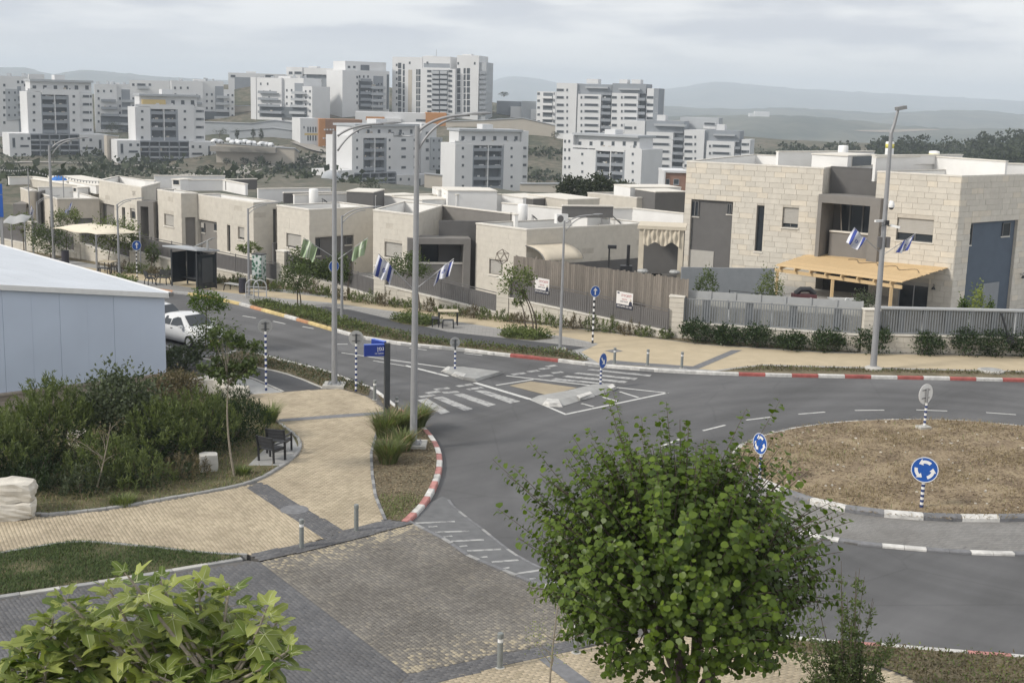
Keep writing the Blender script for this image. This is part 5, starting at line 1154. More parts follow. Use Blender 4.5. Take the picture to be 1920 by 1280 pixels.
for r in range(4):
 s_ = 2 - rng.random() * .4
 while s_ < Fh.L:
  l = rng.uniform(.5, .9); mb = MB(); Fh.box(mb, s_ + .01, min(s_ + l, Fh.L + .1) - .01, -.09 + r * .235, -.09 + (r + 1) * .235 - .014, .0, .1 + rng.normal(0, .006)); mb.build('stone', M['plinth_stone'], hl); s_ += l

# ================================================================== FAR TOWN
M['apt_white'] = simple('apartment_white', (.61, .615, .62), .85, .04, .15); M['apt_grey'] = simple('apartment_grey', (.24, .26, .285), .85, .05, .2)
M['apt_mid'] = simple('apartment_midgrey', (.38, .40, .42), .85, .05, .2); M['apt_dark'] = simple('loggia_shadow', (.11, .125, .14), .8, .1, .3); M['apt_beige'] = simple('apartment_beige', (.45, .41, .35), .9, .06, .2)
M['school_orange'] = simple('school_orange', (.46, .21, .07), .85, .06, .3); M['school_brown'] = simple('school_rust', (.27, .15, .085), .85, .06, .3)
M['awning_y'] = simple('yellow_awning', (.55, .42, .18), .8, .05, 1); M['win_far'] = simple('far_window_glass', (.05, .06, .07), .3, .1, 2)
M['terracotta'] = simple('terracotta_wall', (.27, .16, .12), .9, .08, 1)
_wm = {}
def far_window_mesh(kind='w'):
 if kind in _wm: return _wm[kind]
 mb = MB(); F_ = Face((0, 0), (1, 0))
 mb.mat(1); F_.box(mb, -.5, .5, -.5, .5, 0, .02)
 mb.mat(0); F_.box(mb, -.58, -.5, -.56, .56, 0, .06); F_.box(mb, .5, .58, -.56, .56, 0, .06); F_.box(mb, -.5, .5, .5, .58, 0, .06); F_.box(mb, -.62, .62, -.64, -.5, 0, .1)
 me = bpy.data.meshes.new('window'); me.from_pydata(mb.v, [], mb.f); me.materials.append(M['apt_mid']); me.materials.append(M['win_far']); me.polygons.foreach_set('material_index', mb.m); _wm[kind] = me; return me
class Apt:
 def __init__(s, label, x0, x1, yb, d, yaw=0., name='apartment_building', cat='apartment block'):
  A = Dp(x0, yb, d - yaw / 2); B = Dp(x1, yb, d + yaw / 2); s.F = Face(A, B); s.t = thing(name, label, cat, s.F.p(s.F.L / 2, A[2])); s.zb = min(A[2], B[2]) - 6; s.d = d
 def vol(s, x0, y0, x1, y1, out=0., dep=14., mat='apt_white', name='wall', down=False):
  a0, a1 = s.F.st(x0, (y0 + y1) / 2)[0], s.F.st(x1, (y0 + y1) / 2)[0]; xm = (x0 + x1) / 2; z1 = s.F.st(xm, y0)[1]; z0 = s.zb if down else s.F.st(xm, y1)[1]
  mb = MB(); s.F.box(mb, a0, a1, z0, z1, out - dep, out); return mb.build(name, M[mat], s.t)
 def wins(s, xs, ys, w_=4.2, h=4.2, out=0.):
  for y in ys:
   for x in xs:
    ww = w_
    if isinstance(x, tuple): x, ww = x
    a, z = s.F.st(x, y); k = s.d / FPX; p = s.F.p(a, z, out)
    o = link('window', far_window_mesh(), s.t, loc=tuple(p - np.array(wloc(s.t)))); o.rotation_euler = (0, 0, math.atan2(s.F.u[1], s.F.u[0])); o.scale = (ww * k, 1, h * k)
 def balconies(s, x0, x1, ys, out=1.2, hh=4.4, mat='apt_mid', dep=2.2):
  """one slab with its rail per storey"""
  for y in ys:
   a0, a1 = s.F.st(x0, y)[0], s.F.st(x1, y)[0]; z = s.F.st((x0 + x1) / 2, y)[1]; k = s.d / FPX; mb = MB()
   s.F.box(mb, a0, a1, z - .25, z, out - dep, out); s.F.box(mb, a0, a1, z + .001, z + hh * k, out - .12, out - .02); mb.build('balcony', M[mat], s.t)
 def clutter(s, x0, x1, ys, n=5, out=-.6):
  """laundry, plants and furniture standing on the balconies: too small to tell apart"""
  mb = MB(); k = s.d / FPX
  for y in ys:
   for _ in range(n):
    a, z = s.F.st(rng.uniform(x0, x1), y); mb.mat(int(rng.integers(3))); mb.box(s.F.p(a, z + .7, out), (rng.uniform(.3, 1.2), .3, rng.uniform(.5, 1.6)), rz=math.atan2(s.F.u[1], s.F.u[0]))
  mb.build('balcony_clutter', [M['apt_white'], M['apt_beige'], M['apt_dark']], s.t, kind='stuff')
 def roof_bits(s, x0, x1, y, n=5):
  mb = MB()
  for _ in range(n):
   a, z = s.F.st(rng.uniform(x0, x1), y); h = rng.uniform(.6, 1.6); mb.box(s.F.p(a, z + h / 2 - .1, -rng.uniform(1.5, 8)), (rng.uniform(.6, 1.6), .9, h))
  mb.build('roof_equipment', M['apt_mid'], s.t, kind='stuff')
def twin(label, x, d, top, rows, rec, base, pent, wl, wr, side=None, yaw=18., yawn=None):
 """slab block: white front, deep central loggia with a white column, set back top floor, grey base frame and two low wings"""
 x0, x1, yt, yb = x; a = Apt(label, x0, x1, base[3] if base else yb, d, yaw)
 r0, r1, ry0, ry1 = rec; cxm = (r0 + r1) / 2
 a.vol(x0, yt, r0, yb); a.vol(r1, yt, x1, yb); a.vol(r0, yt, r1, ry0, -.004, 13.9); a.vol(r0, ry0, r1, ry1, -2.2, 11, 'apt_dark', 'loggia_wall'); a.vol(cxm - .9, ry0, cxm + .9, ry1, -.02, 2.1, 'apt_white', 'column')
 step = (rows[-1] - rows[0]) / max(1, len(rows) - 1); fl = [r + 4.5 for r in rows if r + 4.5 < ry1]
 for (q0, q1) in ((r0, cxm - 1), (cxm + 1, r1)): a.balconies(q0, q1, fl, -.05, 4.6, 'apt_grey', 2.1); a.clutter(q0 + 1, q1 - 1, fl, 3)
 a.vol(r0, ry0, r0 + 2.2, ry1, -.03, 2.1, 'apt_grey', 'loggia_jamb'); a.vol(r1 - 4, ry0, r1, ry1, -.03, 2.1, 'apt_grey', 'loggia_jamb')
 a.wins([x0 + (r0 - x0) * .45], rows); a.wins([r1 + (x1 - r1) * (.42 if side else .5)], rows)
 if pent:
  p0, p1, py0, py1 = pent; a.vol(p0 + 2, py0 + 4, p1 - 2, py1, -2.5, 9, 'apt_white', 'top_floor'); a.vol(p0, py0, p1, py0 + 4, -.8, 12, 'apt_mid', 'roof_slab')
  a.wins(list(np.linspace(p0 + 10, p1 - 10, 6)), [(py0 + 4 + py1) / 2 + 1.5], 6, 7, -2.5); a.vol((p0 + p1) / 2 - 10, py0 - 9, (p0 + p1) / 2 + 10, py0, -4, 5, 'apt_white', 'lift_room'); a.clutter(p0 + 4, p1 - 4, [py1], 9, -1.3)
  mb = MB(); F_ = a.F; s0, s1 = F_.st(x0, yt)[0], F_.st(x1, yt)[0]; z = F_.st((x0 + x1) / 2, yt)[1]; F_.box(mb, s0, s1, z, z + .9, -.2, -.05); mb.build('parapet', M['apt_white'], a.t)
 if base:
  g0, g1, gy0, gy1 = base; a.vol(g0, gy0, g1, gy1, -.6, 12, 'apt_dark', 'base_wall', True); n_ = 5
  for k in range(n_ + 1): q = g0 + (g1 - g0) * k / n_; a.vol(q - .8, gy0, q + .8, gy1, 1.6, 2.0, 'apt_grey', 'pier', True)
  for y in (gy0, (gy0 + gy1) / 2): a.vol(g0, y - 1.2, g1, y + 1.2, 1.55, 2.1, 'apt_grey', 'slab'); a.vol(g0 + .8, y + 9, g1 - .8, y + 12, 1.3, .2, 'apt_mid', 'railing')
  a.clutter(g0, g1, [(gy0 + gy1) / 2], 8, .6)
 for wg, fl_ in ((wl, 1), (wr, 0)):
  if not wg: continue
  q0, q1, y0, y1 = wg; a.vol(q0, y0, q1, y1, 2.0, 14, 'apt_white', 'wing', True); wd = q1 - q0
  xs = (.2, .58, .9) if fl_ else (.12, .38, .72)
  a.wins([q0 + wd * xs[1 if fl_ else 0], q0 + wd * xs[2 if fl_ else 1]], [y0 + (y1 - y0) * .22], 4.5, 4.5, 2.0); a.wins([(q0 + wd * xs[0 if fl_ else 2], 4.5)], [y0 + (y1 - y0) * .4], 4.5, 16, 2.0); a.wins([(q0 + wd * (.7 if fl_ else .28), wd * .36)], [y0 + (y1 - y0) * .55], 4.5, 3.6, 2.0); a.wins([q0 + wd * .3, q0 + wd * .7], [y0 + (y1 - y0) * .9], 4., 3.2, 2.0)
 if side:
  q0, q1, y0, y1 = side; a.vol(q0, y0, q1, y1, -1.5, 12, 'apt_white', 'side_bay', True); a.wins([(q0 + (q1 - q0) * .5, min(11, (q1 - q0) * .5)), (q1 - 4, 3)], rows, 4, 4.2, -1.5)
 return a
a1 = twin('white slab block with central loggia, leftmost of the near pair on the left', (52, 150, 172, 252), 487, 172, [181, 196, 211, 226, 244], (78, 130, 178, 252), (56, 147, 252, 291), (57, 176, 150, 172), (16, 56, 250, 293), (148, 200, 252, 298), (150, 176, 174, 252), 10)
a2 = twin('white slab block with yellow awning on its top floor', (254, 364, 201, 265), 480, 201, [209, 224, 239, 258], (282, 334, 205, 265), (261, 353, 265, 304), (262, 374, 177, 201), (218, 261, 263, 301), (353, 405, 266, 306), (364, 386, 202, 266), 10)
a2.vol(268, 187, 312, 196, -1.2, 1.2, 'awning_y', 'awning')
a3 = twin('white slab block behind the two tallest street lamps', (660, 738, 255, 324), 445, 255, [263, 279, 294.5, 314.5], (681, 725, 259, 324), (657, 737, 324, 360), (669, 790, 233, 255), (626, 657, 319, 366), (737, 796, 327, 366), (738, 786, 257, 327), 14)
a4 = twin('white slab block right of the tallest lamp arm, dark central loggia', (853, 980, 270, 366), 434, 270, [278, 294, 310, 332, 349], (886, 944, 273, 357), None, (863, 983, 243, 270), None, None, (980, 993, 246, 366), 10)
a5 = twin('white slab block with small rooftop trees, left of the big stone house', (1072, 1202, 280, 360), 434, 280, [289, 306, 322, 338], (1116, 1171, 284, 360), None, (1070, 1194, 252, 280), None, None, None, -16)
a5.vol(1053, 252, 1072, 352, -.5, 12, 'apt_white', 'side_bay', True); a5.wins([1058, 1066], [265, 281, 297, 313, 329], 4, 5, -.5)
a3b = Apt('white and grey block standing just right of the lamp arms', 790, 828, 322, 470, 6); a3b.vol(790, 232, 818, 330, 0, 12, 'apt_white', 'wall', True); a3b.vol(806, 258, 828, 318, .4, 8, 'apt_mid', 'grey_panel'); a3b.wins([800, 802], [250, 264, 281, 297], 4, 5, 0); a3b.wins([812, 822], [264, 281, 297, 312], 3.5, 4, .4)
# tower group on the hill
t1 = Apt('tallest white tower on the hill with glass balcony front', 734, 897, 220, 597, -10, name='apartment_tower', cat='apartment tower')
t1.vol(734, 107, 790, 213, -1, 16, 'apt_white', 'wall', True); t1.vol(790, 129, 855, 217, 1.5, 16, 'apt_white', 'wall', True); t1.vol(790, 106, 843, 129, -1.2, 14, 'apt_white', 'wall'); t1.vol(855, 104, 896, 213, -1, 16, 'apt_white', 'wall', True); t1.vol(896, 117, 909, 213, -2, 12, 'apt_mid', 'side_wall', True)
rw_ = [134, 143, 152, 161.5, 171, 181, 190.5, 200, 209.5]
t1.wins([742.5], [122, 136, 148, 160, 172, 184, 196], 3, 4, -1); t1.wins([767, 800], [118], 3, 4, -1)
for x0, x1, y0 in ((745, 751, 118), (754, 757.5, 120), (779, 782, 130), (783, 788, 130), (856, 862, 128), (868, 872, 128), (874, 880, 128)):
 for y in np.arange(y0, 208, 12.0): t1.vol(x0, y, x1, y + 10.5, -.95, .3, 'win_far', 'window')
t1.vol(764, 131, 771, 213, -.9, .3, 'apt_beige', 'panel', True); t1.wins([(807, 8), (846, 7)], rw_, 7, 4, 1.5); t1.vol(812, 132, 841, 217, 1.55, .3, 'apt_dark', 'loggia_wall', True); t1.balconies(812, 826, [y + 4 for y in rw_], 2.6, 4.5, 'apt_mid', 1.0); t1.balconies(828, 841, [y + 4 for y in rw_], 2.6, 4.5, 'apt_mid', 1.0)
t1.vol(793, 119, 842, 127, -1.1, .3, 'apt_grey', 'terrace_window'); t1.balconies(897, 909, [y + 4 for y in rw_], -1.2, 4.5, 'apt_grey', 1.0); t1.wins([858, 889], [119], 3, 4, -1); t1.vol(791, 104, 806, 107, -5, 5, 'apt_white', 'lift_room'); t1.vol(861, 101, 878, 105, -5, 5, 'apt_white', 'lift_room')
mb = MB(); p = t1.F.p(t1.F.st(811, 95)[0], t1.F.st(811, 106)[1], -6); mb.tube([p, p + np.array([0, 0, 3.4])], .12, 5); mb.build('antenna', M['apt_mid'], t1.t)
t2 = Apt('stepped white block directly left of the tallest tower', 642, 732, 212, 590, 14); t2.vol(655, 116, 732, 134, -4, 12, 'apt_white', 'wall'); t2.vol(642, 132, 672, 208, 0, 16, 'apt_white', 'wall', True); t2.vol(672, 133, 732, 212, -1, 15, 'apt_white', 'wall', True)
t2.vol(675, 152, 700, 206, -.9, .3, 'apt_dark', 'loggia_wall'); t2.vol(702, 143, 720, 206, -.8, .5, 'apt_grey', 'grey_panel'); t2.balconies(674, 694, [152, 164, 176, 188, 199], 1.2, 4, 'apt_grey'); t2.balconies(694, 721, [166, 178, 190, 201], 1.0, 4, 'apt_mid'); t2.wins([669.5], [145, 157, 169, 181, 193], 3, 4, .05); t2.wins([676, 684, 692], [144], 3, 4, -1); t2.wins([711, 717], [158, 170], 3, 4, -.7); t2.wins([699], [157, 169], 3, 4, -.95); t2.wins([(662, 5), (672, 5)], [126], 4, 4, -4); t2.vol(684, 122, 700, 134, -3.8, .4, 'apt_dark', 'terrace_window'); t2.clutter(675, 720, [164, 176, 188, 199], 4, .3); t2.vol(727, 140, 731, 205, -.85, .4, 'apt_dark', 'strip_window')
def terraced(label, x0, x1, yt, yb, d, rows, yaw=8, left=True, stepx=None):
 a = Apt(label, x0, x1, yb, d, yaw); sx = stepx or x1 - 18; w_ = x1 - x0
 a.vol(x0, yt, x0 + w_ * .5, yb, 0, 15, 'apt_white', 'wall', True); a.vol(x0 + w_ * .5, yt + .3, sx, yb, -1.2, 13, 'apt_white', 'wall', True); a.vol(sx, yt + 16, x1, yb, -.5, 13, 'apt_white', 'wall', True); a.vol(sx - 16, yt + 10, sx, yb, -.9, 12, 'apt_grey', 'grey_panel', True)
 for i, y in enumerate(rows):
  a.wins([x0 + 6, x0 + 17, x0 + 30] if i == 0 else [x0 + 7], [y], 3.2, 4, .0)
  if i: a.wins([x0 + w_ * .56, x0 + w_ * .64], [y], 3.2, 4, -1.15)
  a.wins([x1 - 12, x1 - 4], [y + 14] if y + 14 < yb - 4 else [], 3.2, 3.6, -.5)
 for i, y in enumerate(rows[1:]):
  k = 4 + i * 3; a.balconies(x0 + w_ * .14, x0 + w_ * .42 + k, [y + 5], 1.6, 3.6, 'apt_grey', 1.7); a.balconies(x1 - 32 - k * .5, x1 - 10, [y + 6], 1.3, 3.6, 'apt_mid', 1.9); a.clutter(x0 + w_ * .16, x0 + w_ * .4, [y + 5], 3, .8)
 y = rows[-2]; a.vol(x0 + w_ * .13, y + 6, x1 - 10, yb - 3, .02, .4, 'apt_dark', 'lower_terrace'); a.vol(x0 + w_ * .35, yt - 3, x0 + w_ * .55, yt, -4, 5, 'apt_white', 'lift_room'); a.roof_bits(x0 + 4, sx - 4, yt, 6); return a
terraced('terraced white block with bright left side wall, below the hilltop', 472, 584, 146, 224, 575, [157.5, 169.5, 182, 194.5, 207], -16, stepx=566).vol(471, 145, 481, 224, .3, 15, 'apt_white', 'side_wall', True)
terraced('terraced white block left of the bare rocky slope', 322, 440, 152, 226, 590, [165, 177.5, 190, 203, 216], 8, stepx=420)
terraced('terraced white block between the two near slab blocks', 178, 262, 158, 246, 565, [171, 185, 199, 212, 228], 6, stepx=245)
a0 = Apt('white block at the left picture edge with grey panel', -20, 54, 246, 540, 6); a0.vol(-20, 143, 54, 246, 0, 15, 'apt_white', 'wall', True); a0.vol(11, 167, 33, 226, .3, 1, 'apt_mid', 'grey_panel'); a0.vol(34, 162, 41, 246, .05, 1, 'apt_grey', 'loggia_wall', True); a0.wins([8, 47], [160, 174, 188, 202, 216, 230], 3.6, 4.4, 0); a0.wins([17, 28], [174, 188, 202, 216], 3, 4, .3); a0.wins([34, 42, 50], [154], 3.6, 4.4); a0.balconies(33, 42, [180, 194, 208, 222], 1.2, 4); a0.roof_bits(0, 50, 143, 5); a0.vol(56, 139, 86, 152, -12, 8, 'apt_white', 'top_floor')
ah = Apt('long white block on the hilltop with grey recess', 537, 636, 166, 645, -8); ah.vol(537, 126, 567, 166, 0, 12, 'apt_white', 'wall', True); ah.vol(567, 128, 626, 140, -.5, 12, 'apt_white', 'wall'); ah.vol(566, 135, 615, 166, -2, 8, 'apt_grey', 'recess_wall', True); ah.vol(613, 131, 635, 166, .2, 12, 'apt_white', 'wall', True); ah.wins([(545, 7), (559, 14)], [137], 8, 4.5); ah.balconies(568, 588, [150, 160], -.5, 3.5); ah.vol(572, 124, 588, 127, -4, 4, 'apt_white', 'lift_room'); ah.wins([(597, 8)], [140, 152], 8, 4, -2)
ah = Apt('low white flat roofed block on the hilltop, left end', 428, 536, 156, 640, 6); ah.vol(428, 138, 536, 160, 0, 12, 'apt_white', 'wall', True); ah.vol(440, 145, 470, 160, .05, .5, 'apt_grey', 'recess_wall', True); ah.wins([(437, 8), (505, 14)], [143], 8, 4); ah.vol(462, 134, 480, 138, -4, 5, 'apt_white', 'lift_room')
ah = Apt('distant low white block between the slab blocks and the hills', 243, 318, 176, 640, 4); ah.vol(243, 151, 318, 180, 0, 12, 'apt_white', 'wall', True); ah.wins([(250, 4), (265, 14), (281, 4)], [159], 8, 4); ah.balconies(258, 280, [166], 1, 3.5)
# banded blocks to the right
def banded(a, x0, x1, yt, yb, rows, out=0., small=None, band=None, mat='apt_white', side_w=1.5):
 a.vol(x0, yt, x1, yb, out, 13, mat, 'wall', True); w_ = x1 - x0; b0, b1 = band or (x0 + w_ * .32, x1 - w_ * .08)
 a.wins([((b0 + b1) / 2, b1 - b0)], rows, 10, 4.3, out); a.wins([small or x0 + w_ * .15], rows, 3.2, 4.3, out)
c1 = Apt('large white banded block with dark grey top floors, right of the tower', 1042, 1232, 268, 546, -14)
R1 = [169, 183, 197, 209, 222, 235, 247]
banded(c1, 1042, 1080, 156, 275, R1, 0, 1063.5, (1044, 1057)); banded(c1, 1084, 1127, 177, 275, R1[1:], 1.5, 1092, (1098, 1123)); c1.vol(1079, 158, 1146, 178, -1, 12, 'apt_grey', 'top_floor'); c1.vol(1080, 170, 1084, 270, -.6, 8, 'apt_grey', 'recess_wall', True); c1.vol(1127, 178, 1147, 262, -2, 10, 'apt_dark', 'loggia_wall', True); c1.balconies(1126, 1146, [y + 5 for y in R1[1:]], 1.2, 4, 'apt_grey'); banded(c1, 1147, 1196, 175, 262, R1[1:], 1., 1167, (1172, 1194)); c1.wins([(1153, 9)], R1[1:], 9, 4.3, 1.); c1.vol(1147, 157, 1210, 175, -1, 12, 'apt_grey', 'top_floor'); c1.vol(1196, 176, 1211, 262, -2, 9, 'apt_dark', 'loggia_wall', True); c1.balconies(1195, 1210, [y + 5 for y in R1[1:]], 1., 4, 'apt_grey'); banded(c1, 1211, 1232, 166, 230, R1[1:5], -1, 1230, (1212, 1224)); c1.vol(1224, 166, 1233, 230, -.9, 11, 'apt_grey', 'side_wall', True)
c1.vol(1095, 148, 1117, 157, -4, 5, 'apt_white', 'lift_room'); c1.vol(1157, 149, 1172, 157, -4, 5, 'apt_white', 'lift_room'); c1.vol(1180, 149, 1197, 157, -4, 5, 'apt_white', 'lift_room'); c1.vol(1098, 163, 1140, 166, .5, 3, 'apt_mid', 'canopy'); c1.vol(1160, 166, 1200, 169, .5, 3, 'apt_mid', 'canopy'); c1.clutter(1128, 1145, [y + 5 for y in R1[1:]], 3, .3)
c0 = Apt('narrow white block with open balconies, left of the banded block', 1006, 1041, 240, 575, -4); c0.vol(1006, 172, 1041, 245, 0, 12, 'apt_white', 'wall', True); c0.vol(1018, 174, 1036, 234, .05, .4, 'apt_dark', 'loggia_wall'); c0.balconies(1017, 1037, [184, 197, 210, 223, 233], 1.2, 3.4, 'apt_white'); c0.wins([1010], [176, 189, 202, 215, 228], 5, 4, 0); c0.wins([1039], [176, 189, 202, 215, 228], 2, 4, 0)
c2 = Apt('stepped banded white block with grey tops, in front of the hazy plain', 1168, 1404, 345, 525, -16)
R2 = [257, 270.5, 284, 297.5, 311, 325]
c2.vol(1168, 227, 1206, 345, -1, 14, 'apt_white', 'wall', True); c2.wins([(1177, 14), (1190, 4)], [240, 257, 284], 10, 4.5, -1); c2.vol(1205, 226, 1211, 345, -1.4, 12, 'apt_grey', 'recess_wall', True); banded(c2, 1211, 1261, 248, 345, R2, 1., 1218, (1225, 1255)); c2.vol(1210, 227, 1281, 249, -1.2, 12, 'apt_grey', 'top_floor'); c2.vol(1227, 233, 1285, 237, .6, 4, 'apt_mid', 'canopy'); c2.vol(1261, 249, 1281, 345, -2, 9, 'apt_dark', 'loggia_wall', True); c2.balconies(1259, 1281, [y + 5 for y in R2], 1., 4, 'apt_grey'); banded(c2, 1281, 1319, 244, 345, R2, .4, 1304, (1284, 1298)); c2.vol(1319, 244, 1324, 345, -.8, 12, 'apt_grey', 'recess_wall', True)
banded(c2, 1324, 1376, 265, 345, [y + 17 for y in R2[:5]], 1.2, 1332, (1338, 1368)); c2.vol(1322, 245, 1386, 266, -1, 12, 'apt_grey', 'top_floor'); c2.vol(1338, 252, 1378, 255, .6, 4, 'apt_mid', 'canopy'); c2.vol(1376, 266, 1388, 345, -1.6, 9, 'apt_dark', 'loggia_wall', True); c2.balconies(1374, 1388, [y + 22 for y in R2[:4]], 1., 4, 'apt_grey'); banded(c2, 1388, 1404, 262, 345, [y + 14 for y in R2[:5]], -.6, 1402, (1390, 1400)); c2.vol(1263, 221, 1337, 246, -14, 10, 'apt_mid', 'wall'); c2.vol(1308, 230, 1332, 243, -13.8, .4, 'apt_white', 'wall'); c2.wins([(1320, 20)], [233], 10, 4, -13.4); c2.vol(1228, 216, 1244, 228, -4, 5, 'apt_white', 'lift_room'); c2.vol(1340, 234, 1356, 246, -4, 5, 'apt_white', 'lift_room')
cg = Apt('low grey flat building on the ridge between tower and banded block', 931, 1006, 225, 610, 0, name='grey_building', cat='building'); cg.vol(931, 190, 978, 200, -6, 10, 'apt_grey', 'wall', True); cg.vol(957, 200, 978, 228, -1, 5, 'apt_white', 'wall', True); cg.vol(978, 190, 1005, 228, 0, 10, 'apt_mid', 'wall', True); cg.vol(995, 205, 1006, 228, .6, 3, 'apt_white', 'bay', True); cg.vol(909, 190, 918, 214, -2, 4, 'apt_grey', 'wall', True)
# school with orange walls
sch = Apt('school with orange and rust walls and white end', 563, 678, 282, 520, 10, name='school_building', cat='school'); sch.vol(563, 222, 597, 282, 0, 14, 'apt_white', 'wall', True); sch.vol(597, 223, 609, 284, 1, 14, 'school_orange', 'wall', True); sch.vol(609, 224, 678, 284, .8, 14, 'school_brown', 'wall', True)
sch.wins([570], [239], 2.2, 4); sch.wins([577.5, 582, 587, 592], [243, 259], 2.4, 9); sch.vol(571, 250, 596, 254, .05, .3, 'awning_y', 'coloured_band')
for y in (243, 259, 275):
 for x in (606, 611, 617, 622, 629, 634) if y == 243 else (604, 609, 622, 628): sch.vol(x, y - 1.4, x + 2.8, y + 1.4, 1.25, .3, 'apt_white', 'wall_letter')
s2b = Apt('long white school wing with orange end block behind', 666, 838, 236, 560, 4, name='school_building', cat='school'); s2b.vol(666, 211, 798, 236, 0, 14, 'apt_white', 'wall', True); s2b.vol(686, 219, 721, 226, .05, .3, 'school_orange', 'orange_band'); s2b.vol(721, 222, 752, 232, 3, 5, 'apt_white', 'porch'); s2b.vol(798, 212, 837, 262, 1, 14, 'school_orange', 'wall', True); s2b.vol(780, 224, 798, 228, .05, .3, 'win_far', 'strip_window')
# terraces and retaining walls of the slope
def rwall(label, pts, d, h_px, mat='apt_beige', th=1.5):
 P = [Dp(x, y, d + dd) for x, y, dd in pts]; t = thing('retaining_wall', label, 'retaining wall', P[0])
 for a, b_ in zip(P, P[1:]):
  F_ = Face(a, b_); h = h_px * d / FPX; mb = MB(); V = []
  for o in (0, -th): V += [F_.p(0, a[2] - h - 4, o), F_.p(F_.L, b_[2] - h - 4, o), F_.p(F_.L, b_[2], o), F_.p(0, a[2], o)]
  mb.add(V, [(0, 1, 2, 3), (5, 4, 7, 6), (3, 2, 6, 7), (1, 5, 6, 2), (4, 0, 3, 7)]); mb.build('wall', M[mat], t); mb = MB(); mb.beam(a + np.array([0, 0, .15]) - F_.n * .6, b_ + np.array([0, 0, .15]) - F_.n * .6, th + .4, .3); mb.build('coping', M['apt_mid'], t)
rwall('beige retaining wall below the parked white cars', [(405, 269, 0), (430, 270, 0), (552, 279, 0), (560, 286, 5)], 470, 32)
rwall('beige retaining wall between the two near slab blocks', [(200, 254, 0), (222, 256, 5)], 480, 42)
rwall('brown retaining wall left of the dark loggia block', [(796, 326, 0), (855, 332, 0)], 440, 36)
rwall('long pale retaining wall under the terraced block', [(380, 229, 0), (470, 232, 0), (515, 226, 0), (562, 232, 0)], 545, 14, 'apt_mid'); rwall('pale upper retaining wall left of the school', [(430, 246, 0), (512, 240, 0), (565, 247, 0)], 530, 20, 'apt_mid')
rwall('beige retaining wall below the hilltop terrace', [(590, 193, 0), (635, 195, 0)], 600, 12); rwall('long beige retaining wall right of the orange block', [(836, 228, 0), (905, 226, 0), (980, 222, 0), (1042, 236, 0)], 555, 26); rwall('beige retaining wall left of the bare slope', [(440, 199, 0), (472, 199, 0)], 600, 20)
rwall('brown retaining wall in front of the white block with rooftop trees', [(975, 345, 0), (1053, 345, 0)], 420, 24)
t = Apt('terracotta topped building peeking out beside the big stone house', 1244, 1290, 352, 210, 0, name='terracotta_building', cat='building'); t.vol(1244, 320, 1290, 324, .3, 8, 'apt_white', 'roof_slab'); t.vol(1247, 324, 1290, 352, 0, 8, 'terracotta', 'wall', True); t.vol(1244, 320, 1247, 352, .4, 8, 'apt_white', 'frame', True); t.wins([(1252, 6), (1268, 9)], [341], 9, 9, 0)
t = Apt('small white round ended pavilion left of the slab block with the two lamps', 606, 640, 352, 380, 0, name='pavilion', cat='building'); mb = MB(); c = t.F.p(t.F.L * .5, -18, 2); mb.lathe((c[0], c[1], t.F.st(620, 356)[1]), [(3.0, 0), (3.0, 3.6), (2.7, 4.6), (1.8, 5.4), (.2, 5.8)], 20); mb.build('dome_wall', M['apt_mid'], t.t, smooth=True)

# ---- valley roads
def strip_on_terrain(pts, w_, mat, name='road'):
 P = smooth_line(np.array([T(*p) for p in pts]), 8); L_ = offset(P, w_ / 2); R_ = offset(P, -w_ / 2); V = []
 for a, b_ in zip(L_, R_):
  for q in (a, b_): V.append((q[0], q[1], float(terrain(q[0], q[1])) + .35))
 Fq = np.array([[2 * i, 2 * i + 1, 2 * i + 3, 2 * i + 2] for i in range(len(P) - 1)]); link(name, mesh_np(name, np.array(V), Fq, mat), kind='structure')
M['far_road'] = simple('pale_far_road', (.3, .28, .25), .9, .08, .2)
strip_on_terrain([(330, 332), (400, 327), (470, 318), (540, 308), (600, 300), (660, 296)], 9, M['far_road']); strip_on_terrain([(560, 268), (600, 283), (650, 288), (700, 296)], 8, M['far_road']); strip_on_terrain([(0, 306), (120, 306), (240, 311), (330, 318)], 5, M['far_road'], 'path')
# ---- hills
def hill(ridge, d, z_low, mat, d0=.62, d1=1.3, seed=1, rough=6):
 r_ = np.random.default_rng(seed); xs = np.linspace(ridge[0][0], ridge[-1][0], 160); ys = np.interp(xs, [p[0] for p in ridge], [p[1] for p in ridge]); k = np.array([.25, .5, .25])
 for _ in range(3): ys = np.r_[ys[0], np.convolve(ys, k, 'valid'), ys[-1]]
 rows = np.r_[np.linspace(d0, 1, 14), 1.06, 1.15, d1]; V = []
 for i, f_ in enumerate(rows):
  for x, y in zip(xs, ys):
   p = Dp(x, y, d); top = p[2]; t = (f_ - d0) / (1 - d0) if f_ <= 1 else max(0, 1 - (f_ - 1) / (d1 - 1)); sft = t * t * (3 - 2 * t); q = p * f_
   n_ = math.sin(x * .021 + i * .6 + seed) * math.sin(x * .047 - i * .9) * rough * (1 - abs(2 * t - 1)) + (r_.normal(0, rough * .12) if f_ <= 1 else 0)
   V.append((p[0] * f_, d * f_, z_low + (top - z_low) * sft + n_ * (0 if f_ == 1 else 1) + (r_.normal(0, rough * .1) if f_ == 1 else 0)))
 m_, n_ = len(rows), len(xs); a, b_ = np.meshgrid(np.arange(m_ - 1), np.arange(n_ - 1), indexing='ij'); i_ = (a * n_ + b_).ravel(); Q = np.c_[i_, i_ + 1, i_ + n_ + 1, i_ + n_]; link('hill', mesh_np('hill', np.array(V), Q, mat, smooth=True), kind='structure'); return BVHTree.FromPolygons([Vector(v) for v in V], Q.tolist())
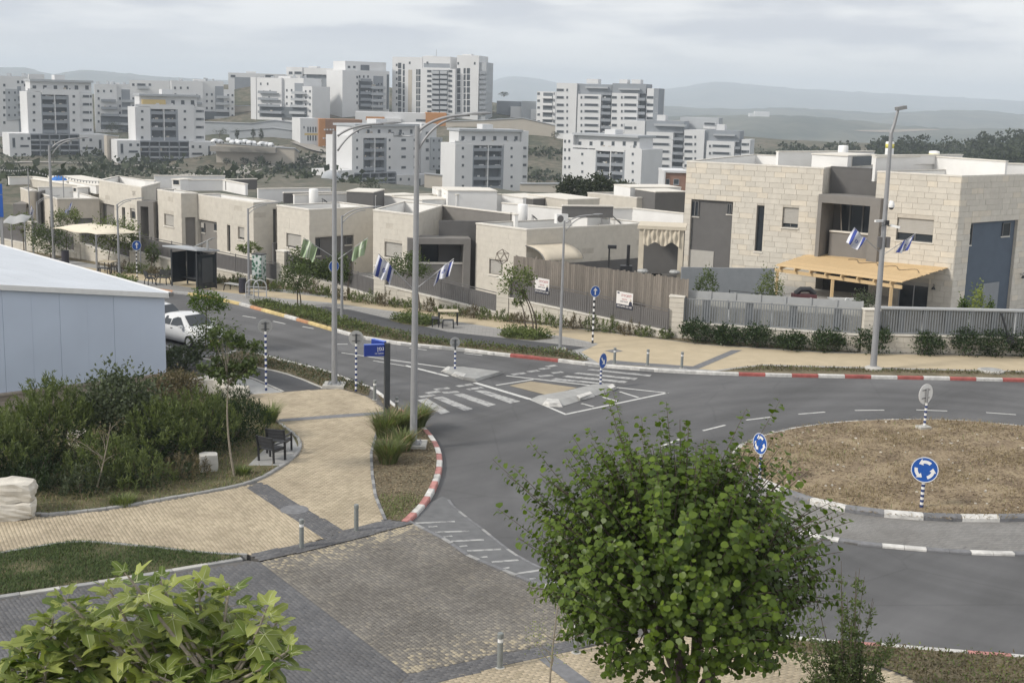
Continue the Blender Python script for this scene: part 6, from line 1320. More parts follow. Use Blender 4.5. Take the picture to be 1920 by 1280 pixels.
def hill_mat(name, a, b, s_):
 m = NT(name); m.col(m.ramp(m.noise(s_, 10, .7), [(.4, a), (.52, tuple((np.array(a) + b) / 2)), (.66, b)])); m.rough(1); return m.m
M['hill_far'] = hill_mat('far_hill', (.05, .06, .04), (.13, .125, .09), .004); M['hill_mid'] = hill_mat('mid_hill', (.025, .035, .018), (.12, .115, .075), .006)
hill([(-700, 150), (-200, 140), (0, 127), (45, 126), (80, 137), (100, 141), (130, 134), (150, 130), (190, 133), (260, 141), (330, 146), (450, 152), (620, 160), (800, 170)], 5200, -90, M['hill_far'], seed=2, rough=12)
hill([(640, 190), (800, 175), (910, 160), (935, 145), (960, 142), (1010, 147), (1060, 160), (1140, 172), (1230, 170), (1290, 162), (1330, 153), (1370, 154), (1400, 158), (1500, 167), (1600, 172), (1700, 178), (1800, 183), (1920, 190), (2300, 200), (2700, 210)], 8500, -150, M['hill_far'], seed=3, rough=16)
mid_hill = hill([(640, 215), (900, 203), (1100, 200), (1230, 197), (1300, 202), (1400, 205), (1450, 201), (1560, 206), (1640, 212), (1700, 210), (1760, 206), (1840, 207), (1920, 214), (2200, 216), (2700, 225)], 4200, -130, M['hill_mid'], seed=4, rough=9)
near_hill = hill([(640, 240), (900, 226), (1100, 222), (1240, 219), (1300, 216), (1440, 216), (1530, 218), (1600, 226), (1700, 236), (1800, 242), (1920, 240), (2200, 238), (2700, 246)], 2600, -95, M['hill_mid'], seed=5, rough=6)
mb = MB(); mb.add([(-9000, 1500, -160), (9000, 1500, -160), (9000, 11000, -160), (-9000, 11000, -160)], [(0, 1, 2, 3)]); mb.build('plain', M['hill_mid'], kind='structure')
M['field'] = simple('stubble_field', (.25, .2, .14), .95, .15, .02)
def field(x0, x1, yt, yb, bvh, mat):
 V = []; n = 14
 for i in range(n + 1):
  f_ = i / n; s_ = math.sin(math.pi * min(1, max(0, f_))) ** .5; ym = (yt + yb) / 2 + 1.2 * math.sin(f_ * 5)
  for y in (ym - (yb - yt) / 2 * s_, ym, ym + (yb - yt) / 2 * s_):
   h = bvh.ray_cast(Vector(EYE), Vector(ray(x0 + (x1 - x0) * f_, y)).normalized())[0]
   if h is None: return
   V.append(np.array(h) + [0, 0, 1.2])
 link('field', mesh_np('field', np.array(V), np.array([[3 * i + j, 3 * i + 3 + j, 3 * i + 4 + j, 3 * i + 1 + j] for i in range(n) for j in (0, 1)]), mat), kind='structure')
field(1600, 1765, 243.5, 248, near_hill, M['field']); field(1480, 1620, 225, 228, near_hill, M['field']); field(1250, 1330, 226, 229, near_hill, M['field'])
mb = MB(); p = Dp(1428, 214, 2300); mb.box(p, (26, 12, 9)); mb.box(p + np.array([-16, 4, -2]), (12, 10, 6)); tag(mb.build('white_barn', M['apt_white']), 'tiny white building far out on the hazy plain', 'building')
# ---- haze
hb = MB(); x0, x1, y0, y1, z0, z1 = -9500, 9500, -120, 11600, -170, 210
hb.add([(x0, y0, z0), (x1, y0, z0), (x1, y1, z0), (x0, y1, z0), (x0, y0, z1), (x1, y0, z1), (x1, y1, z1), (x0, y1, z1)], [(0, 3, 2, 1), (4, 5, 6, 7), (0, 1, 5, 4), (1, 2, 6, 5), (2, 3, 7, 6), (3, 0, 4, 7)])
vm = bpy.data.materials.new('haze_air'); vm.use_nodes = True; vt = vm.node_tree; vt.nodes.clear(); pv = vt.nodes.new('ShaderNodeVolumePrincipled'); pv.inputs['Density'].default_value = HAZE; pv.inputs['Color'].default_value = (.79, .88, .99, 1); pv.inputs['Anisotropy'].default_value = 0.0
vo = vt.nodes.new('ShaderNodeOutputMaterial'); vt.links.new(pv.outputs[0], vo.inputs['Volume']); hb.build('haze', vm, kind='stuff')
# ================================================================== STREET FURNITURE
def bez(p0, p1, p2, n=12): t = np.linspace(0, 1, n)[:, None]; return (1 - t) ** 2 * np.array(p0) + 2 * t * (1 - t) * np.array(p1) + t ** 2 * np.array(p2)
def at_above(px, py, base): return Dp(px, py, base[1])
def lamp(base, top, end, label, r=.1, z=PZ, group='street lamps with curved double arms'):
 B = G(*base, z); Tp = at_above(*top, B); E = at_above(*end, B); t = thing('street_lamp', label, 'street lamp', B, 0, group)
 H_ = Tp[2] - B[2]; mb = MB(); mb.tube([(B[0], B[1], B[2] + .1), (B[0], B[1], B[2] + H_ * .5), (B[0], B[1], Tp[2])], [r, r * .8, r * .6], 14); mb.build('pole', M['pole'], t, smooth=False)
 mb = MB(); mb.box((B[0], B[1], B[2] + .05), (r * 7, r * 7, .14)); mb.build('footing', M['concrete_light'], t)
 mb = MB(); mb.box((B[0], B[1], B[2] + .135), (r * 4.2, r * 4.2, .03))
 for sx in (-1, 1):
  for sy in (-1, 1): mb.tube([(B[0] + sx * r * 1.7, B[1] + sy * r * 1.7, B[2] + .12), (B[0] + sx * r * 1.7, B[1] + sy * r * 1.7, B[2] + .22)], .018, 6)
 mb.build('base_plate', M['pole'], t)
 mb = MB(); mb.box((B[0], B[1] - r * .95, B[2] + 1.0), (r * .9, .02, .34)); mb.build('hatch', M['pole'], t)
 d = E - Tp; L = np.linalg.norm(d); hor = np.array([d[0], d[1], 0]) ; s = H_ * .075
 for k, (dz, f_) in enumerate(((-.25 * s, .97), (-1.0 * s, .72))):
  p0 = Tp + np.array([0, 0, dz]); e = p0 * 0 + (Tp + d * f_ + np.array([0, 0, -.02 - .03 * k])); ctl = p0 + hor * .3 + np.array([0, 0, (e[2] - p0[2]) * .95]); mb = MB(); mb.tube(bez(p0, ctl, e, 14), r * (.36 - .06 * k), 8); mb.build('arm', M['pole'], t, smooth=True)
 u = unit(hor); q = Tp + d; tang = unit(q - (Tp + hor * .3 + np.array([0, 0, d[2] * .8]))); mb = MB(); a = q - tang * L * .06; b_ = q + tang * r * 5
 prof = np.linspace(0, 1, 6); w_ = [.35, .9, 1.15, 1.15, .9, .4]; n_ = np.array([0, 0, 1.]); sd = np.cross(tang, n_)
 V = []
 for f_, ww in zip(prof, w_):
  c = a + (b_ - a) * f_
  for (x, y) in ((-1, -.28), (1, -.28), (1, .12), (.5, .34), (-.5, .34), (-1, .12)): V.append(c + sd * x * r * 1.3 * ww + n_ * y * r * 1.2 * min(1, ww))
 Fq = [[i * 6 + k, i * 6 + (k + 1) % 6, (i + 1) * 6 + (k + 1) % 6, (i + 1) * 6 + k] for i in range(5) for k in range(6)] + [[5, 4, 3, 2, 1, 0], [30, 31, 32, 33, 34, 35]]
 mb.add(V, Fq); hd = mb.build('lamp_head', M['lamp_head'], t); mb = MB(); c = a + (b_ - a) * .5 - n_ * r * .35; mb.box(c, (r * 1.6, r * 1.6, .02)); mb.build('lens', M['lens'], hd)
 return t, B, Tp
L1 = lamp((775, 836), (783.5, 236), (884, 214), 'tallest street lamp, standing in the grass bed beside the red and white kerb', .135)
L2 = lamp((627, 724), (633, 246), (722, 231), 'tall street lamp carrying two pale green flags, beside the bike lane', .13)
L3 = lamp((101, 489), (97, 273), (148, 259), 'leftmost tall street lamp, rising behind the white roof of the metal hall', .13)
L4 = lamp((224, 521), (218, 383), (257, 372), 'short street lamp left of the bus shelter, beside the round green tree', .085)
L5 = lamp((467, 557), (464, 391), (514, 380), 'short street lamp beside the bicycle racks', .085)
L6 = lamp((641, 601), (641.5, 404), (702, 388), 'medium street lamp in the far planted strip, close behind the green flag pole', .085)
L7 = lamp((1050, 657), (1062, 414), (1114, 402), 'medium street lamp between the two sale banners', .085)
L8 = lamp((72, 452), (70, 378), (104, 367), 'short street lamp with two hanging flags at the far left', .075)
# pole with cameras and flood light
B = G(1637, 692, PZ + .03); t = thing('camera_pole', 'tall grey pole with security cameras and a flat flood light', 'lamp post', B); A1 = at_above(1671, 250, B); A2 = at_above(1684, 206, B)
lean = lambda f_: B + (A1 - B) * f_
mb = MB(); mb.tube([B + np.array([0, 0, .1]), lean(.5), A1, A1 + (A2 - A1) * .4 + np.array([.02, 0, 0]), A2], [.16, .12, .085, .075, .06], 14); mb.build('pole', M['pole'], t)
mb = MB(); mb.lathe(B, [(.42, -.1), (.42, .08), (.3, .14), (.17, .16)], 16); mb.build('footing', M['concrete_light'], t)
mb = MB(); mb.box(A2 + np.array([.12, 0, .08]), (.42, .5, .16), M=Matrix.Rotation(R(-12), 3, 'Y')); mb.build('flood_light', M['lamp_head'], t)
q = at_above(1664, 380, B); mb = MB(); mb.tube([q, q + np.array([.14, -.12, .1])], .035, 8); mb.lathe(q + np.array([.15, -.16, -.2]), [(.03, .3), (.1, .26), (.14, .12), (.14, 0)][::-1], 14); dc = mb.build('dome_camera', M['white'], t); mb = MB(); mb.lathe(q + np.array([.15, -.16, -.31]), [(.02, 0), (.09, .03), (.125, .11)], 14); mb.build('dome_glass', M['black'], dc)
for (px_, py_, dx, dz) in ((1660, 414, -.45, .0), (1664, 421, .4, -.08)):
 q = at_above(px_, py_, B); d = np.array([dx, -.25, dz]); mb = MB(); mb.beam(q + d * .3, q + d * 1.25, .11, .1); o = mb.build('bullet_camera', M['white'], t); mb = MB(); mb.beam(q + np.array([0, 0, -.05]), q + d * .5 + np.array([0, 0, -.03]), .04, .04); mb.build('bracket', M['frame'], o)
q = at_above(1660, 417, B); mb = MB(); mb.box(q + np.array([.05, -.14, 0]), (.16, .14, .22)); mb.build('junction_box', M['black'], t)
for sx, nm in ((-.2, 'control_box'), (.2, 'control_box')): q = at_above(1656.5, 454, B); mb = MB(); mb.box(q + np.array([sx, -.02, 0]), (.16, .22, .5)); mb.build(nm, M['fence_dark'], t)
mb = MB(); q0, q1 = at_above(1654, 440, B), at_above(1661, 422, B); mb.tube(bez(q0 + np.array([-.1, -.15, 0]), q0 + np.array([-.35, -.15, .5]), q1 + np.array([-.02, -.15, 0]), 8), .012, 5); mb.build('cable', M['black'], t)
# ---- flags on slanting sticks
M['flag_white'] = simple('flag_white', (.62, .63, .68), .9, .05, 4); M['flag_blue'] = simple('flag_blue', (.05, .075, .30), .9, .08, 4)
M['flag_green'] = simple('flag_pale_green', (.33, .42, .27), .9, .08, 3); M['flag_pale'] = simple('flag_pale_stripe', (.6, .64, .55), .9, .05, 4)
def star(u, v):
 def tri(u, v, s, k): v = v * k; return max(-v - .5 * s, (.866 * abs(u) + .5 * v) - .5 * s)
 d = [abs(tri(u, v, s, k)) if False else tri(u, v, s, k) for s, k in ((.16, 1), (.16, -1))]; i = [tri(u, v, .105, k) for k in (1, -1)]
 return any(a < 0 and b > 0 for a, b in zip(d, i))
def flag(root, tip, label, kind='blue', hang=1.0, dist=None, swing=.35, seed=0, group='blue and white flags hanging on the lamp posts'):
 y = dist; P0 = Dp(root[0], root[1], y); P1 = Dp(tip[0], tip[1], y - .25); r_ = np.random.default_rng(seed)
 t = thing('flag', label, 'flag', P0, 0, group); mb = MB(); mb.tube([P0, P1], .018, 6); mb.build('stick', M['pole'], t)
 n1, n2 = 40, 30; V = []; hang *= .76; hv = unit(P1 - P0); L = np.linalg.norm(P1 - P0)
 for i in range(n1 + 1):
  s_ = i / n1
  for j in range(n2 + 1):
   v = j / n2; top = P0 + (P1 - P0) * (1 - .44 * s_)
   fold = .16 * math.sin(s_ * 11 + v * 2 + seed) * (.3 + v); dr = np.array([-hv[0] * swing * v * hang * (1 - s_ * .2), fold, -v * hang * (1 - .25 * s_) + .05 * math.sin(s_ * 7 + seed)])
   V.append(top + dr)
 F_ = []; mi = []
 for i in range(n1):
  for j in range(n2):
   F_.append((i * (n2 + 1) + j, (i + 1) * (n2 + 1) + j, (i + 1) * (n2 + 1) + j + 1, i * (n2 + 1) + j + 1)); u, v = (i + .5) / n1, (j + .5) / n2
   if kind == 'blue': b = .1 < u < .26 or .74 < u < .9 or star((v - .5) * 1.0, (u - .5) * 1.0)
   else: b = not (.42 < u < .5 or .56 < u < .6 or (.2 < u < .4 and .3 < v < .55 and (i + j) % 3))
   mi.append(1 if b else 0)
 me = bpy.data.meshes.new('cloth'); me.from_pydata((np.array(V) - P0).tolist(), [], F_)
 for q in ((M['flag_white'], M['flag_blue']) if kind == 'blue' else (M['flag_pale'], M['flag_green'])): me.materials.append(q)
 me.polygons.foreach_set('material_index', mi); me.polygons.foreach_set('use_smooth', [True] * len(F_)); link('cloth', me, t)
yR = G(1637, 692)[1]; y1_ = G(775, 836)[1]; y2_ = G(627, 724)[1]; y8 = G(72, 452)[1]; y3 = G(101, 489)[1]
flag((1654, 477), (1602, 428), 'blue and white flag left of the camera pole, before the balcony', hang=.95, dist=yR - .1, swing=-.6, seed=1)
flag((1657, 477), (1717, 438), 'blue and white flag right of the camera pole, before the shuttered window', hang=1.0, dist=yR - .1, swing=.5, seed=2)
flag((774, 541), (710, 476), 'blue and white flag hanging left of the tallest lamp post', hang=.95, dist=y1_ - .1, swing=-.35, seed=3)
flag((781, 541), (851, 485), 'blue and white flag hanging right of the tallest lamp post, before the balcony frame', hang=.75, dist=y1_ - .1, swing=.35, seed=4)
flag((628, 484), (569, 446), 'pale green flag hanging left of the tall lamp post', 'green', 1.05, y2_ - .1, -.25, 5, 'pale green flags on the lamp post')
flag((634, 486), (690, 446), 'pale green flag hanging right of the tall lamp post', 'green', 1.0, y2_ - .1, .3, 6, 'pale green flags on the lamp post')
flag((71, 408), (58, 385), 'blue and white flag left of the leftmost tall lamp, before the dark door frame', hang=1.3, dist=y8 - .1, swing=-.5, seed=7)
flag((104, 425), (136, 377), 'drooping blue flag right of the leftmost tall lamp, before the grey wall', hang=.9, dist=y3 - .1, swing=.35, seed=8)

# ---- round traffic signs on banded posts
def disc(t, c, n, r, face, back, name='sign_plate'):
 n = unit(n); u = unit(np.cross([0, 0, 1.], n)); v = np.cross(n, u); N = 40; mb = MB()
 ring = [(math.cos(a), math.sin(a)) for a in np.linspace(0, 2 * math.pi, N, endpoint=False)]
 V = [c + r * (x * u + y * v) for x, y in ring] + [c - n * .015 + r * (x * u + y * v) for x, y in ring]
 mb.mat(0); mb.add(V, [tuple(range(N))]); mb.mat(1); mb.add(V, [tuple(range(2 * N - 1, N - 1, -1))] + [(i, N + i, N + (i + 1) % N, (i + 1) % N) for i in range(N)])
 o = mb.build(name, [face, back], t)
 if face is not M['sign_back']:
  mb = MB(); R0, R1 = r * .935, r * .99
  mb.add([c + n * .003 + q * (x * u + y * v) for q in (R0, R1) for x, y in ring], [(i, (i + 1) % N, N + (i + 1) % N, N + i) for i in range(N)]); mb.build('border', M['white'], o)
 return o, u, v, n
def arrows_round(o, c, u, v, n, r):
 for k in range(3):
  a0 = math.radians(90 + 120 * k - 40); a1 = a0 + math.radians(78); mb = MB(); N = 10; V = []
  aa = np.linspace(a0, a1 - math.radians(22), N)
  for q in (.5 * r, .74 * r): V += [c + n * .004 + q * (math.cos(a) * u + math.sin(a) * v) for a in aa]
  mb.add(V, [(i, N + i, N + i + 1, i + 1) for i in range(N - 1)]); am = a1 - math.radians(22)
  mb.add([c + n * .0045 + q * (math.cos(a) * u + math.sin(a) * v) for q, a in ((.36 * r, am), (.88 * r, am), (.62 * r, a1 + math.radians(8)))], [(0, 1, 2)]); mb.build('arrow', M['white'], o)
def banded_post(t, B, h, r, nb, mat=None, first=True):
 mb = MB(); mb.tube([B, B + np.array([0, 0, h])], r, 14); mb.build('post', M['white'], t); bh = h / (2 * nb)
 for k in range(nb): mb = MB(); z = k * 2 * bh + (bh if not first else 0); mb.lathe(B + np.array([0, 0, z]), [(r * .9, .0), (r * 1.07, .002), (r * 1.07, bh - .002), (r * .9, bh)], 14); mb.build('band', mat or M['navy'], t)
def sign(base, z, band_top, cpx, rpx, nb, label, normal, kind, bar_h=None, group='round traffic signs on banded posts', rad=.045, bandmat=None):
 B = G(*base, z); ht = at_above(band_top[0], band_top[1], B)[2] - z; t = thing('traffic_sign', label, 'traffic sign', B, 0, group); banded_post(t, B, ht, rad, nb, bandmat)
 C_ = at_above(*cpx, B); C_[0] = B[0] + (C_[0] - B[0]) * .3; r = rpx * np.linalg.norm(C_ - EYE) / FPX; mb = MB(); mb.tube([B + np.array([0, 0, ht]), (B[0], B[1], C_[2] + r * .6)], rad * .9, 10); mb.build('sleeve', M['pole_dark'] if kind == 'back' else M['pole'], t)
 n = unit([normal[0], normal[1], 0]); c = np.array([B[0], B[1], C_[2]]) + n * (rad + .03)
 mb = MB(); s_ = np.cross([0, 0, 1.], n)
 for dz in (-r * .4, r * .4): mb.beam(c - n * .02 - s_ * r * .55 + np.array([0, 0, dz]), c - n * .02 + s_ * r * .55 + np.array([0, 0, dz]), .02, .03)
 mb.build('bracket', M['fence_dark'], t)
 o, u, v, n = disc(t, c, n, r, M['blue'], M['sign_back'] if kind != 'whiteback' else M['white'])
 if kind in ('round', 'whiteback'): arrows_round(o, c, u, v, n, r)
 else:
  mb = MB(); e = (u * .707 - v * .707) if kind != 'up' else (u * -.0 + v * 1.0); f_ = np.cross(n, e); q = c + n * .004
  mb.add([q - e * r * .62 + f_ * r * .12, q - e * r * .62 - f_ * r * .12, q + e * r * .2 - f_ * r * .12, q + e * r * .2 + f_ * r * .12], [(0, 1, 2, 3)][::1]); mb.add([q + e * r * .7, q + e * r * .15 + f_ * r * .42, q + e * r * .15 - f_ * r * .42], [(0, 1, 2)]); mb.build('arrow', M['white'], o)
 return t, B
to_cam = lambda p: unit([-p[0], -p[1], 0])
def rot(v, a): c, s = math.cos(R(a)), math.sin(R(a)); return np.array([v[0] * c - v[1] * s, v[0] * s + v[1] * c, 0])
Pq = G(1728, 950); sign((1727.5, 950), .17, (1729, 902), (1731, 879), 23.5, 5, 'blue roundabout sign on banded post, nearest on the dry island, facing the viewer', to_cam(Pq), 'round', rad=.055)
Pq = G(1424, 905); sign((1424, 900), .17, (1425, 851), (1426, 831), 20, 5, 'blue roundabout sign at the island edge, half behind the bushy tree', rot(to_cam(Pq), -50), 'round', rad=.05)
Pq = G(1733, 802); s8 = sign((1733, 802), .17, (1735.5, 755), (1738, 739), 18.5, 5, 'roundabout sign showing its white back, far side of the island', rot(-to_cam(Pq), 52), 'whiteback', rad=.05)
mb = MB(); p = s8[1]; mb.box(p + np.array([-.05, -.05, .03]), (.5, .35, .12), rz=.3); mb.build('footing', M['concrete_light'], s8[0])
Pq = G(1126, 720); sign((1126, 720), .15, (1127, 690), (1129.5, 676), 14.8, 4, 'blue keep right sign on the splitter island', rot(to_cam(Pq), 62), 'diag', rad=.05)
Pq = G(1111, 642); sign((1111, 643), PZ, (1114, 557), (1115, 546), 10.5, 8, 'blue pedestrian path sign on tall black and white post, before the banner fence', rot(to_cam(Pq), 30), 'up', bandmat=M['black'], rad=.05)
sign((499, 732), PZ, (498.5, 621), (499, 612), 13.5, 10, 'sign on tall banded post by the near bike lane, turned away from the viewer', rot(-to_cam(G(499, 732)), 12), 'back', rad=.045)
sign((667.5, 734), PZ, (666.5, 644), (666.5, 634), 14, 9, 'round sign showing its grey back, beside the tall lamp foot', -to_cam(G(667, 733)), 'back', rad=.045)
sign((853, 691), .14, (851, 656), (850, 642), 10, 4, 'round sign showing its grey back, on the small splitter island', rot(-to_cam(G(852, 691)), 18), 'back', rad=.045)
sign((257, 521), PZ, (255.5, 468), (255, 460), 9, 7, 'small blue path sign beside the round green tree, left of the bus shelter', rot(to_cam(G(256, 518)), 25), 'up', bandmat=M['black'], rad=.04)
sign((625, 575), PZ, (624.5, 512), (624, 499), 11, 8, 'blue path sign half hidden behind the pole with green flags', rot(to_cam(G(625, 574)), 30), 'up', bandmat=M['black'], rad=.04)

# ---- street name sign
B = G(725, 779, PZ); t = thing('street_name_sign', 'dark post with blue street name blades beside the tall grass', 'street sign', B); hp = at_above(724, 643, B)[2] - B[2]
mb = MB(); mb.box(B + np.array([0, 0, hp / 2]), (.2, .2, hp), rz=.35); mb.build('post', M['pole_dark'], t)
ax = unit([-.93, -.28, 0]); nn = np.array([ax[1], -ax[0], 0]); nn = nn if nn[1] < 0 else -nn
def blade(z, L, h, axis, nrm, words):
 c = B + axis * (.12 + L / 2) + np.array([0, 0, z]); mb = MB(); Mx = np.c_[axis, np.cross([0, 0, 1.], axis), [0, 0, 1.]]; mb.box(c, (L, .13, h), M=Mx); o = mb.build('name_blade', M['sign_blue'], t); mb = MB(); mb.box(c + np.array([0, 0, h / 2 + .012]), (L, .135, .02), M=Mx); mb.build('light_edge', M['sign_edge'], o)
 if words:
  u = -axis if np.dot(np.cross(-axis, [0, 0, 1.]), nrm) > 0 else axis
  u = axis if np.dot(np.cross(axis, [0, 0, 1.]), nrm) > 0 else -axis
  text('גפן', h * .5, M['white'], o, c + nrm * .068 + u * L * .3 + np.array([0, 0, h * .14]), u, nrm, rtl=True); text('HA GEFEN', h * .17, M['white'], o, c + nrm * .068 + u * L * .24 - np.array([0, 0, h * .27]), u, nrm)
M['sign_edge'] = simple('sign_edge_blue', (.12, .2, .62), .5, .05, 4)
blade(hp - .27, .78, .44, ax, nn, True); ax2 = unit([-.8, .75, 0]); blade(hp - .12, .75, .3, ax2, np.array([ax2[1], -ax2[0], 0]), False)

# ---- bollards
def bollard(px, py, z, label, h=.8, r=.065, band=True):
 t = thing('bollard', label, 'bollard', G(px, py, z), 0, 'grey steel bollards'); mb = MB(); mb.lathe((0, 0, 0), [(r, -.02), (r, h * .74)], 18); mb.build('shaft', M['bollard'], t, False, False)
 mb = MB(); mb.lathe((0, 0, h * .74), [(r * .93, 0), (r * .93, h * .1)], 18); mb.build('band', M['white'] if band else M['bollard'], t, False, False)
 mb = MB(); mb.lathe((0, 0, h * .84), [(r * .95, 0), (r * 1.08, .005), (r * 1.08, h * .13), (r * .9, h * .16)], 18); mb.build('cap', M['bollard'], t, False, False)
 mb = MB(); mb.lathe((0, 0, 0), [(r * 1.7, -.01), (r * 1.7, .012), (r * 1.05, .014)], 18); mb.build('footing', M['concrete_light'], t, False, False); return t
M['bollard'] = simple('bollard_grey', (.20, .215, .21), .5, .08, 5)
for px_, py_, z, lab, h in ((565.5, 1026, PZ, 'grey bollard with white band, on the dark paving at the driveway corner left', .82), (668, 995, PZ, 'grey bollard nearest the red and white kerb end', .8), (937, 1251, PZ, 'grey bollard at the bottom, left of the bushy tree', .82), (1080, 1223, PZ, 'grey bollard at the bottom, close under the bushy tree', .82),
       (702.5, 749, PZ, 'short grey bollard left of the street name post', .82), (744, 777, PZ, 'short grey bollard half hidden by the tall grass', .7), (1152, 682, PZ, 'grey bollard leftmost of three before the far yellow paving', .78), (1214, 685, PZ, 'grey bollard in the middle of three before the far yellow paving', .78), (1278, 690, PZ, 'grey bollard rightmost of three before the far yellow paving', .78)):
 bollard(px_, py_, z, lab, h, band=px_ != 668)
# ---- seats
def armchair(p, rz, label):
 t = thing('park_chair', label, 'chair', p, rz, 'black park armchairs on the small pad'); w_, dp = .66, .58
 for k in range(5): mb = MB(); mb.box((0, -dp / 2 + .06 + k * .115, .44), (w_ - .08, .1, .035)); mb.build('seat_slat', M['slat'], t, False, False)
 for k in range(3): mb = MB(); mb.box((0, dp / 2 + .02 + k * .025, .58 + k * .125), (w_ - .06, .03, .11), M=Matrix.Rotation(R(-10), 3, 'X')); mb.build('back_slat', M['slat'], t, False, False)
 for sx in (-1, 1):
  x = sx * w_ / 2
  mb = MB(); mb.beam((x, dp / 2, 0), (x, dp / 2 + .02, .5), .05, .06); mb.beam((x, dp / 2 + .02, .48), (x, dp / 2 + .1, .9), .045, .05); mb.build('leg', M['black'], t, False, False)
  mb = MB(); mb.beam((x, -dp / 2, 0), (x, -dp / 2 + .02, .62), .05, .06); mb.build('leg', M['black'], t, False, False)
  mb = MB(); mb.beam((x, -dp / 2 - .02, .635), (x, dp / 2 + .04, .645), .06, .035); mb.build('armrest', M['slat'], t, False, False)
  mb = MB(); mb.beam((x * .96, -dp / 2, .4), (x * .96, dp / 2, .4), .035, .05); mb.build('rail', M['black'], t, False, False)
 return t
ch = armchair(G(510, 862, PZ + .04), R(150), 'black park armchair nearer the viewer on the small paved pad')
dup(ch, G(524, 846, PZ + .04), R(168), 'black park armchair farther back on the small paved pad, next to the grass tuft')
def bench(p, rz, label, L=1.6, back=True):
 t = thing('bench', label, 'bench', p, rz, 'dark street benches across the road')
 for k in range(4): mb = MB(); mb.box((0, -.18 + k * .12, .45), (L, .1, .04)); mb.build('seat_slat', M['sign_back'] if not back else M['slat'], t, False, False)
 for sx in (-1, 1):
  for sy in (-1, 1): mb = MB(); mb.tube([(sx * (L / 2 - .08), sy * .16, .43), (sx * (L / 2 - .05), sy * .24, .3), (sx * (L / 2), sy * .27, 0)], .032, 6); mb.build('leg', M['black'], t, False, False)
 if back:
  for k in range(3): mb = MB(); mb.box((0, .26 + k * .02, .6 + k * .12), (L, .03, .1)); mb.build('back_slat', M['slat'], t, False, False)
  for sx in (-1, 1): mb = MB(); mb.beam((sx * (L / 2 - .1), .22, .43), (sx * (L / 2 - .1), .32, .92), .04, .05); mb.build('back_post', M['black'], t, False, False); mb = MB(); mb.tube([(sx * L / 2, -.2, .45), (sx * L / 2, -.18, .66), (sx * L / 2, .26, .68)], .025, 6); mb.build('armrest', M['black'], t, False, False)
 return t
sdir = G(475, 572)[:2] - G(287, 541)[:2]; sa = math.atan2(sdir[1], sdir[0])
bench(G(282, 534, PZ), sa + R(160), 'dark bench with back, left one of two left of the bus shelter', .75); bench(G(306, 533, PZ), sa + R(20), 'dark bench with back, right one of two left of the bus shelter', .8)
bench(G(441, 546, PZ), sa, 'pale backless bench between the bus shelter and the dark bin', 1.5, False)
def bin_(p, label, h=.85, r=.24):
 t = thing('litter_bin', label, 'bin', p, 0, 'dark litter bins'); mb = MB(); mb.lathe((0, 0, 0), [(r * .85, 0), (r, .05), (r, h), (r * .9, h + .02)], 14); mb.build('body', M['bin'], t, False, False); mb = MB(); mb.lathe((0, 0, h + .02), [(r * 1.05, 0), (r * 1.05, .05), (r * .7, .06)], 14); mb.build('rim', M['black'], t, False, False)
M['bin'] = simple('bin_dark', (.03, .03, .045), .5, .1, 4)
bin_(G(455, 549, PZ), 'dark litter bin beside the pale backless bench'); bin_(G(123, 495, PZ), 'black litter bin on the pavement near the leftmost tall lamp', .9, .26)
def picnic(p, rz, label):
 t = thing('picnic_table', label, 'picnic table', p, rz, 'street picnic tables with stools')
 mb = MB(); mb.box((0, 0, .76), (1.1, .75, .05)); mb.build('tabletop', M['pine_pale'], t, False, False)
 for sx in (-1, 1): mb = MB(); mb.tube([(sx * .5, -.3, 0), (sx * .5, -.3, .7), (sx * .5, -.25, .735), (sx * .5, .25, .735), (sx * .5, .3, .7), (sx * .5, .3, 0)], .035, 7); mb.build('leg', M['black'], t, False, False)
 return t
M['pine_pale'] = simple('pale_table_board', (.52, .45, .33), .7, .06, 4)
def stool(p, rz, label, L=.9):
 t = thing('stool', label, 'stool', p, rz, 'dark stools at the picnic tables'); mb = MB(); mb.box((0, 0, .45), (L, .38, .04)); mb.build('seat', M['slat'], t, False, False)
 for sx in (-1, 1): mb = MB(); mb.tube([(sx * L / 2, -.17, 0), (sx * L * .46, -.16, .4), (sx * L * .42, 0, .44), (sx * L * .46, .16, .4), (sx * L / 2, .17, 0)], .03, 6); mb.build('leg', M['black'], t, False, False)
picnic(G(840, 608, PZ), R(6), 'picnic table with pale top on the grey paving, right of the tallest lamp'); stool(G(840, 615, PZ), R(6), 'dark stool in front of the right picnic table', .6); stool(G(816, 611, PZ), R(96), 'dark stool at the left end of the right picnic table', .8)
picnic(G(203, 511, PZ), R(-20), 'picnic table with pale top left of the short lamp and path sign'); stool(G(195, 515, PZ), R(-10), 'dark stool in front of the left picnic table', .7); stool(G(218, 513, PZ), R(-20), 'dark stool right of the left picnic table', .6)
def rack(p, rz, label):
 t = thing('bicycle_rack', label, 'bicycle rack', p, rz, 'steel hoop bicycle racks'); mb = MB(); mb.tube([(-.38, 0, 0), (-.38, 0, .75)] + [(-.38 * math.cos(a), 0, .75 + .38 * math.sin(a)) for a in np.linspace(.2, math.pi - .2, 9)] + [(.38, 0, .75), (.38, 0, 0)], .035, 8); mb.build('hoop', M['alu'], t, False, False)
 for z_ in (.45, .7): mb = MB(); mb.tube([(-.38, 0, z_), (.38, 0, z_)], .022, 6); mb.build('crossbar', M['alu'], t, False, False)
rack(G(473, 559, PZ), R(0), 'steel hoop bicycle rack nearer the short lamp'); rack(G(488, 560, PZ), R(0), 'steel hoop bicycle rack right of the other, before the painted cabinet')
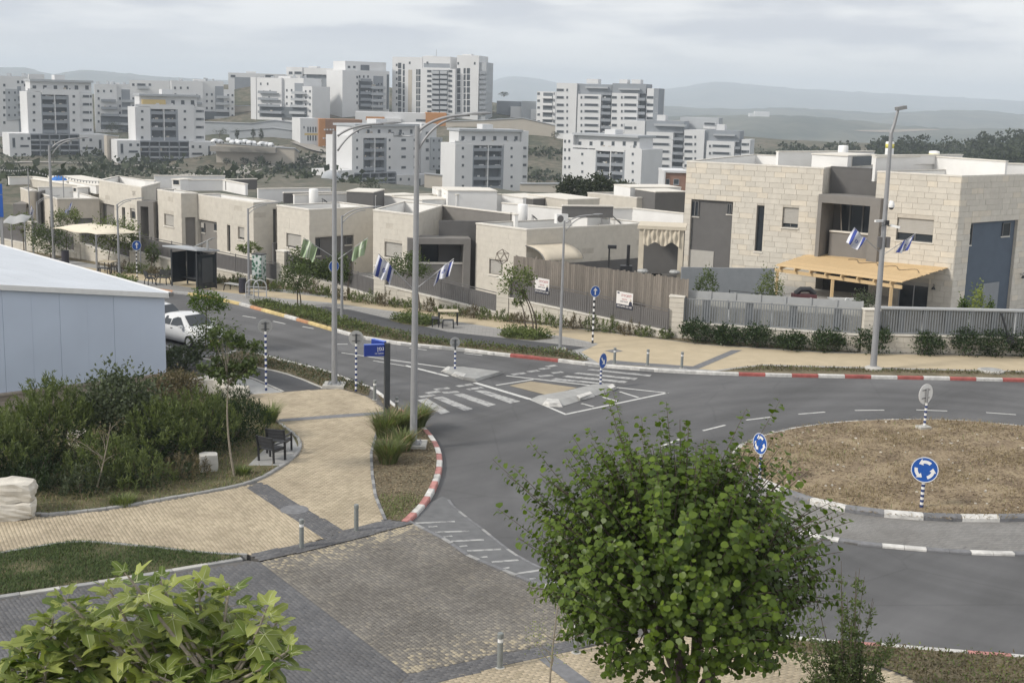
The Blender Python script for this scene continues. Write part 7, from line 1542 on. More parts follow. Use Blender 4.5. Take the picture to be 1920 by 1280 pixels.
# painted cabinet
m = NT('green_white_print'); v = m.n('ShaderNodeTexVoronoi', {'Scale': 4.5, 'Vector': m.co()}); m.col(m.ramp(v.outputs['Distance'], [(.25, (.03, .1, .07)), (.4, (.1, .19, .15)), (.55, (.5, .55, .55))])); M['print'] = m.m
t = thing('painted_cabinet', 'green and white printed cabinet behind the bicycle racks', 'cabinet', G(486, 535, PZ)); mb = MB(); b0 = np.array(t.location); mb.box(b0 + np.array([0, 0, 1.0]), (.75, .5, 2.0), rz=-.5); mb.build('body', M['print'], t); mb = MB(); mb.box(b0 + np.array([0, 0, 2.03]), (.82, .56, .06), rz=-.5); mb.build('lid', M['pole_dark'], t)

# ---- bus shelter
Bc = G(364, 538, PZ); t = thing('bus_shelter', 'dark glazed bus shelter with light slanted roof', 'bus shelter', Bc); ux = unit([*sdir, 0]); uy = np.array([-ux[1], ux[0], 0]); W_, D_, Hh = 2.7, 1.25, 2.35
pt = lambda a, b_, z: Bc + ux * a + uy * b_ + np.array([0, 0, z])
def pan(a, b_, z0, z1, th=.04, mat=None, name='glass_panel'): mb = MB(); a_, c_ = np.array(a), np.array(b_); mb.beam(pt(*a_, (z0 + z1) / 2), pt(*c_, (z0 + z1) / 2), th, z1 - z0); return mb.build(name, mat or M['glass_black'], t)
for k in range(3): pan((-W_ / 2 + k * W_ / 3 + .03, D_ / 2), (-W_ / 2 + (k + 1) * W_ / 3 - .03, D_ / 2), .2, 2.2)
pan((-W_ / 2, D_ / 2 - .1), (-W_ / 2, -D_ / 2), .2, 2.15); pan((W_ / 2, D_ / 2 - .1), (W_ / 2, -D_ / 2 - .25), .08, 2.2, .14)
pan((W_ / 2 + .09, D_ / 2 - .35), (W_ / 2 + .09, -D_ / 2 + .05), .45, 2.0, .02, M['poster'] if 'poster' in M else M['pole_dark'], 'poster')
for a, b_ in ((-W_ / 2, D_ / 2), (W_ / 2, D_ / 2), (-W_ / 2, -D_ / 2), (W_ / 2, -D_ / 2 - .3), (0, D_ / 2)): mb = MB(); mb.beam(pt(a, b_, 0), pt(a, b_, 2.3), .09, .09); mb.build('post', M['pole_dark'], t)
mb = MB(); V = [pt(-W_ / 2 - .3, D_ / 2 + .15, 2.34), pt(W_ / 2 + .2, D_ / 2 + .15, 2.34), pt(W_ / 2 + .2, -D_ / 2 - .45, 2.5), pt(-W_ / 2 - .3, -D_ / 2 - .45, 2.5)]; V += [q + np.array([0, 0, .09]) for q in V]; mb.add(V, [(0, 3, 2, 1), (4, 5, 6, 7), (0, 1, 5, 4), (1, 2, 6, 5), (2, 3, 7, 6), (3, 0, 4, 7)]); mb.build('roof', M['shelter_roof'] if 'shelter_roof' in M else M['apt_mid'], t)
mb = MB(); mb.beam(pt(.4, -.2, 2.62), pt(1.5, .3, 3.2), .7, .05); mb.build('solar_panel', M['sign_back'], t); mb = MB(); mb.beam(pt(1.2, .15, 2.5), pt(1.2, .15, 3.0), .06, .06); mb.build('panel_stand', M['pole'], t)
mb = MB(); mb.beam(pt(-1.4, .35, .48), pt(1.2, .35, .48), .4, .05); mb.build('seat', M['pole_dark'], t)
mb = MB(); mb.beam(pt(W_ / 2 + .1, -.1, 2.5), pt(W_ / 2 + .1, -.1, 3.1), .28, .1); mb.build('route_sign', M['sign_back'], t)

# ---- small ground things
def slab_stone(name, c, size, label, cat, mat, seed=0, rz=0, rough=.26):
 bm = bmesh.new(); bmesh.ops.create_cube(bm, size=1); bmesh.ops.subdivide_edges(bm, edges=bm.edges[:], cuts=5, use_grid_fill=True); r_ = np.random.default_rng(seed); s_ = np.array(size)
 for v in bm.verts:
  p = np.array(v.co) * 2; p = p * (1 - .06 * np.array([p[1] ** 2 * p[2] ** 2, p[0] ** 2 * p[2] ** 2, p[0] ** 2 * p[1] ** 2])) ; n_ = math.sin(p[0] * 2.3 + seed) * math.cos(p[1] * 3 - seed) * .5 + math.sin(p[2] * 2 + p[0] * 3 + seed) * .3 + r_.normal(0, .25); p = p * (1 - .1 * np.linalg.norm(p) ** 2 / 3); p = p / 2 * s_ + unit(p + 1e-6) * n_ * rough * s_.min() * .5; v.co = p
 me = bpy.data.meshes.new(name); bm.to_mesh(me); bm.free(); me.materials.append(mat); o = link(name, me, loc=tuple(c + np.array([0, 0, size[2] * .47]))); o.rotation_euler = (0, 0, rz); return tag(o, label, cat)
M['rock'] = simple('white_limestone', (.55, .52, .46), .95, .22, 1.8, bump=.7)
c = G(18, 968, PZ); slab_stone('boulder', c, (1.5, 1.0, .52), 'rough white limestone block at the left edge, lower one of two', 'boulder', M['rock'], 3, .2); slab_stone('boulder', c + np.array([.0, .1, .5]), (1.45, .9, .58), 'rough white limestone block at the left edge, lying on the other', 'boulder', M['rock'], 5, .12)
slab_stone('concrete_block', G(391, 882, PZ), (.62, .55, .62), 'weathered concrete cube standing in the bushes', 'block', M['concrete_light'], 7, .35, .03)
for px_, py_, sz, lab in ((150, 835, (.9, .6, .55), 'pale rock between the two left bushes'), (405, 738, (1.4, .8, .7), 'pale rock pile stone beside the hall corner, behind the thin tree'), (375, 735, (.9, .7, .6), 'pale rock by the hall plinth corner'), (440, 745, (1.2, .7, .5), 'pale flat rock behind the thin tree crown')): slab_stone('rock', G(px_, py_, PZ), sz, lab, 'rock', M['rock'], px_, px_ * .1, .2)
t = thing('manhole', 'round pale concrete manhole in the right verge', 'manhole', G(1858, 696, PZ + .03)); mb = MB(); mb.lathe((0, 0, 0), [(.62, -.03), (.62, .07), (.5, .09)], 28); mb.build('ring', M['concrete_light'], t, False, False); mb = MB(); mb.lathe((0, 0, .09), [(.48, 0), (.48, .012), (.1, .016)], 24); mb.build('cover', M['concrete'], t, False, False)
t = thing('manhole', 'flat worn manhole patch in the dark paving band near the bollards', 'manhole', G(552, 955, PZ + .012)); mb = MB(); mb.lathe((0, 0, 0), [(.42, -.01), (.42, .008), (.34, .009)], 24); mb.build('ring', M['kerb_dark'], t, False, False); mb = MB(); mb.lathe((0, 0, .009), [(.3, 0), (.3, .006), (.05, .007)], 20); mb.build('cover', M['kerb_dark'], t, False, False)
# ---- festoon string
P = [Dp(0, 316, 100), Dp(52, 316, 100), Dp(118, 330, 102), Dp(185, 340, 98)]; mb = MB()
for a, b_ in zip(P, P[1:]): mb.tube(bez(a, (a + b_) / 2 + np.array([0, 0, -.25]), b_, 10), .02, 4)
t = thing('festoon', 'festoon string of pale bulbs above the left roofs', 'string lights', P[1]); mb.build('wire', M['pole_dark'], t); mb = MB()
for a, b_ in zip(P, P[1:]):
 for q in bez(a, (a + b_) / 2 + np.array([0, 0, -.25]), b_, 13): mb.lathe(q - np.array([0, 0, .1]), [(.01, -.06), (.06, 0), (.03, .08)], 6)
mb.build('bulb', M['sign_back'], t, kind='stuff'); mb = MB()
for q in P[1:3]: mb.tube([(q[0], q[1], 2.5), q], .04, 6)
mb.build('post', M['pole'], t)
M['tarp_blue'] = simple('blue_tarpaulin', (.03, .16, .5), .7, .1, 2)
for (px_, py_, c_, lab) in ((110, 331, 'tarp_blue', 'small blue tarpaulin on the far left roofs'), (207, 337, 'kerb_red', 'small red parasol top behind the left stone house')):
 p = Dp(px_, py_, 108); mb = MB(); mb.lathe(p + np.array([0, 0, -.3]), [(.75, 0), (.6, .15), (.3, .3), (.03, .4)], 8); tag(mb.build('parasol' if 'red' in c_ else 'tarpaulin', M[c_]), lab, 'parasol' if 'red' in c_ else 'tarpaulin')

# ---- cars
M['car_white'] = simple('car_white', (.68, .69, .70), .25, .02, 2); M['car_silver'] = simple('car_silver', (.42, .43, .44), .3, .03, 2, metal=.4); M['tyre'] = simple('tyre', (.02, .02, .02), .85, .1, 8); M['headlight'] = simple('headlight_glass', (.5, .52, .55), .1, .03, 4); M['tail'] = simple('tail_lamp', (.25, .02, .02), .3, .05, 4)
def car(p, rz, label, paint='car_white', detail=True, group='parked white cars by the near kerb'):
 t = thing('parked_car', label, 'car', p, rz, group)
 # sections along x (front +): x, belt height, half width at belt, roof height, roof half width
 S = [(-2.1, .55, .62, .78, .55), (-1.95, .78, .78, .95, .66), (-1.45, .9, .84, 1.02, .7), (-.95, .93, .86, 1.40, .58), (-.2, .93, .87, 1.48, .6), (.45, .93, .87, 1.42, .58), (1.15, .9, .86, .98, .7), (1.75, .78, .82, .85, .68), (2.05, .62, .7, .7, .58), (2.15, .45, .6, .52, .5)]
 mb = MB(); V = []; low = .2
 for (x, b_, hw, rz_, rw) in S: V += [(x, -hw * .96, low), (x, -hw * 1.02, (low + b_) / 2), (x, -hw, b_), (x, -rw, rz_), (x, -rw * .5, rz_ + .03), (x, rw * .5, rz_ + .03), (x, rw, rz_), (x, hw, b_), (x, hw * 1.02, (low + b_) / 2), (x, hw * .96, low)]
 n = 10; F_ = [[i * n + k, i * n + (k + 1) % n, (i + 1) * n + (k + 1) % n, (i + 1) * n + k] for i in range(len(S) - 1) for k in range(n)] + [list(range(n))[::-1], list(range((len(S) - 1) * n, len(S) * n))]
 mb.add(V, F_); o = mb.build('body', M[paint], t, True, False)
 if detail:
  for sy in (-1, 1):
   for (q) in ([(-.85, .97, .86, -1), (-.25, .97, .865, -1), (-.25, 1.38, .62, -1), (-.75, 1.33, .64, -1)], [(-.18, .97, .87, 0), (.85, .97, .855, 0), (.38, 1.35, .62, 0), (-.18, 1.39, .615, 0)]):
    mb = MB(); mb.add([(a, sy * (w_ + .012), z_) for a, z_, w_, _ in q], [(0, 1, 2, 3) if sy < 0 else (3, 2, 1, 0)]); mb.build('side_window', M['glass'], t, False, False)
   mb = MB(); mb.box((.78, sy * .98, .98), (.16, .2, .13)); mb.build('mirror', M[paint], t, False, False)
   mb = MB(); mb.add([(1.72, sy * .83, .72), (2.07, sy * .68, .6), (2.0, sy * .5, .71), (1.72, sy * .62, .86)], [(0, 1, 2, 3) if sy > 0 else (3, 2, 1, 0)]); o2 = mb.build('headlight', M['headlight'], t, False, False); o2.location.z += .012
   for x in (-.3, -1.0): mb = MB(); mb.box((x + .2, sy * .885, .82), (.16, .03, .035)); mb.build('door_handle', M['frame'], t, False, False)
  mb = MB(); mb.add([(1.1, -.68, 1.0), (1.1, .68, 1.0), (.5, .54, 1.425), (.5, -.54, 1.425)], [(0, 1, 2, 3)]); o2 = mb.build('windscreen', M['glass'], t, False, False); o2.location = (.03, 0, .03)
  mb = MB(); mb.add([(-1.4, -.66, 1.03), (-1.4, .66, 1.03), (-1.0, .54, 1.38), (-1.0, -.54, 1.38)], [(3, 2, 1, 0)]); o2 = mb.build('rear_window', M['glass'], t, False, False); o2.location = (-.03, 0, .03)
  mb = MB(); mb.box((2.13, 0, .42), (.05, .9, .16)); mb.build('grille', M['black'], t, False, False); mb = MB(); mb.box((2.165, 0, .36), (.01, .5, .11)); mb.build('number_plate', M['kerb_yellow_bright'], t, False, False)
 for x in (-1.3, 1.3):
  for sy in (-1, 1):
   mb = MB(); mb.tube([(x, sy * .72, .31), (x, sy * .92, .31)], .31, 16); w_ = mb.build('wheel', M['tyre'], t, False, False)
   if detail: mb = MB(); mb.tube([(x, sy * .9, .31), (x, sy * .93, .31)], .19, 10); mb.build('rim', M['alu'], w_, False, False)
 return t
ca = math.atan2(*(G(390, 655) - G(320, 637))[[1, 0]])
car(G(352, 641), sa - R(4), 'white saloon car half hidden by the thin trees, beside the metal hall'); car(G(297, 621), sa - R(4), 'white car with only its bonnet showing behind the metal hall corner')
_c0 = None
for i, (px_, dy) in enumerate(((404, 266), (412, 267), (436, 268), (444, 267), (452, 268.5), (460, 267), (468, 269), (476, 270), (492, 271), (500, 272), (508, 273), (428, 264))):
 p = Dp(px_, dy + 1, 468 - 6 + i % 2 * 1.5); lab = 'tiny pale car in the far lot above the beige retaining wall, ' + ['leftmost', 'second from left', 'fourth from left', 'fifth from left', 'sixth from left', 'seventh from left', 'eighth from left', 'ninth from left', 'third from right', 'second from right', 'rightmost', 'third from left'][i]
 if _c0 is None: _c0 = car(p + np.array([0, 0, -.2]), R(70), lab, detail=False, group='cars parked in the far lot')
 else: dup(_c0, p + np.array([0, 0, -.2]), R(60 + 15 * (i % 4)), lab, 'cars parked in the far lot')
mb = MB(); P = [Dp(400, 269, 476), Dp(515, 275, 476), Dp(515, 271, 462), Dp(400, 265, 462)]
q0, q1 = Dp(398, 267.5, 471), Dp(520, 275.5, 471); F_ = Face(q0, q1); F_.box(mb, 0, F_.L, q0[2] - 3, min(q0[2], q1[2]) - .2, -14, 4); mb.build('car_park', M['far_road'], kind='structure')
# ================================================================== PLANTS
def nrm(a): return a / (np.linalg.norm(a, axis=-1, keepdims=True) + 1e-9)
def leaf_geo(P, ax, up, L, Wd, k=4, fold=.18):
 """k=4 folded diamond, k=6 roundish leaf; returns V, F"""
 P = np.asarray(P); n = len(P); ax = nrm(ax); sd = nrm(np.cross(ax, up)); nn = np.cross(sd, ax); L = np.broadcast_to(L, n)[:, None]; Wd = np.broadcast_to(Wd, n)[:, None]
 if k == 4: prof = [(0, 0, 0), (.45, .5, fold), (1, 0, -.12), (.45, -.5, fold)]
 else: prof = [(0, 0, 0), (.3, .5, fold), (.72, .46, fold * .8), (1, 0, -.15), (.72, -.46, fold * .8), (.3, -.5, fold)]
 V = np.stack([P + ax * L * a + sd * Wd * b + nn * Wd * c for a, b, c in prof], 1).reshape(-1, 3); return V, np.arange(n * len(prof)).reshape(n, -1)
def rdir(n): return nrm(rng.normal(0, 1, (n, 3)))
def foliage(name, mat, parent, P, ax, up, L, Wd, k=4, shade=None, kind='stuff', fold=.18):
 V, F_ = leaf_geo(P, ax, up, L, Wd, k, fold); c = rng.random(len(P)) if shade is None else shade
 return link(name, mesh_np(name, V - np.array(wloc(parent)), F_, mat, c), parent, kind)
def clumps(c, r3, n_cl, per, spread, shell=.55, top=0.0):
 """leaf points gathered in clumps inside an ellipsoid -> points, outward directions, clump tone"""
 d = rdir(n_cl); d[:, 2] = np.abs(d[:, 2]) * (1 if top else 1) * np.where(rng.random(n_cl) < .75, 1, -.6); rad = shell + (1 - shell) * rng.random(n_cl) ** .5
 C_ = np.array(c) + d * rad[:, None] * np.array(r3); P = np.repeat(C_, per, 0) + rng.normal(0, 1, (n_cl * per, 3)) * np.array(spread); tone = np.repeat(rng.random(n_cl), per)
 return P, np.repeat(d, per, 0), np.clip(tone * .6 + rng.random(n_cl * per) * .4, 0, 1), C_
def bush(name, label, cat, base, rx, ry, h, n, L, mat, style='leafy', group=None, wd=.45, stems=7, k=4, mat2=None):
 base = np.array(base, float); t = thing(name, label, cat, base, 0, group); h *= .86 if group == 'bushes beside the metal hall' else 1
 if style == 'leafy':
  per = 26; P, D, tone, C_ = clumps(base + [0, 0, h * .45], (rx, ry, h * .55), max(8, n // per), per, (rx * .2, ry * .2, h * .13), .5)
  P[:, 2] = np.maximum(P[:, 2], base[2] + .02); ax = nrm(D * .7 + rng.normal(0, .7, P.shape) + [0, 0, .3]); foliage('foliage', mat, t, P, ax, rdir(len(P)) + D, L * rng.uniform(.7, 1.3, len(P)), L * wd, k, tone)
  ends = C_[rng.choice(len(C_), min(stems, len(C_)), False)]
 else:   # upright sprigs
  per = 16; ns = max(10, n // per); a = rng.random(ns) * 2 * math.pi; q = np.sqrt(rng.random(ns)); bx = np.c_[np.cos(a) * q * rx, np.sin(a) * q * ry]; hh = h * (1 - .55 * q ** 2) * rng.uniform(.7, 1.12, ns)
  tip = np.c_[base[0] + bx[:, 0] * 1.12, base[1] + bx[:, 1] * 1.12, base[2] + hh]; sl = rng.uniform(.35, .75, ns) * np.minimum(h, 1.2) * .6; dr = nrm(np.c_[bx * .35 + rng.normal(0, .12, bx.shape), np.ones(ns)])
  f_ = np.tile(np.linspace(0, 1, per), ns); P = np.repeat(tip, per, 0) - np.repeat(dr * sl[:, None], per, 0) * (1 - f_)[:, None]; P += rng.normal(0, .015, P.shape)
  low = rng.random(len(P)) < .0; ax = nrm(np.repeat(dr, per, 0) * .9 + rdir(len(P)) * .75); tone = np.clip(np.repeat(rng.random(ns), per) * .55 + .45 * f_ * rng.random(len(P)) + .05, 0, 1)
  foliage('foliage', mat, t, P, ax, rdir(len(P)), L * rng.uniform(.7, 1.3, len(P)), L * wd, k, tone)
  # dense inner leaves; mat2 puts the shade inside into a darker leaf colour
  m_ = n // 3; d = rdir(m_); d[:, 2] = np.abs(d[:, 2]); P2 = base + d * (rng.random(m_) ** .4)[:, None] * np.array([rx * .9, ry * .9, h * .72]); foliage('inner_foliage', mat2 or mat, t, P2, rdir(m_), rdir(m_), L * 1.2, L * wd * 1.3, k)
  ends = tip[rng.choice(ns, min(stems, ns), False)]
 mb = MB()
 for e in ends: mid = base + (e - base) * .5 + np.array([0, 0, -.08 * h]); mb.tube(bez(base + np.array([rng.normal(0, .05), rng.normal(0, .05), -.05]), mid, e, 5), [.022, .018, .014, .01, .006], 5)
 mb.build('stem', M['bark'], t); return t
def tree(name, label, base, top_z, crowns, mat, L, trunk_r=.05, n=1400, group=None, wd=.5, lean=(0, 0), bark='bark', k=4, stems=1, per=22, droop=.1):
 """crowns = [(center, (rx,ry,rz), share), ...] world"""
 base = np.array(base, float); t = thing(name, label, 'tree', base, 0, group); c0 = np.array(crowns[0][0]); mb = MB()
 for s_ in range(stems):
  off = np.array([.18 * s_, .1 * s_, 0]); pts = bez(base + off + [0, 0, -.05], base + off + [lean[0], lean[1], (c0[2] - base[2]) * .55], c0, 9); mb.tube(pts, list(np.linspace(trunk_r, trunk_r * .35, 9)), 8)
 for c, r3, sh in crowns:
  c = np.array(c)
  for _ in range(7): d = rdir(1)[0]; d[2] = abs(d[2]) * .8; e = c + d * np.array(r3) * .85; s0 = c0 + (c - c0) * .3 - np.array([0, 0, r3[2] * .5]); mb.tube(bez(s0, (s0 + e) / 2 + [0, 0, -.05], e, 5), [trunk_r * .4, trunk_r * .32, trunk_r * .25, trunk_r * .18, trunk_r * .1], 5)
 mb.build('trunk', M[bark], t); PP, DD, TT = [], [], []
 for c, r3, sh in crowns:
  P, D, tone, _ = clumps(c, r3, max(6, int(n * sh) // per), per, np.array(r3) * .17, .35); PP.append(P); DD.append(D); TT.append(tone)
 P, D, tone = np.concatenate(PP), np.concatenate(DD), np.concatenate(TT); ax = nrm(D * .6 + rng.normal(0, .6, P.shape) - [0, 0, droop]); foliage('crown', M[mat], t, P, ax, rdir(len(P)) + [0, 0, 1.], L * rng.uniform(.7, 1.3, len(P)), L * wd, k, tone); return t
def tuft(name, label, base, r, h, n, mat, group=None, cat='grass tuft', lean=.6, w0=.009):
 base = np.array(base, float); t = thing(name, label, cat, base, 0, group); link('blades', blades(base, r, h, n, mat, lean, w0, base), t, 'stuff'); return t
def blades(base, r, h, n, mat, lean, w0, org, pts=None):
 a = rng.random(n) * 2 * math.pi; q = np.sqrt(rng.random(n)) * r; B = np.c_[np.cos(a) * q * .6, np.sin(a) * q * .6, np.zeros(n)] + base if pts is None else pts
 a = a + rng.normal(0, .5, n); out = np.c_[np.cos(a), np.sin(a), np.zeros(n)]; hh = h * rng.uniform(.45, 1.25, n)[:, None]; ln = lean * rng.uniform(.3, 1.3, n)[:, None] * hh; sd = np.c_[-np.sin(a), np.cos(a), np.zeros(n)]; ws = w0 * rng.uniform(.7, 1.3, n)[:, None]; V = []
 for f_, wf in ((0, .8), (.4, 1), (.75, .7), (1, .12)): c = B + out * ln * f_ ** 1.8 + np.array([0, 0, 1.]) * hh * (f_ - .25 * f_ ** 3 * lean); V += [c - sd * ws * wf, c + sd * ws * wf]
 V = np.stack(V, 1); F0 = np.array([[0, 1, 3, 2], [2, 3, 5, 4], [4, 5, 7, 6]]); F_ = (F0[None] + np.arange(n)[:, None, None] * 8).reshape(-1, 4); return mesh_np('blades', V.reshape(-1, 3) - org, F_, mat, np.repeat(rng.random(n), 3))
def scatter(poly, n):
 poly = np.asarray(poly)[:, :2]; lo, hi = poly.min(0), poly.max(0); out = np.zeros((0, 2))
 while len(out) < n: q = lo + rng.random((n * 2, 2)) * (hi - lo); out = np.r_[out, q[inpoly(q[:, 0], q[:, 1], poly)]]
 if poly is BED_L or len(poly) == len(BED_L): out = out[~inpoly(out[:, 0], out[:, 1], W2([(455, 876), (495, 834), (548, 811), (566, 845), (533, 878)], PZ))]; return out[np.arange(n) % len(out)]
 return out[:n]

# ---- ground cover and litter that nobody could count
isl_poly = smooth_line(W2(IT + IB + [IT[0]], .17), 3)
q = scatter(isl_poly, 16000); P = np.c_[q, np.full(len(q), .18)]
a = rng.random(len(q)) * 2 * math.pi; patch = np.sin(q[:, 0] * 1.1) * np.cos(q[:, 1] * 1.7) + rng.normal(0, .5, len(q)); keep = patch > -.35; P, a = P[keep], a[keep]
V, F_ = leaf_geo(P + rng.normal(0, .008, P.shape), np.c_[np.cos(a), np.sin(a), rng.uniform(-.05, .35, len(a))], np.tile([0, 0, 1.], (len(a), 1)) + rng.normal(0, .3, (len(a), 3)), rng.uniform(.05, .2, len(a)), rng.uniform(.012, .05, len(a)))
link('dry_litter', mesh_np('dry_litter', V, F_, M['litter'], rng.random(len(a))), kind='stuff')
q = scatter(isl_poly, 15000); patch = np.sin(q[:, 0] * .9 + 1) * np.cos(q[:, 1] * 1.3 + 2) + rng.normal(0, .35, len(q)); q = q[patch > .1]; link('dry_grass', blades(None, 0, .15, len(q), M['blade_dry'], 1.2, .008, np.zeros(3), np.c_[q, np.full(len(q), .17)]), kind='stuff')
g0 = G(1480, 850, .17); q = scatter(isl_poly, 6000); q = q[(np.hypot(q[:, 0] - g0[0], q[:, 1] - g0[1]) < rng.gamma(2., .7, len(q))) | (rng.random(len(q)) < .05)]; link('grass', blades(None, 0, .16, len(q), M['blade'], .8, .007, np.zeros(3), np.c_[q, np.full(len(q), .17)]), kind='stuff')
q = scatter(isl_poly, 160); mb = MB()
for x, y in q: s_ = rng.uniform(.03, .1); mb.box((x, y, .18), (s_, s_ * .7, s_ * .5), rz=rng.random() * 3)
mb.build('small_stones', M['rock'], kind='stuff')
bedR = np.r_[offset(KERB_NEAR, -.2)[33:], W2([(725, 974), (706, 930), (700, 890), (698, 850), (712, 800), (727, 774)], PZ)]
q = scatter(bedR, 5500); P = np.c_[q, np.full(len(q), PZ + .03)]; a = rng.random(len(q)) * 6.28
V, F_ = leaf_geo(P, np.c_[np.cos(a), np.sin(a), rng.uniform(-.05, .4, len(a))], np.tile([0, 0, 1.], (len(a), 1)) + rng.normal(0, .3, (len(a), 3)), rng.uniform(.04, .15, len(a)), rng.uniform(.01, .04, len(a))); link('dry_litter', mesh_np('dry_litter', V, F_, M['litter'], rng.random(len(a))), kind='stuff')
g0 = G(745, 955, PZ); q = scatter(bedR, 9000); q = q[np.hypot(q[:, 0] - g0[0], (q[:, 1] - g0[1])) < 1.3 + rng.normal(0, .3, len(q))]; link('grass', blades(None, 0, .13, len(q), M['blade'], .7, .007, np.zeros(3), np.c_[q, np.full(len(q), PZ)]), kind='stuff')
lawn = W2([(0, 1038), (134, 1016), (181, 1017), (296, 1028), (396, 1039), (455, 1041), (440, 1049), (0, 1117), (-200, 1150), (-200, 1072)], PZ)
q = scatter(lawn, 26000); patch = np.sin(q[:, 0] * 1.9) * np.cos(q[:, 1] * 2.3) + rng.normal(0, .5, len(q)); q = q[patch > -.55]; link('grass', blades(None, 0, .11, len(q), M['blade_dark'] if 'blade_dark' in M else M['blade'], .8, .007, np.zeros(3), np.c_[q, np.full(len(q), PZ + .01)]), kind='stuff')
q = scatter(BED_L, 14000); link('grass', blades(None, 0, .2, 9000, M['blade_dry'], .9, .008, np.zeros(3), np.c_[scatter(BED_L, 9000), np.full(9000, PZ + .02)]), kind='stuff'); link('grass', blades(None, 0, .16, len(q), M['blade'], .9, .008, np.zeros(3), np.c_[q, np.full(len(q), PZ + .02)]), kind='stuff')
q = scatter(BED_L, 6000); P = np.c_[q, np.full(len(q), PZ + .05)]; a = rng.random(len(q)) * 6.28; V, F_ = leaf_geo(P, np.c_[np.cos(a), np.sin(a), rng.uniform(0, .4, len(a))], np.tile([0, 0, 1.], (len(a), 1)), rng.uniform(.05, .16, len(a)), .03); link('dry_litter', mesh_np('dry_litter', V, F_, M['litter'], rng.random(len(a))), kind='stuff')
def cover(poly, n, L, mat, h=.25, zz=PZ + .02):
 q = scatter(poly, n); P = np.c_[q, zz + rng.random(n) ** 1.5 * h]; P[:, :2] += rng.normal(0, .05, (n, 2)); V, F_ = leaf_geo(P, nrm(rdir(n) + [0, 0, .6]), rdir(n), L * rng.uniform(.6, 1.4, n), L * .45); patch = .5 + .5 * np.sin(q[:, 0] * 2.1) * np.cos(q[:, 1] * 2.7); link('ground_cover', mesh_np('ground_cover', V, F_, M[mat], np.clip(patch * .6 + rng.random(n) * .4, 0, 1)), kind='stuff')
fbp = W2(FB, PZ); cover(fbp, 2600, .14, 'leaf_shrub', .2); cover(fbp, 3600, .13, 'leaf_dry', .14); cover(fbp, 1800, .13, 'leaf_blue', .22); cover(W2([(466, 570), (500, 567), (545, 578), (578, 578), (640, 598), (700, 620), (625, 614), (560, 596), (515, 584)], PZ), 3600, .14, 'leaf_shrub', .26)
FBI = [(1365, 695), (1430, 687), (1540, 690), (1700, 694), (1920, 699), (1920, 704), (1700, 700), (1540, 697), (1400, 696)]; cover(W2(FBI, PZ), 1500, .11, 'leaf_dry', .05); cover(W2(FBI, PZ), 600, .1, 'leaf_shrub', .06)
for pl in ([(935, 628), (965, 622), (1020, 628), (1038, 634), (1000, 638), (950, 634)], [(730, 600), (770, 595), (830, 605), (800, 612), (760, 608)], [(180, 528), (230, 523), (262, 534), (240, 545)]): cover(W2(pl, PZ), 1500, .16, 'leaf_shrub', .4)
nb = W2([(330, 659), (385, 672), (425, 668), (455, 659), (520, 675), (597, 694), (668, 719), (694, 729), (690, 741), (640, 727), (607, 726), (552, 703), (500, 690), (457, 684), (400, 675)], PZ); cover(nb, 1300, .12, 'leaf_blue', .16); cover(nb, 2000, .11, 'leaf_dry', .08)
sp = np.r_[offset(S_K, -.2)[6:], W2([(2150, 1500), (1800, 1330), (1700, 1268), (1640, 1246), (1480, 1220)], PZ)]; cover(sp, 6000, .09, 'leaf_dry', .06); cover(sp, 1800, .09, 'leaf_shrub', .15)

# ---- dark shrub mass at left, bush by bush
for i, (px_, py_, rx, h, lab, mt, stl, L) in enumerate([
 (-10, 905, 1.5, 2.7, 'dark feathery bush at the left picture edge, behind the limestone blocks', 'leaf_shrub', 'up', .17), (95, 872, 1.6, 3.3, 'tall dark feathery bush left, in front of the hall plinth', 'leaf_shrub', 'up', .17),
 (195, 905, 1.25, 1.9, 'low dark bush around the thin pale sapling stem', 'leaf_shrub', 'up', .15), (230, 850, 1.5, 3.0, 'tall blue green broad leaved bush before the hall plinth', 'leaf_blue', 'leafy', .16),
 (300, 870, 1.3, 2.5, 'mid green feathery bush right of the broad leaved bush', 'leaf_shrub', 'up', .17), (375, 845, 1.4, 2.5, 'dark bush right behind the concrete cube', 'leaf_shrub', 'up', .16), (440, 822, 1.2, 2.2, 'dark rounded bush left of the black park chairs', 'leaf_lush', 'up', .15),
 (265, 915, 1.0, 1.4, 'low olive bush in front, near the curved path kerb', 'leaf_shrub', 'up', .14), (345, 895, .8, 1.0, 'low brownish bush left of the concrete cube', 'leaf_dry', 'up', .13), (150, 925, .9, 1.0, 'low grey green bush right of the limestone blocks', 'leaf_blue', 'up', .13),
 (60, 920, .9, 1.3, 'low dark bush directly right of the limestone blocks', 'leaf_lush', 'up', .15), (330, 765, 1.0, 1.5, 'dry twiggy bush at the hall corner', 'leaf_dry', 'leafy', .13), (338, 692, .9, 1.0, 'olive bush behind the hall corner near the parked car', 'leaf_blue', 'leafy', .16)]):
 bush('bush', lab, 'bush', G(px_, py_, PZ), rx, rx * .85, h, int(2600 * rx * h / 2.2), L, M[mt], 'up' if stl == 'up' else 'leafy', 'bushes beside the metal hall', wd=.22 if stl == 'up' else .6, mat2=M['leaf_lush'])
q = scatter(W2([(60, 930), (180, 950), (360, 925), (420, 880), (250, 880), (100, 890)], PZ), 60)
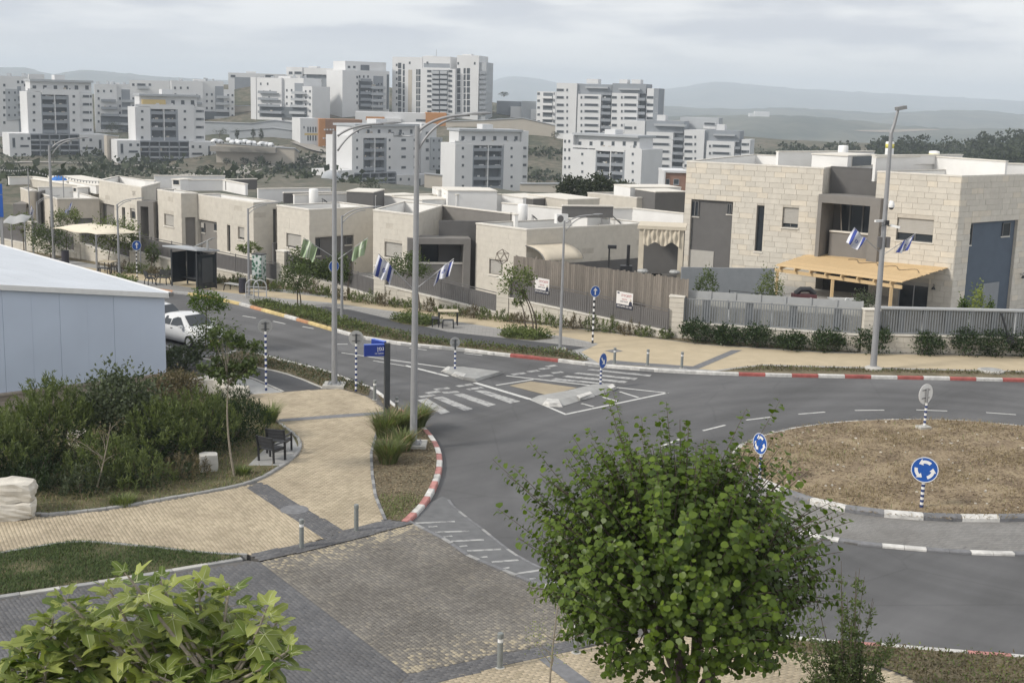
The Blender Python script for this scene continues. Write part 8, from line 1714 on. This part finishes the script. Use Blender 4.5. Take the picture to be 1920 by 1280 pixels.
# saplings
z = G(440, 893, PZ); dd = z[1]
tree('sapling', 'slender tree with curved pale stem and dark rounded crown, left of the park chairs', z, 0, [(Dp(430, 705, dd), (.62, .55, .45), .4), (Dp(398, 690, dd), (.4, .4, .3), .16), (Dp(468, 690, dd), (.42, .4, .28), .16), (Dp(415, 640, dd), (.4, .4, .42), .16), (Dp(455, 650, dd), (.42, .35, .25), .12)], 'leaf_tree', .13, .042, 1500, lean=(-.35, 0), bark='bark_pale', k=6, wd=.7)
z = G(405, 690, PZ); tree('sapling', 'airy light green tree before the parked cars, wide thin crown', z, 0, [(Dp(405, 640, z[1]), (1.2, .8, 1.0), .85), (Dp(475, 655, z[1]), (.6, .5, .35), .2)], 'leaf_tree', .14, .05, 1700, lean=(.1, 0))
z = G(386, 655, PZ); tree('sapling', 'small bright green round topped tree beside the white car', z, 0, [(Dp(388, 570, z[1]), (.8, .8, .62), 1)], 'leaf_round', .15, .04, 1100)
z = G(178, 925, PZ); t = thing('sapling', 'almost bare thin pale sapling leaning in the left shrubs', 'tree', z); mb = MB(); tp = Dp(207, 795, z[1]); mb.tube(bez(z, (z + tp) / 2 + [.1, 0, 0], tp, 7), list(np.linspace(.03, .012, 7)), 6)
ends = []
for k in range(9): s_ = z + (tp - z) * rng.uniform(.3, .95); e = s_ + np.array([rng.normal(0, .35), rng.normal(0, .2), rng.uniform(.25, .6)]); ends.append(e); mb.tube([s_, (s_ + e) / 2 + [0, 0, .05], e], [.012, .009, .005], 5)
mb.build('trunk', M['bark_pale'], t); P = np.repeat(np.array(ends), 26, 0) + rng.normal(0, .12, (234, 3)); foliage('leaves', M['leaf_dry'], t, P, rdir(234), rdir(234), .07, .04)
z = G(1030, 1290, PZ); t = thing('sapling', 'thin nearly leafless sapling at the bottom beside the two grey bollards', 'tree', z); mb = MB(); tp = Dp(1050, 1110, z[1]); mb.tube(bez(z, (z + tp) / 2 + [-.05, 0, 0], tp, 8), list(np.linspace(.028, .008, 8)), 6); ends = []
for k in range(11):
 f_ = rng.uniform(.2, .9); s_ = z + (tp - z) * f_; e = s_ + np.array([rng.normal(0, .35), rng.normal(0, .25), rng.uniform(.15, .5)]); ends.append(e); mb.tube([s_, (s_ + e) / 2 + [0, 0, -.03], e], [.012, .009, .004], 5)
ends += [Dp(1010, 1165, z[1]), Dp(1000, 1180, z[1])]; mb.build('trunk', M['bark_pale'], t); P = np.repeat(np.array(ends), 22, 0) + rng.normal(0, .11, (len(ends) * 22, 3)); foliage('leaves', M['leaf_fig'], t, P, rdir(len(P)), rdir(len(P)), .05, .022)
# street trees on the far side
for (bx, by, cx, cy_, rx, rz, n, lab, mt) in [
 (203, 505, 213, 447, 1.75, 1.35, 2200, 'round dark green street tree left of the bus shelter', 'leaf_shrub'), (95, 487, 93, 452, 1.6, 1.2, 1800, 'round green street tree behind the leftmost tall lamp', 'leaf_tree'),
 (125, 488, 128, 408, 1.0, .7, 700, 'thin street tree with small crown before the grey garage wall', 'leaf_shrub'), (284, 512, 285, 480, .5, .9, 500, 'slim young street tree between path sign and bus shelter', 'leaf_tree'),
 (465, 548, 467, 466, .65, .35, 500, 'young tree with flat dark crown above the bicycle racks', 'leaf_shrub'), (558, 576, 556, 526, .85, .95, 900, 'young tree with two stems in the far planted strip', 'leaf_tree'),
 (787, 590, 770, 504, 1.2, .85, 1200, 'small round green tree behind the tallest lamp post', 'leaf_tree'), (1000, 628, 968, 530, 1.0, .9, 700, 'thin leaning tree before the left sale banner', 'leaf_shrub'), (985, 626, 975, 560, .4, .5, 250, 'short thin stem beside the leaning tree before the banner', 'leaf_shrub'),
 (45, 470, 42, 425, .9, .9, 600, 'small tree before the far left canopy', 'leaf_shrub')]:
 z = G(bx, by, PZ); tree('street_tree', lab, z, 0, [(Dp(cx, cy_, z[1]), (rx, rx * .8, rz), 1)], mt, .17, .045, n, 'young street trees across the road', stems=2 if bx in (558, 1000) else 1)
# climbing plant over the fence
F_ = FL3[0]; q0, q1 = F_.p(.5, 1.0, .1), F_.p(F_.L * .72, 1.0, .1); t = thing('climbing_plant', 'leafy green climber spilling over the dark fence behind the flag pole', 'climbing plant', q0); n = 3200; u = rng.random(n) ** .8; P = q0 + (q1 - q0) * u[:, None] + rng.normal(0, .12, (n, 3)); P[:, 2] = 1.3 + rng.random(n) * (1.25 + .35 * np.sin(u * 9)) - .4 * rng.random(n); foliage('foliage', M['leaf_tree'], t, P, rdir(n), rdir(n), .16, .09)
mb = MB()
for k in range(8): a = q0 + (q1 - q0) * rng.random(); mb.tube([a * [1, 1, 0] + [0, 0, .3], a * [1, 1, 0] + [.1, 0, 1.4], a * [1, 1, 0] + [.3, 0, 2.3]], .015, 5)
mb.build('stem', M['bark'], t)
# low dark shrubs along the far garden walls, one by one
_wp = resample(W2([(225, 510), (330, 522), (462, 539), (525, 546), (600, 554), (712, 573), (815, 586), (940, 603), (1065, 615), (1190, 629), (1250, 634)], PZ), 1.05)
zc = {}; NUM = 'first second third fourth fifth sixth seventh eighth ninth tenth eleventh twelfth thirteenth fourteenth fifteenth'.split()
for i, p in enumerate(_wp):
 if rng.random() < .12: continue
 x = proj_px(p); h = rng.uniform(.5, .95); zn = 'under the sale banners' if x > 960 else 'left of the lattice ball' if x > 720 else 'behind the green flag pole' if x > 535 else 'beside the bus shelter'; zc[zn] = zc.get(zn, 0) + 1; lab = 'low dark shrub by the garden wall %s, %s from left' % (zn, NUM[zc[zn] - 1])
 bush('low_shrub', lab, 'shrub', (p[0] + rng.normal(0, .1), p[1] + rng.normal(0, .12), PZ), rng.uniform(.45, .7), .4, h, 420, .12, M['leaf_dry'] if i % 3 == 0 else M['leaf_shrub'], 'up', 'low shrubs along the far garden walls', wd=.3, stems=3)
for i, (px_, py_, rx, h) in enumerate([(1308, 641, 1.0, .95), (1362, 646, .8, .85), (1416, 650, 1.0, 1.0), (1482, 656, .95, .75), (1552, 659, 1.0, .95), (1634, 662, 1.05, 1.15), (1735, 664, 1.0, .9), (1812, 665, 1.1, 1.1), (1868, 667, 1.1, 1.1), (1925, 668, 1.1, 1.1)]):
 rx *= .8; h *= 1.08; bush('hedge_bush', 'dark green hedge bush below the grey fence, ' + ['directly right of the bend pillar', 'second from the bend pillar', 'under the fifth fence bay', 'below the pergola left post', 'below the white chair', 'behind the camera pole', 'just right of the camera pole', 'near the leaning black pole, left side', 'under the leaning black pole', 'at the right picture edge'][i], 'bush', G(px_, py_, PZ), rx, .7, h, 1500, .15, M['leaf_lush'], 'leafy', 'hedge bushes below the grey fence', stems=5)
cover(W2([(1270, 640), (1420, 652), (1550, 660), (1920, 668), (2000, 668), (2000, 660), (1626, 652), (1275, 632)], PZ), 900, .12, 'leaf_lush', .08)
for (px_, py_, d_, rx, h, mt, lab) in [(1325, 530, 71, .55, 2.0, 'leaf_tree', 'small tree in the yard behind the board band, left of the pergola'), (1445, 535, 70.5, .7, 2.2, 'leaf_shrub', 'dark garden shrub under the left end of the pergola'), (1622, 556, 68.5, .6, 1.4, 'leaf_blue', 'grey green garden shrub beside the white chair'),
          (1805, 578, 68, .3, 1.2, 'leaf_round', 'small bright yellow green plant left, before the slate blue wall'), (1832, 572, 68, .45, 1.9, 'leaf_fig', 'tall bright yellow green plant before the slate blue wall'), (1856, 578, 68, .3, 1.0, 'leaf_round', 'small bright green plant right, before the slate blue wall')]:
 p = Dp(px_, py_, d_); bush('garden_shrub', lab, 'shrub', (p[0], p[1], 1.05 if px_ < 1700 else .2), rx, rx * .8, h if px_ < 1700 else h + .85, 900, .15, M[mt], 'leafy', 'garden shrubs behind the grey fence', stems=4)
# ornamental grass tufts in the bed of the tallest lamp
for (px_, py_, r, h, n, lab) in [(728, 868, .5, .8, 1300, 'large fountain grass tuft nearest the viewer, at the bed edge'), (722, 820, .5, .9, 1200, 'fountain grass tuft at the foot of the street name post'), (752, 812, .45, .9, 1200, 'fountain grass tuft left of the tallest lamp foot'), (785, 800, .4, .85, 1000, 'fountain grass tuft right of the tallest lamp, by the kerb'), (755, 845, .45, .75, 700, 'small fountain grass tuft before the tallest lamp foot')]:
 t = tuft('fountain_grass', lab, G(px_, py_, PZ), r, h, n, M['blade'], 'fountain grass tufts in the lamp bed', lean=.6); b = np.array(t.location); link('seed_heads', blades(b, r, h * 1.15, 60, M['blade_dry'], .8, .018, b), t, 'stuff')
tuft('fountain_grass', 'yellowish grass tuft beside the black park chairs', G(505, 793, PZ), .4, .8, 500, M['blade'], None)
for px_, py_, r, h, lab in ((455, 890, .35, .3, 'small grass tuft at the foot of the curved stem'), (230, 945, .6, .3, 'low grass clump at the curved kerb before the low bush')): tuft('grass_tuft', lab, G(px_, py_, PZ), r, h, 500, M['blade'])

# ---- valley vegetation: single trees one can tell apart
_lt = []
for i, (px_, py_, wpx, hpx, lab) in enumerate([(100, 305, 34, 26, 'dark bushy tree before the leftmost slab block'), (20, 322, 26, 18, 'dark bushy tree at the left edge below the slab blocks'), (150, 318, 40, 22, 'wide dark shrub tree between the left slab blocks'), (210, 252, 34, 20, 'dark tree beside the retaining wall between the slab blocks'), (190, 330, 40, 22, 'dark shrub tree behind the left festoon string'), (40, 345, 36, 14, 'dark shrub behind the far left roofs'),
  (412, 258, 26, 16, 'small dark tree left of the far parked cars'), (425, 310, 16, 12, 'small round tree on the far slope, below the retaining wall, left one'), (458, 308, 16, 12, 'small round tree on the far slope, below the retaining wall, middle one'), (488, 308, 18, 14, 'small round tree on the far slope, below the retaining wall, right one'), (520, 322, 8, 14, 'slim small tree by the pale far road'), (620, 318, 12, 20, 'slim dark tree left of the slab block with wings'), (640, 312, 14, 22, 'second slim dark tree left of the slab block with wings'), (655, 316, 10, 18, 'third slim dark tree left of the slab block with wings'),
  (690, 368, 40, 34, 'olive tree in front of the grey base of the slab block'), (832, 320, 20, 22, 'dark tree between the two middle slab blocks'), (1010, 335, 30, 16, 'dark shrub on the bare slope beside the white block'), (960, 258, 14, 10, 'small tree on the beige ridge wall'), (1040, 262, 16, 14, 'small tree below the narrow white block'), (945, 182, 18, 8, 'dark tree beside the low grey building'),
  (595, 192, 26, 14, 'dark tree on the rocky hilltop slope'), (540, 190, 20, 12, 'small dark tree on the rocky hilltop'), (630, 172, 16, 18, 'dark tree at the end of the hilltop'), (445, 265, 8, 20, 'slim cypress behind the far parked cars, left one'), (475, 262, 8, 18, 'slim cypress behind the far parked cars, middle one'), (490, 264, 8, 20, 'slim cypress behind the far parked cars, right one'), (300, 330, 30, 16, 'dark shrub behind the first stone house roof'), (380, 322, 18, 10, 'low shrub by the far pale path')]):
 p = T(px_, py_ + 2) if py_ > 250 else Dp(px_, py_, 600); k = p[1] / FPX; p = np.array([p[0], p[1], Dp(px_, py_, p[1])[2]]); rw_, h = wpx * k / 2, hpx * k
 tree('valley_tree', lab, p, 0, [(p + [0, 0, h * .55], (rw_, rw_, h * .48), 1)], 'leaf_far', max(.35, h * .10), .15, 420, 'single trees in the valley', per=14)
for i, (px_, py_, d_, wpx, hpx, lab) in enumerate([(1075, 385, 150, 60, 48, 'dark green tree behind the low roofs, left one under the slab block'), (1125, 390, 145, 75, 56, 'dark green tree behind the low roofs, tallest one under the slab block'), (1175, 385, 150, 55, 38, 'dark green tree behind the low roofs, right one under the slab block'), (1225, 380, 170, 40, 26, 'dark green tree behind the low roofs beside the terracotta building')]):
 p = Dp(px_, py_, d_); k = d_ / FPX; tree('valley_tree', lab, p, 0, [(p + [0, 0, hpx * k * .55], (wpx * k * .5, wpx * k * .45, hpx * k * .5), 1)], 'leaf_far', .42, .16, 1500, 'dark trees behind the low roofs')
# ---- scrub on the valley slopes and the far wood: masses
n = 4200; px_ = rng.uniform(-300, 1500, n); py_ = rng.uniform(282, 345, n); PP = []; 
for a, b_ in zip(px_, py_):
 if rng.random() < .6 * (math.sin(a * .02) * math.cos(b_ * .09) + .2) + .25: PP.append(T(a, b_))
PP = np.array([p for p in PP if p[1] < 1000]); m_ = len(PP); k = 9; s_ = rng.uniform(.6, 2.3, m_) * np.where(rng.random(m_) < .15, 1.6, 1); P = np.repeat(PP, k, 0) + rng.normal(0, 1, (m_ * k, 3)) * np.repeat(s_, k)[:, None] * [.8, .8, .45] + [0, 0, .5]
V, F_ = leaf_geo(P, rdir(len(P)), rdir(len(P)), np.repeat(s_, k) * .9, np.repeat(s_, k) * .7); link('scrub', mesh_np('scrub', V, F_, M['leaf_far'], np.clip(np.repeat(rng.random(m_), k) * .6 + rng.random(len(P)) * .4, 0, 1)), kind='stuff')
tops = [(1390, 300), (1420, 285), (1440, 275), (1460, 266), (1507, 267), (1520, 272), (1540, 264), (1570, 266), (1600, 268), (1625, 266), (1647, 256), (1677, 253), (1727, 253), (1765, 258), (1815, 258), (1840, 248), (1880, 245), (1902, 241), (1960, 240), (2100, 236), (2300, 236)]
PP, SS = [], []
for _ in range(620):
 x = rng.uniform(1395, 2300); yt = np.interp(x, [a for a, b_ in tops], [b_ for a, b_ in tops]); f_ = rng.random(); yy = yt + 8 + f_ * 62; d_ = 680 - f_ * 260 + rng.normal(0, 12); PP.append(Dp(x, yy, d_)); SS.append(rng.uniform(2.0, 3.2))
PP, SS = np.array(PP), np.array(SS); m_ = len(PP); k = 60; d = rdir(m_ * k); r3 = np.c_[SS * 1.0, SS * 1.0, SS * 1.15]; P = np.repeat(PP, k, 0) + d * np.repeat(r3, k, 0) * (rng.uniform(.6, 1.05, m_ * k))[:, None] - [0, 0, .8]
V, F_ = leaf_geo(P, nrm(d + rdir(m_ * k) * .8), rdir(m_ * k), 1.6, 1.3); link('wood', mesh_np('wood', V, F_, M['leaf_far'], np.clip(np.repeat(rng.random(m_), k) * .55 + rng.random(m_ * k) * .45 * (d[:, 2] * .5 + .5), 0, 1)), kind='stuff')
mb = MB(); hbk = [Dp(1385, 330, 560), Dp(2350, 330, 560)]
mb.add([Dp(1360, 345, 400), Dp(2400, 345, 400), Dp(2400, 250, 720), Dp(1385, 292, 720)], [(0, 1, 2, 3)]); mb.build('wood_floor', simple('wood_floor', (.025, .035, .018), .95), kind='structure')

# ================================================================== the two foreground trees
# bushy tree with round leaves
TB = np.array([Dp(1290, 1280, 19.6)[0] + .05, 19.6, PZ]); ct = thing('round_leaf_tree', 'large bushy tree with round hanging leaves in the foreground', 'tree', TB)
CC = Dp(1276, 1098, 19.6); RX, RY, RZ = 2.08, 1.95, 1.68
mb = MB(); fork = np.array([TB[0] - .02, TB[1], CC[2] - 1.95]); mb.tube([TB + [0, 0, -.05], TB + [.04, 0, .8], TB + [-.02, .02, 1.8], fork], [.2, .15, .13, .15], 12)
ends = []
for i in range(11):
 a = i / 11 * 2 * math.pi + rng.normal(0, .2); el = rng.uniform(.25, 1.15); e = CC + np.array([math.cos(a) * math.cos(el) * RX * .6, math.sin(a) * math.cos(el) * RY * .6, -.6 + math.sin(el) * RZ * .85]); c = (fork + e) / 2 + [math.cos(a) * .25, math.sin(a) * .25, -.15]; mb.tube(bez(fork + [math.cos(a) * .05, math.sin(a) * .05, 0], c, e, 9), list(np.linspace(.07, .022, 9)), 7); ends.append(e)
mb.build('trunk', M['bark'], ct); mbr = MB(); ends = np.array(ends); LP, LA, LN, LT = [], [], [], []
nshoot = 1400
for i in range(nshoot):
 d = rdir(1)[0]
 while d[2] < -.8: d = rdir(1)[0]
 rad = rng.uniform(.35, .88) if i % 3 else rng.uniform(.78, .92)
 flat = np.array([RX, RY, RZ if d[2] > 0 else RZ * .9]); s_ = CC + d * flat * rad * (1 + .07 * math.sin(d[0] * 7 + d[2] * 5)); dr = unit(d * [1, 1, .6] + [0, 0, .55] + rng.normal(0, .22, 3)); Ls = rng.uniform(.45, .95) * (1.2 if d[2] > .4 else .9)
 e = s_ + dr * Ls
 if d[0] > .5: e = s_ + (e - s_) * .7; Ls *= .7
 if d[2] > -.1 and d[0] < .55 and i % 5 == 0: Ls *= 1.75; dr = unit(d * [1.15, 1, .5] + [0, 0, .75] + rng.normal(0, .15, 3)); e = s_ + dr * Ls
 if i % 4 == 0: j = ends[np.argmin(np.linalg.norm(ends - s_, axis=1))]; mbr.tube([j, (j + s_) / 2 + [0, 0, -.04], s_], [.014, .011, .009], 5)
 mbr.tube([s_, (s_ + e) / 2 - dr * 0 + [0, 0, .02], e], [.009, .007, .003], 4); nl = int(Ls / .046); tone = rng.random()
 for k in range(nl):
  f_ = (k + .5) / nl; p = s_ + (e - s_) * f_; a = k * 2.4 + rng.normal(0, .3); sd = unit(np.cross(dr, [math.cos(a), math.sin(a), .3])); LP.append(p + sd * .03); LA.append(sd * .75 + np.array([0, 0, -.65 + .5 * f_]) + rng.normal(0, .25, 3) + d * .25); LN.append(sd * .5 + d + [0, 0, .6] + rng.normal(0, .3, 3)); LT.append(np.clip(.45 * tone + .3 * f_ + .25 * rng.random(), 0, 1))
for (tx, ty) in [(1005, 958), (1012, 888), (1152, 796), (1108, 828), (1275, 786), (1222, 832), (1060, 868), (1040, 905), (1190, 840), (1320, 822), (1345, 850), (1583, 962), (1560, 940), (1500, 868), (1462, 838), (1400, 840), (1040, 1092), (1030, 1040), (1565, 1075), (1575, 1125), (1562, 1020), (1470, 870), (1250, 850), (1085, 930)]:
 for rep in range(2):
  e = Dp(tx + rep * 16, ty + rep * 14, 19.6 + rng.normal(0, .3)); s_ = CC + (e - CC) * .6; dr = unit(e - s_); Ls = np.linalg.norm(e - s_); mbr.tube([s_, (s_ + e) / 2 + [0, 0, .03], e], [.012, .009, .004], 4); nl = int(Ls / .05); tone = rng.random()
  for k in range(nl): f_ = (k + .5) / nl; a = k * 2.4; sd = unit(np.cross(dr, [math.cos(a), math.sin(a), .3])); LP.append(s_ + (e - s_) * f_ + sd * .03); LA.append(sd * .75 + np.array([0, 0, -.5 + .4 * f_]) + rng.normal(0, .25, 3)); LN.append(sd * .5 + dr + [0, 0, .6] + rng.normal(0, .3, 3)); LT.append(np.clip(.5 * tone + .3 * f_ + .25 * rng.random(), 0, 1))
mbr.build('twig', M['bark'], ct)
LP, LA, LN, LT = (np.array(q) for q in (LP, LA, LN, LT)); LS = .102 * rng.uniform(.55, 1.3, len(LP)); LS *= np.where(rng.random(len(LP)) < .1, .6, 1)
_w = (LP - EYE) @ FWD; _k = (np.abs(960 + FPX * ((LP - EYE) @ RGT) / _w - 1426) > 19) | (np.abs(640 - FPX * ((LP - EYE) @ UPV) / _w - 833) > 27); LP, LA, LN, LT, LS = LP[_k], LA[_k], LN[_k], LT[_k], LS[_k]
# the leaves nearest the viewer are single parts
od = np.argsort(np.linalg.norm(LP - EYE, axis=1)); one, rest = od[:300], od[300:]
foliage('crown', M['leaf_round'], ct, LP[rest], LA[rest], LN[rest], LS[rest], LS[rest] * .98, 6, LT[rest])
def leaf_obj(mesh, p, ax, up, s_, parent, name='leaf'):
 ax = unit(ax); sd = unit(np.cross(ax, up)); nn = np.cross(sd, ax); o = link(name, mesh, parent); mm = Matrix(((ax[0] * s_, sd[0] * s_, nn[0] * s_, 0), (ax[1] * s_, sd[1] * s_, nn[1] * s_, 0), (ax[2] * s_, sd[2] * s_, nn[2] * s_, 0), (0, 0, 0, 1))); mm.translation = Vector(p - np.array(wloc(parent))); o.matrix_local = mm; return o
def round_leaf_mesh():
 N = 14; V = [(0, 0, 0)]; ps = []
 for k in range(N): a = 2 * math.pi * k / N; r = .5 * (1 - .22 * math.exp(-((a - math.pi) / .45) ** 2)); ps.append((.5 + r * math.cos(a), r * .98 * math.sin(a)))
 V = [(.45, 0, -.04)] + [(x, y, .16 * abs(y) ** 1.2 - .12 * x * x) for x, y in ps]; me = bpy.data.meshes.new('leaf'); me.from_pydata(V, [], [(0, 1 + k, 1 + (k + 1) % N) for k in range(N)]); me.materials.append(M['leaf_round_one']); me.polygons.foreach_set('use_smooth', [True] * N); return me
rl = round_leaf_mesh()
for i in one: leaf_obj(rl, LP[i], LA[i], LN[i], LS[i], ct)
# fig tree
FD = 13.0; FB_ = np.array([Dp(250, 1400, FD)[0], FD, DZ]); ft = thing('fig_tree', 'fig tree with large pale lobed leaves in the left foreground', 'tree', FB_)
def fig_leaf_mesh(seed):
 r_ = np.random.default_rng(seed); out = []
 lob = [(-2.35, .30), (-2.0, .44), (-1.62, .40), (-1.28, .62), (-.95, .74), (-.72, .46), (-.55, .50), (-.28, .86), (0, 1.0), (.28, .86), (.55, .50), (.72, .46), (.95, .74), (1.28, .62), (1.62, .40), (2.0, .44), (2.35, .30)]
 V = [(.05, 0, 0)] + [(.25 + .0, 0, .0)]; cup = r_.uniform(-.15, .42); bend = r_.uniform(.05, .4); tw = r_.normal(0, .12)
 pts = [(.12 + .86 * r * math.cos(a) * (1 + r_.normal(0, .03)), .86 * r * math.sin(a)) for a, r in lob]
 mid = [(.12 + .45 * r * math.cos(a), .45 * r * math.sin(a)) for a, r in lob]
 zf = lambda x, y: cup * abs(y) * 1.3 - bend * x * x * 1.3 + tw * y * x + .07 * math.sin(9 * y + seed) * abs(y) + .03 * math.sin(7 * x + seed)
 V = [(.05, 0, 0)] + [(x, y, zf(x, y)) for x, y in mid] + [(x, y, zf(x, y)) for x, y in pts]; n = len(lob); F_ = [(0, 1 + k, 2 + k) for k in range(n - 1)] + [(1 + k, 1 + n + k, 2 + n + k, 2 + k) for k in range(n - 1)]
 mi = [0] * len(F_); b = len(V)
 for a_, ln in ((0, .95), (.95, .66), (-.95, .66), (1.62, .36), (-1.62, .36)):
  q = [(.1 + t * ln * math.cos(a_), t * ln * math.sin(a_)) for t in (0, .5, 1)]; n_ = (-math.sin(a_) * .013, math.cos(a_) * .013)
  for t, (x, y) in enumerate(q): k_ = (1, .8, .2)[t]; V += [(x + n_[0] * k_, y + n_[1] * k_, zf(x, y) + .012), (x - n_[0] * k_, y - n_[1] * k_, zf(x, y) + .012)]
  F_ += [(b, b + 1, b + 3, b + 2), (b + 2, b + 3, b + 5, b + 4)]; mi += [1, 1]; b += 6
 me = bpy.data.meshes.new('leaf'); me.from_pydata(V, [], F_); me.materials.append(M['leaf_fig_one']); me.materials.append(M['fig_vein']); me.polygons.foreach_set('material_index', mi); me.polygons.foreach_set('use_smooth', [True] * len(F_)); return me
M['fig_vein'] = simple('fig_leaf_vein', (.42, .46, .24), .6, .03, 5)
figs = [fig_leaf_mesh(s_) for s_ in range(6)]
tips = [(240, 1065), (300, 1075), (205, 1090), (372, 1078), (430, 1085), (118, 1105), (150, 1130), (262, 1120), (330, 1120), (400, 1130), (500, 1125), (520, 1150), (455, 1160), (190, 1160), (80, 1170), (40, 1190), (120, 1190), (240, 1185), (320, 1190), (395, 1200), (470, 1205), (505, 1195), (20, 1225), (85, 1235), (160, 1235), (230, 1250), (300, 1255), (380, 1255), (450, 1250), (10, 1270), (60, 1285), (130, 1290), (200, 1300), (280, 1300), (350, 1300), (430, 1290), (-30, 1250), (-20, 1300), (250, 1340), (120, 1340), (380, 1340), (50, 1340)]
tips += [(a + rng.normal(0, 26), b_ + 22 + rng.random() * 40) for a, b_ in tips]
mb = MB(); fk = FB_ + [0, 0, 3.2]; mb.tube([FB_ + [0, 0, -.05], FB_ + [.06, 0, 1.6], fk], [.14, .11, .1], 10); mains = []
for i in range(7): a = i / 7 * 6.28 + .3; e = Dp(60 + i * 70, 1330 - 20 * (i % 3), FD + math.sin(a) * .7); mb.tube(bez(fk, (fk + e) / 2 + [math.cos(a) * .2, math.sin(a) * .3, .3], e, 8), list(np.linspace(.07, .035, 8)), 7); mains.append(e)
mains = np.array(mains); nleaf = 0; LL = []
for (px_, py_) in tips:
 d_ = FD + rng.normal(0, .45); tp = Dp(px_, py_ + 14, d_); j = mains[np.argmin(np.linalg.norm(mains - tp, axis=1))]; mb.tube(bez(j, (j + tp) / 2 + [rng.normal(0, .05), 0, -.12], tp, 7), list(np.linspace(.026, .011, 7)), 6); axis = unit(tp - j + [0, 0, .5])
 nl = int(rng.integers(10, 14))
 for k in range(nl):
  f_ = k / nl; a = k * 2.4 + rng.random() * .5; p = tp - axis * .42 * (1 - f_) ; out = np.array([math.cos(a), math.sin(a), 0.]); el = -.25 + 1.15 * f_ ** 1.5; ax = unit(out * math.cos(el) + np.array([0, 0, math.sin(el)]) + rng.normal(0, .12, 3)); s_ = rng.uniform(.23, .33) * (1 - .45 * f_ ** 3); pet = p + ax * .09; mb.tube([p, pet], [.005, .004], 4); LL.append((pet, ax, np.array([0, 0, 1.]) + out * -.3 + rng.normal(0, .25, 3), s_))
mb.build('branch', M['bark_pale'], ft)
LL.sort(key=lambda q: np.linalg.norm(q[0] - EYE))
for i, (p, ax, up, s_) in enumerate(LL[:300]): leaf_obj(figs[i % 6], p, ax, up, s_, ft)
V, F_ = [], []
for i, (p, ax, up, s_) in enumerate(LL[300:]):
 ax = unit(ax); sd = unit(np.cross(ax, up)); nn = np.cross(sd, ax); me = figs[i % 6]; b = len(V); V += [p + s_ * (v.co[0] * ax + v.co[1] * sd + v.co[2] * nn) - FB_ for v in me.vertices]; F_ += [[b + k for k in q.vertices] for q in me.polygons]
me = bpy.data.meshes.new('foliage'); me.from_pydata(V, [], F_); me.materials.append(M['leaf_fig']); a = me.attributes.new('rnd', 'FLOAT', 'FACE'); a.data.foreach_set('value', np.repeat(rng.random(len(F_) // 43 + 1), 43)[:len(F_)]); link('foliage', me, ft, 'stuff')
# wispy shrub beside the bushy tree
z = G(1590, 1330, PZ); P0 = np.array([z[0], z[1], PZ]); t = thing('wispy_shrub', 'tall wispy shrub with upright pale shoots, right of the bushy tree', 'shrub', P0); mb = MB(); LP, LA, LT = [], [], []
for (tx, ty, n_) in [(1552, 1050, 3), (1615, 1062, 4), (1580, 1120, 3), (1640, 1120, 2), (1530, 1140, 3), (1600, 1150, 5), (1655, 1190, 3), (1500, 1200, 4), (1560, 1190, 5), (1625, 1210, 5), (1540, 1230, 5), (1590, 1240, 6), (1640, 1250, 5), (1510, 1260, 4), (1680, 1180, 2)]:
 for r in range(n_):
  e = Dp(tx + rng.normal(0, 12), ty + abs(rng.normal(0, 14)), P0[1] + rng.normal(0, .25)); s_ = P0 + [rng.normal(0, .12), rng.normal(0, .1), .1]; c = np.array([(s_[0] * .4 + e[0] * .6), e[1], s_[2] + (e[2] - s_[2]) * .45]); pts = bez(s_, c, e, 10); mb.tube(pts, list(np.linspace(.014, .004, 10)), 4)
  for k in range(120): f_ = .15 + .85 * rng.random(); q = pts[min(9, int(f_ * 9))] + rng.normal(0, .05, 3); LP.append(q); LA.append(rdir(1)[0] + [0, 0, .5]); LT.append(.35 + .65 * (q[2] - PZ) / 2.6 * rng.random() + .1)
mb.build('stem', M['bark'], t); LP = np.array(LP); foliage('foliage', M['leaf_tree'], t, LP, np.array(LA), rdir(len(LP)), .095 * rng.uniform(.6, 1.3, len(LP)), .045, 4, np.clip(LT, 0, 1))
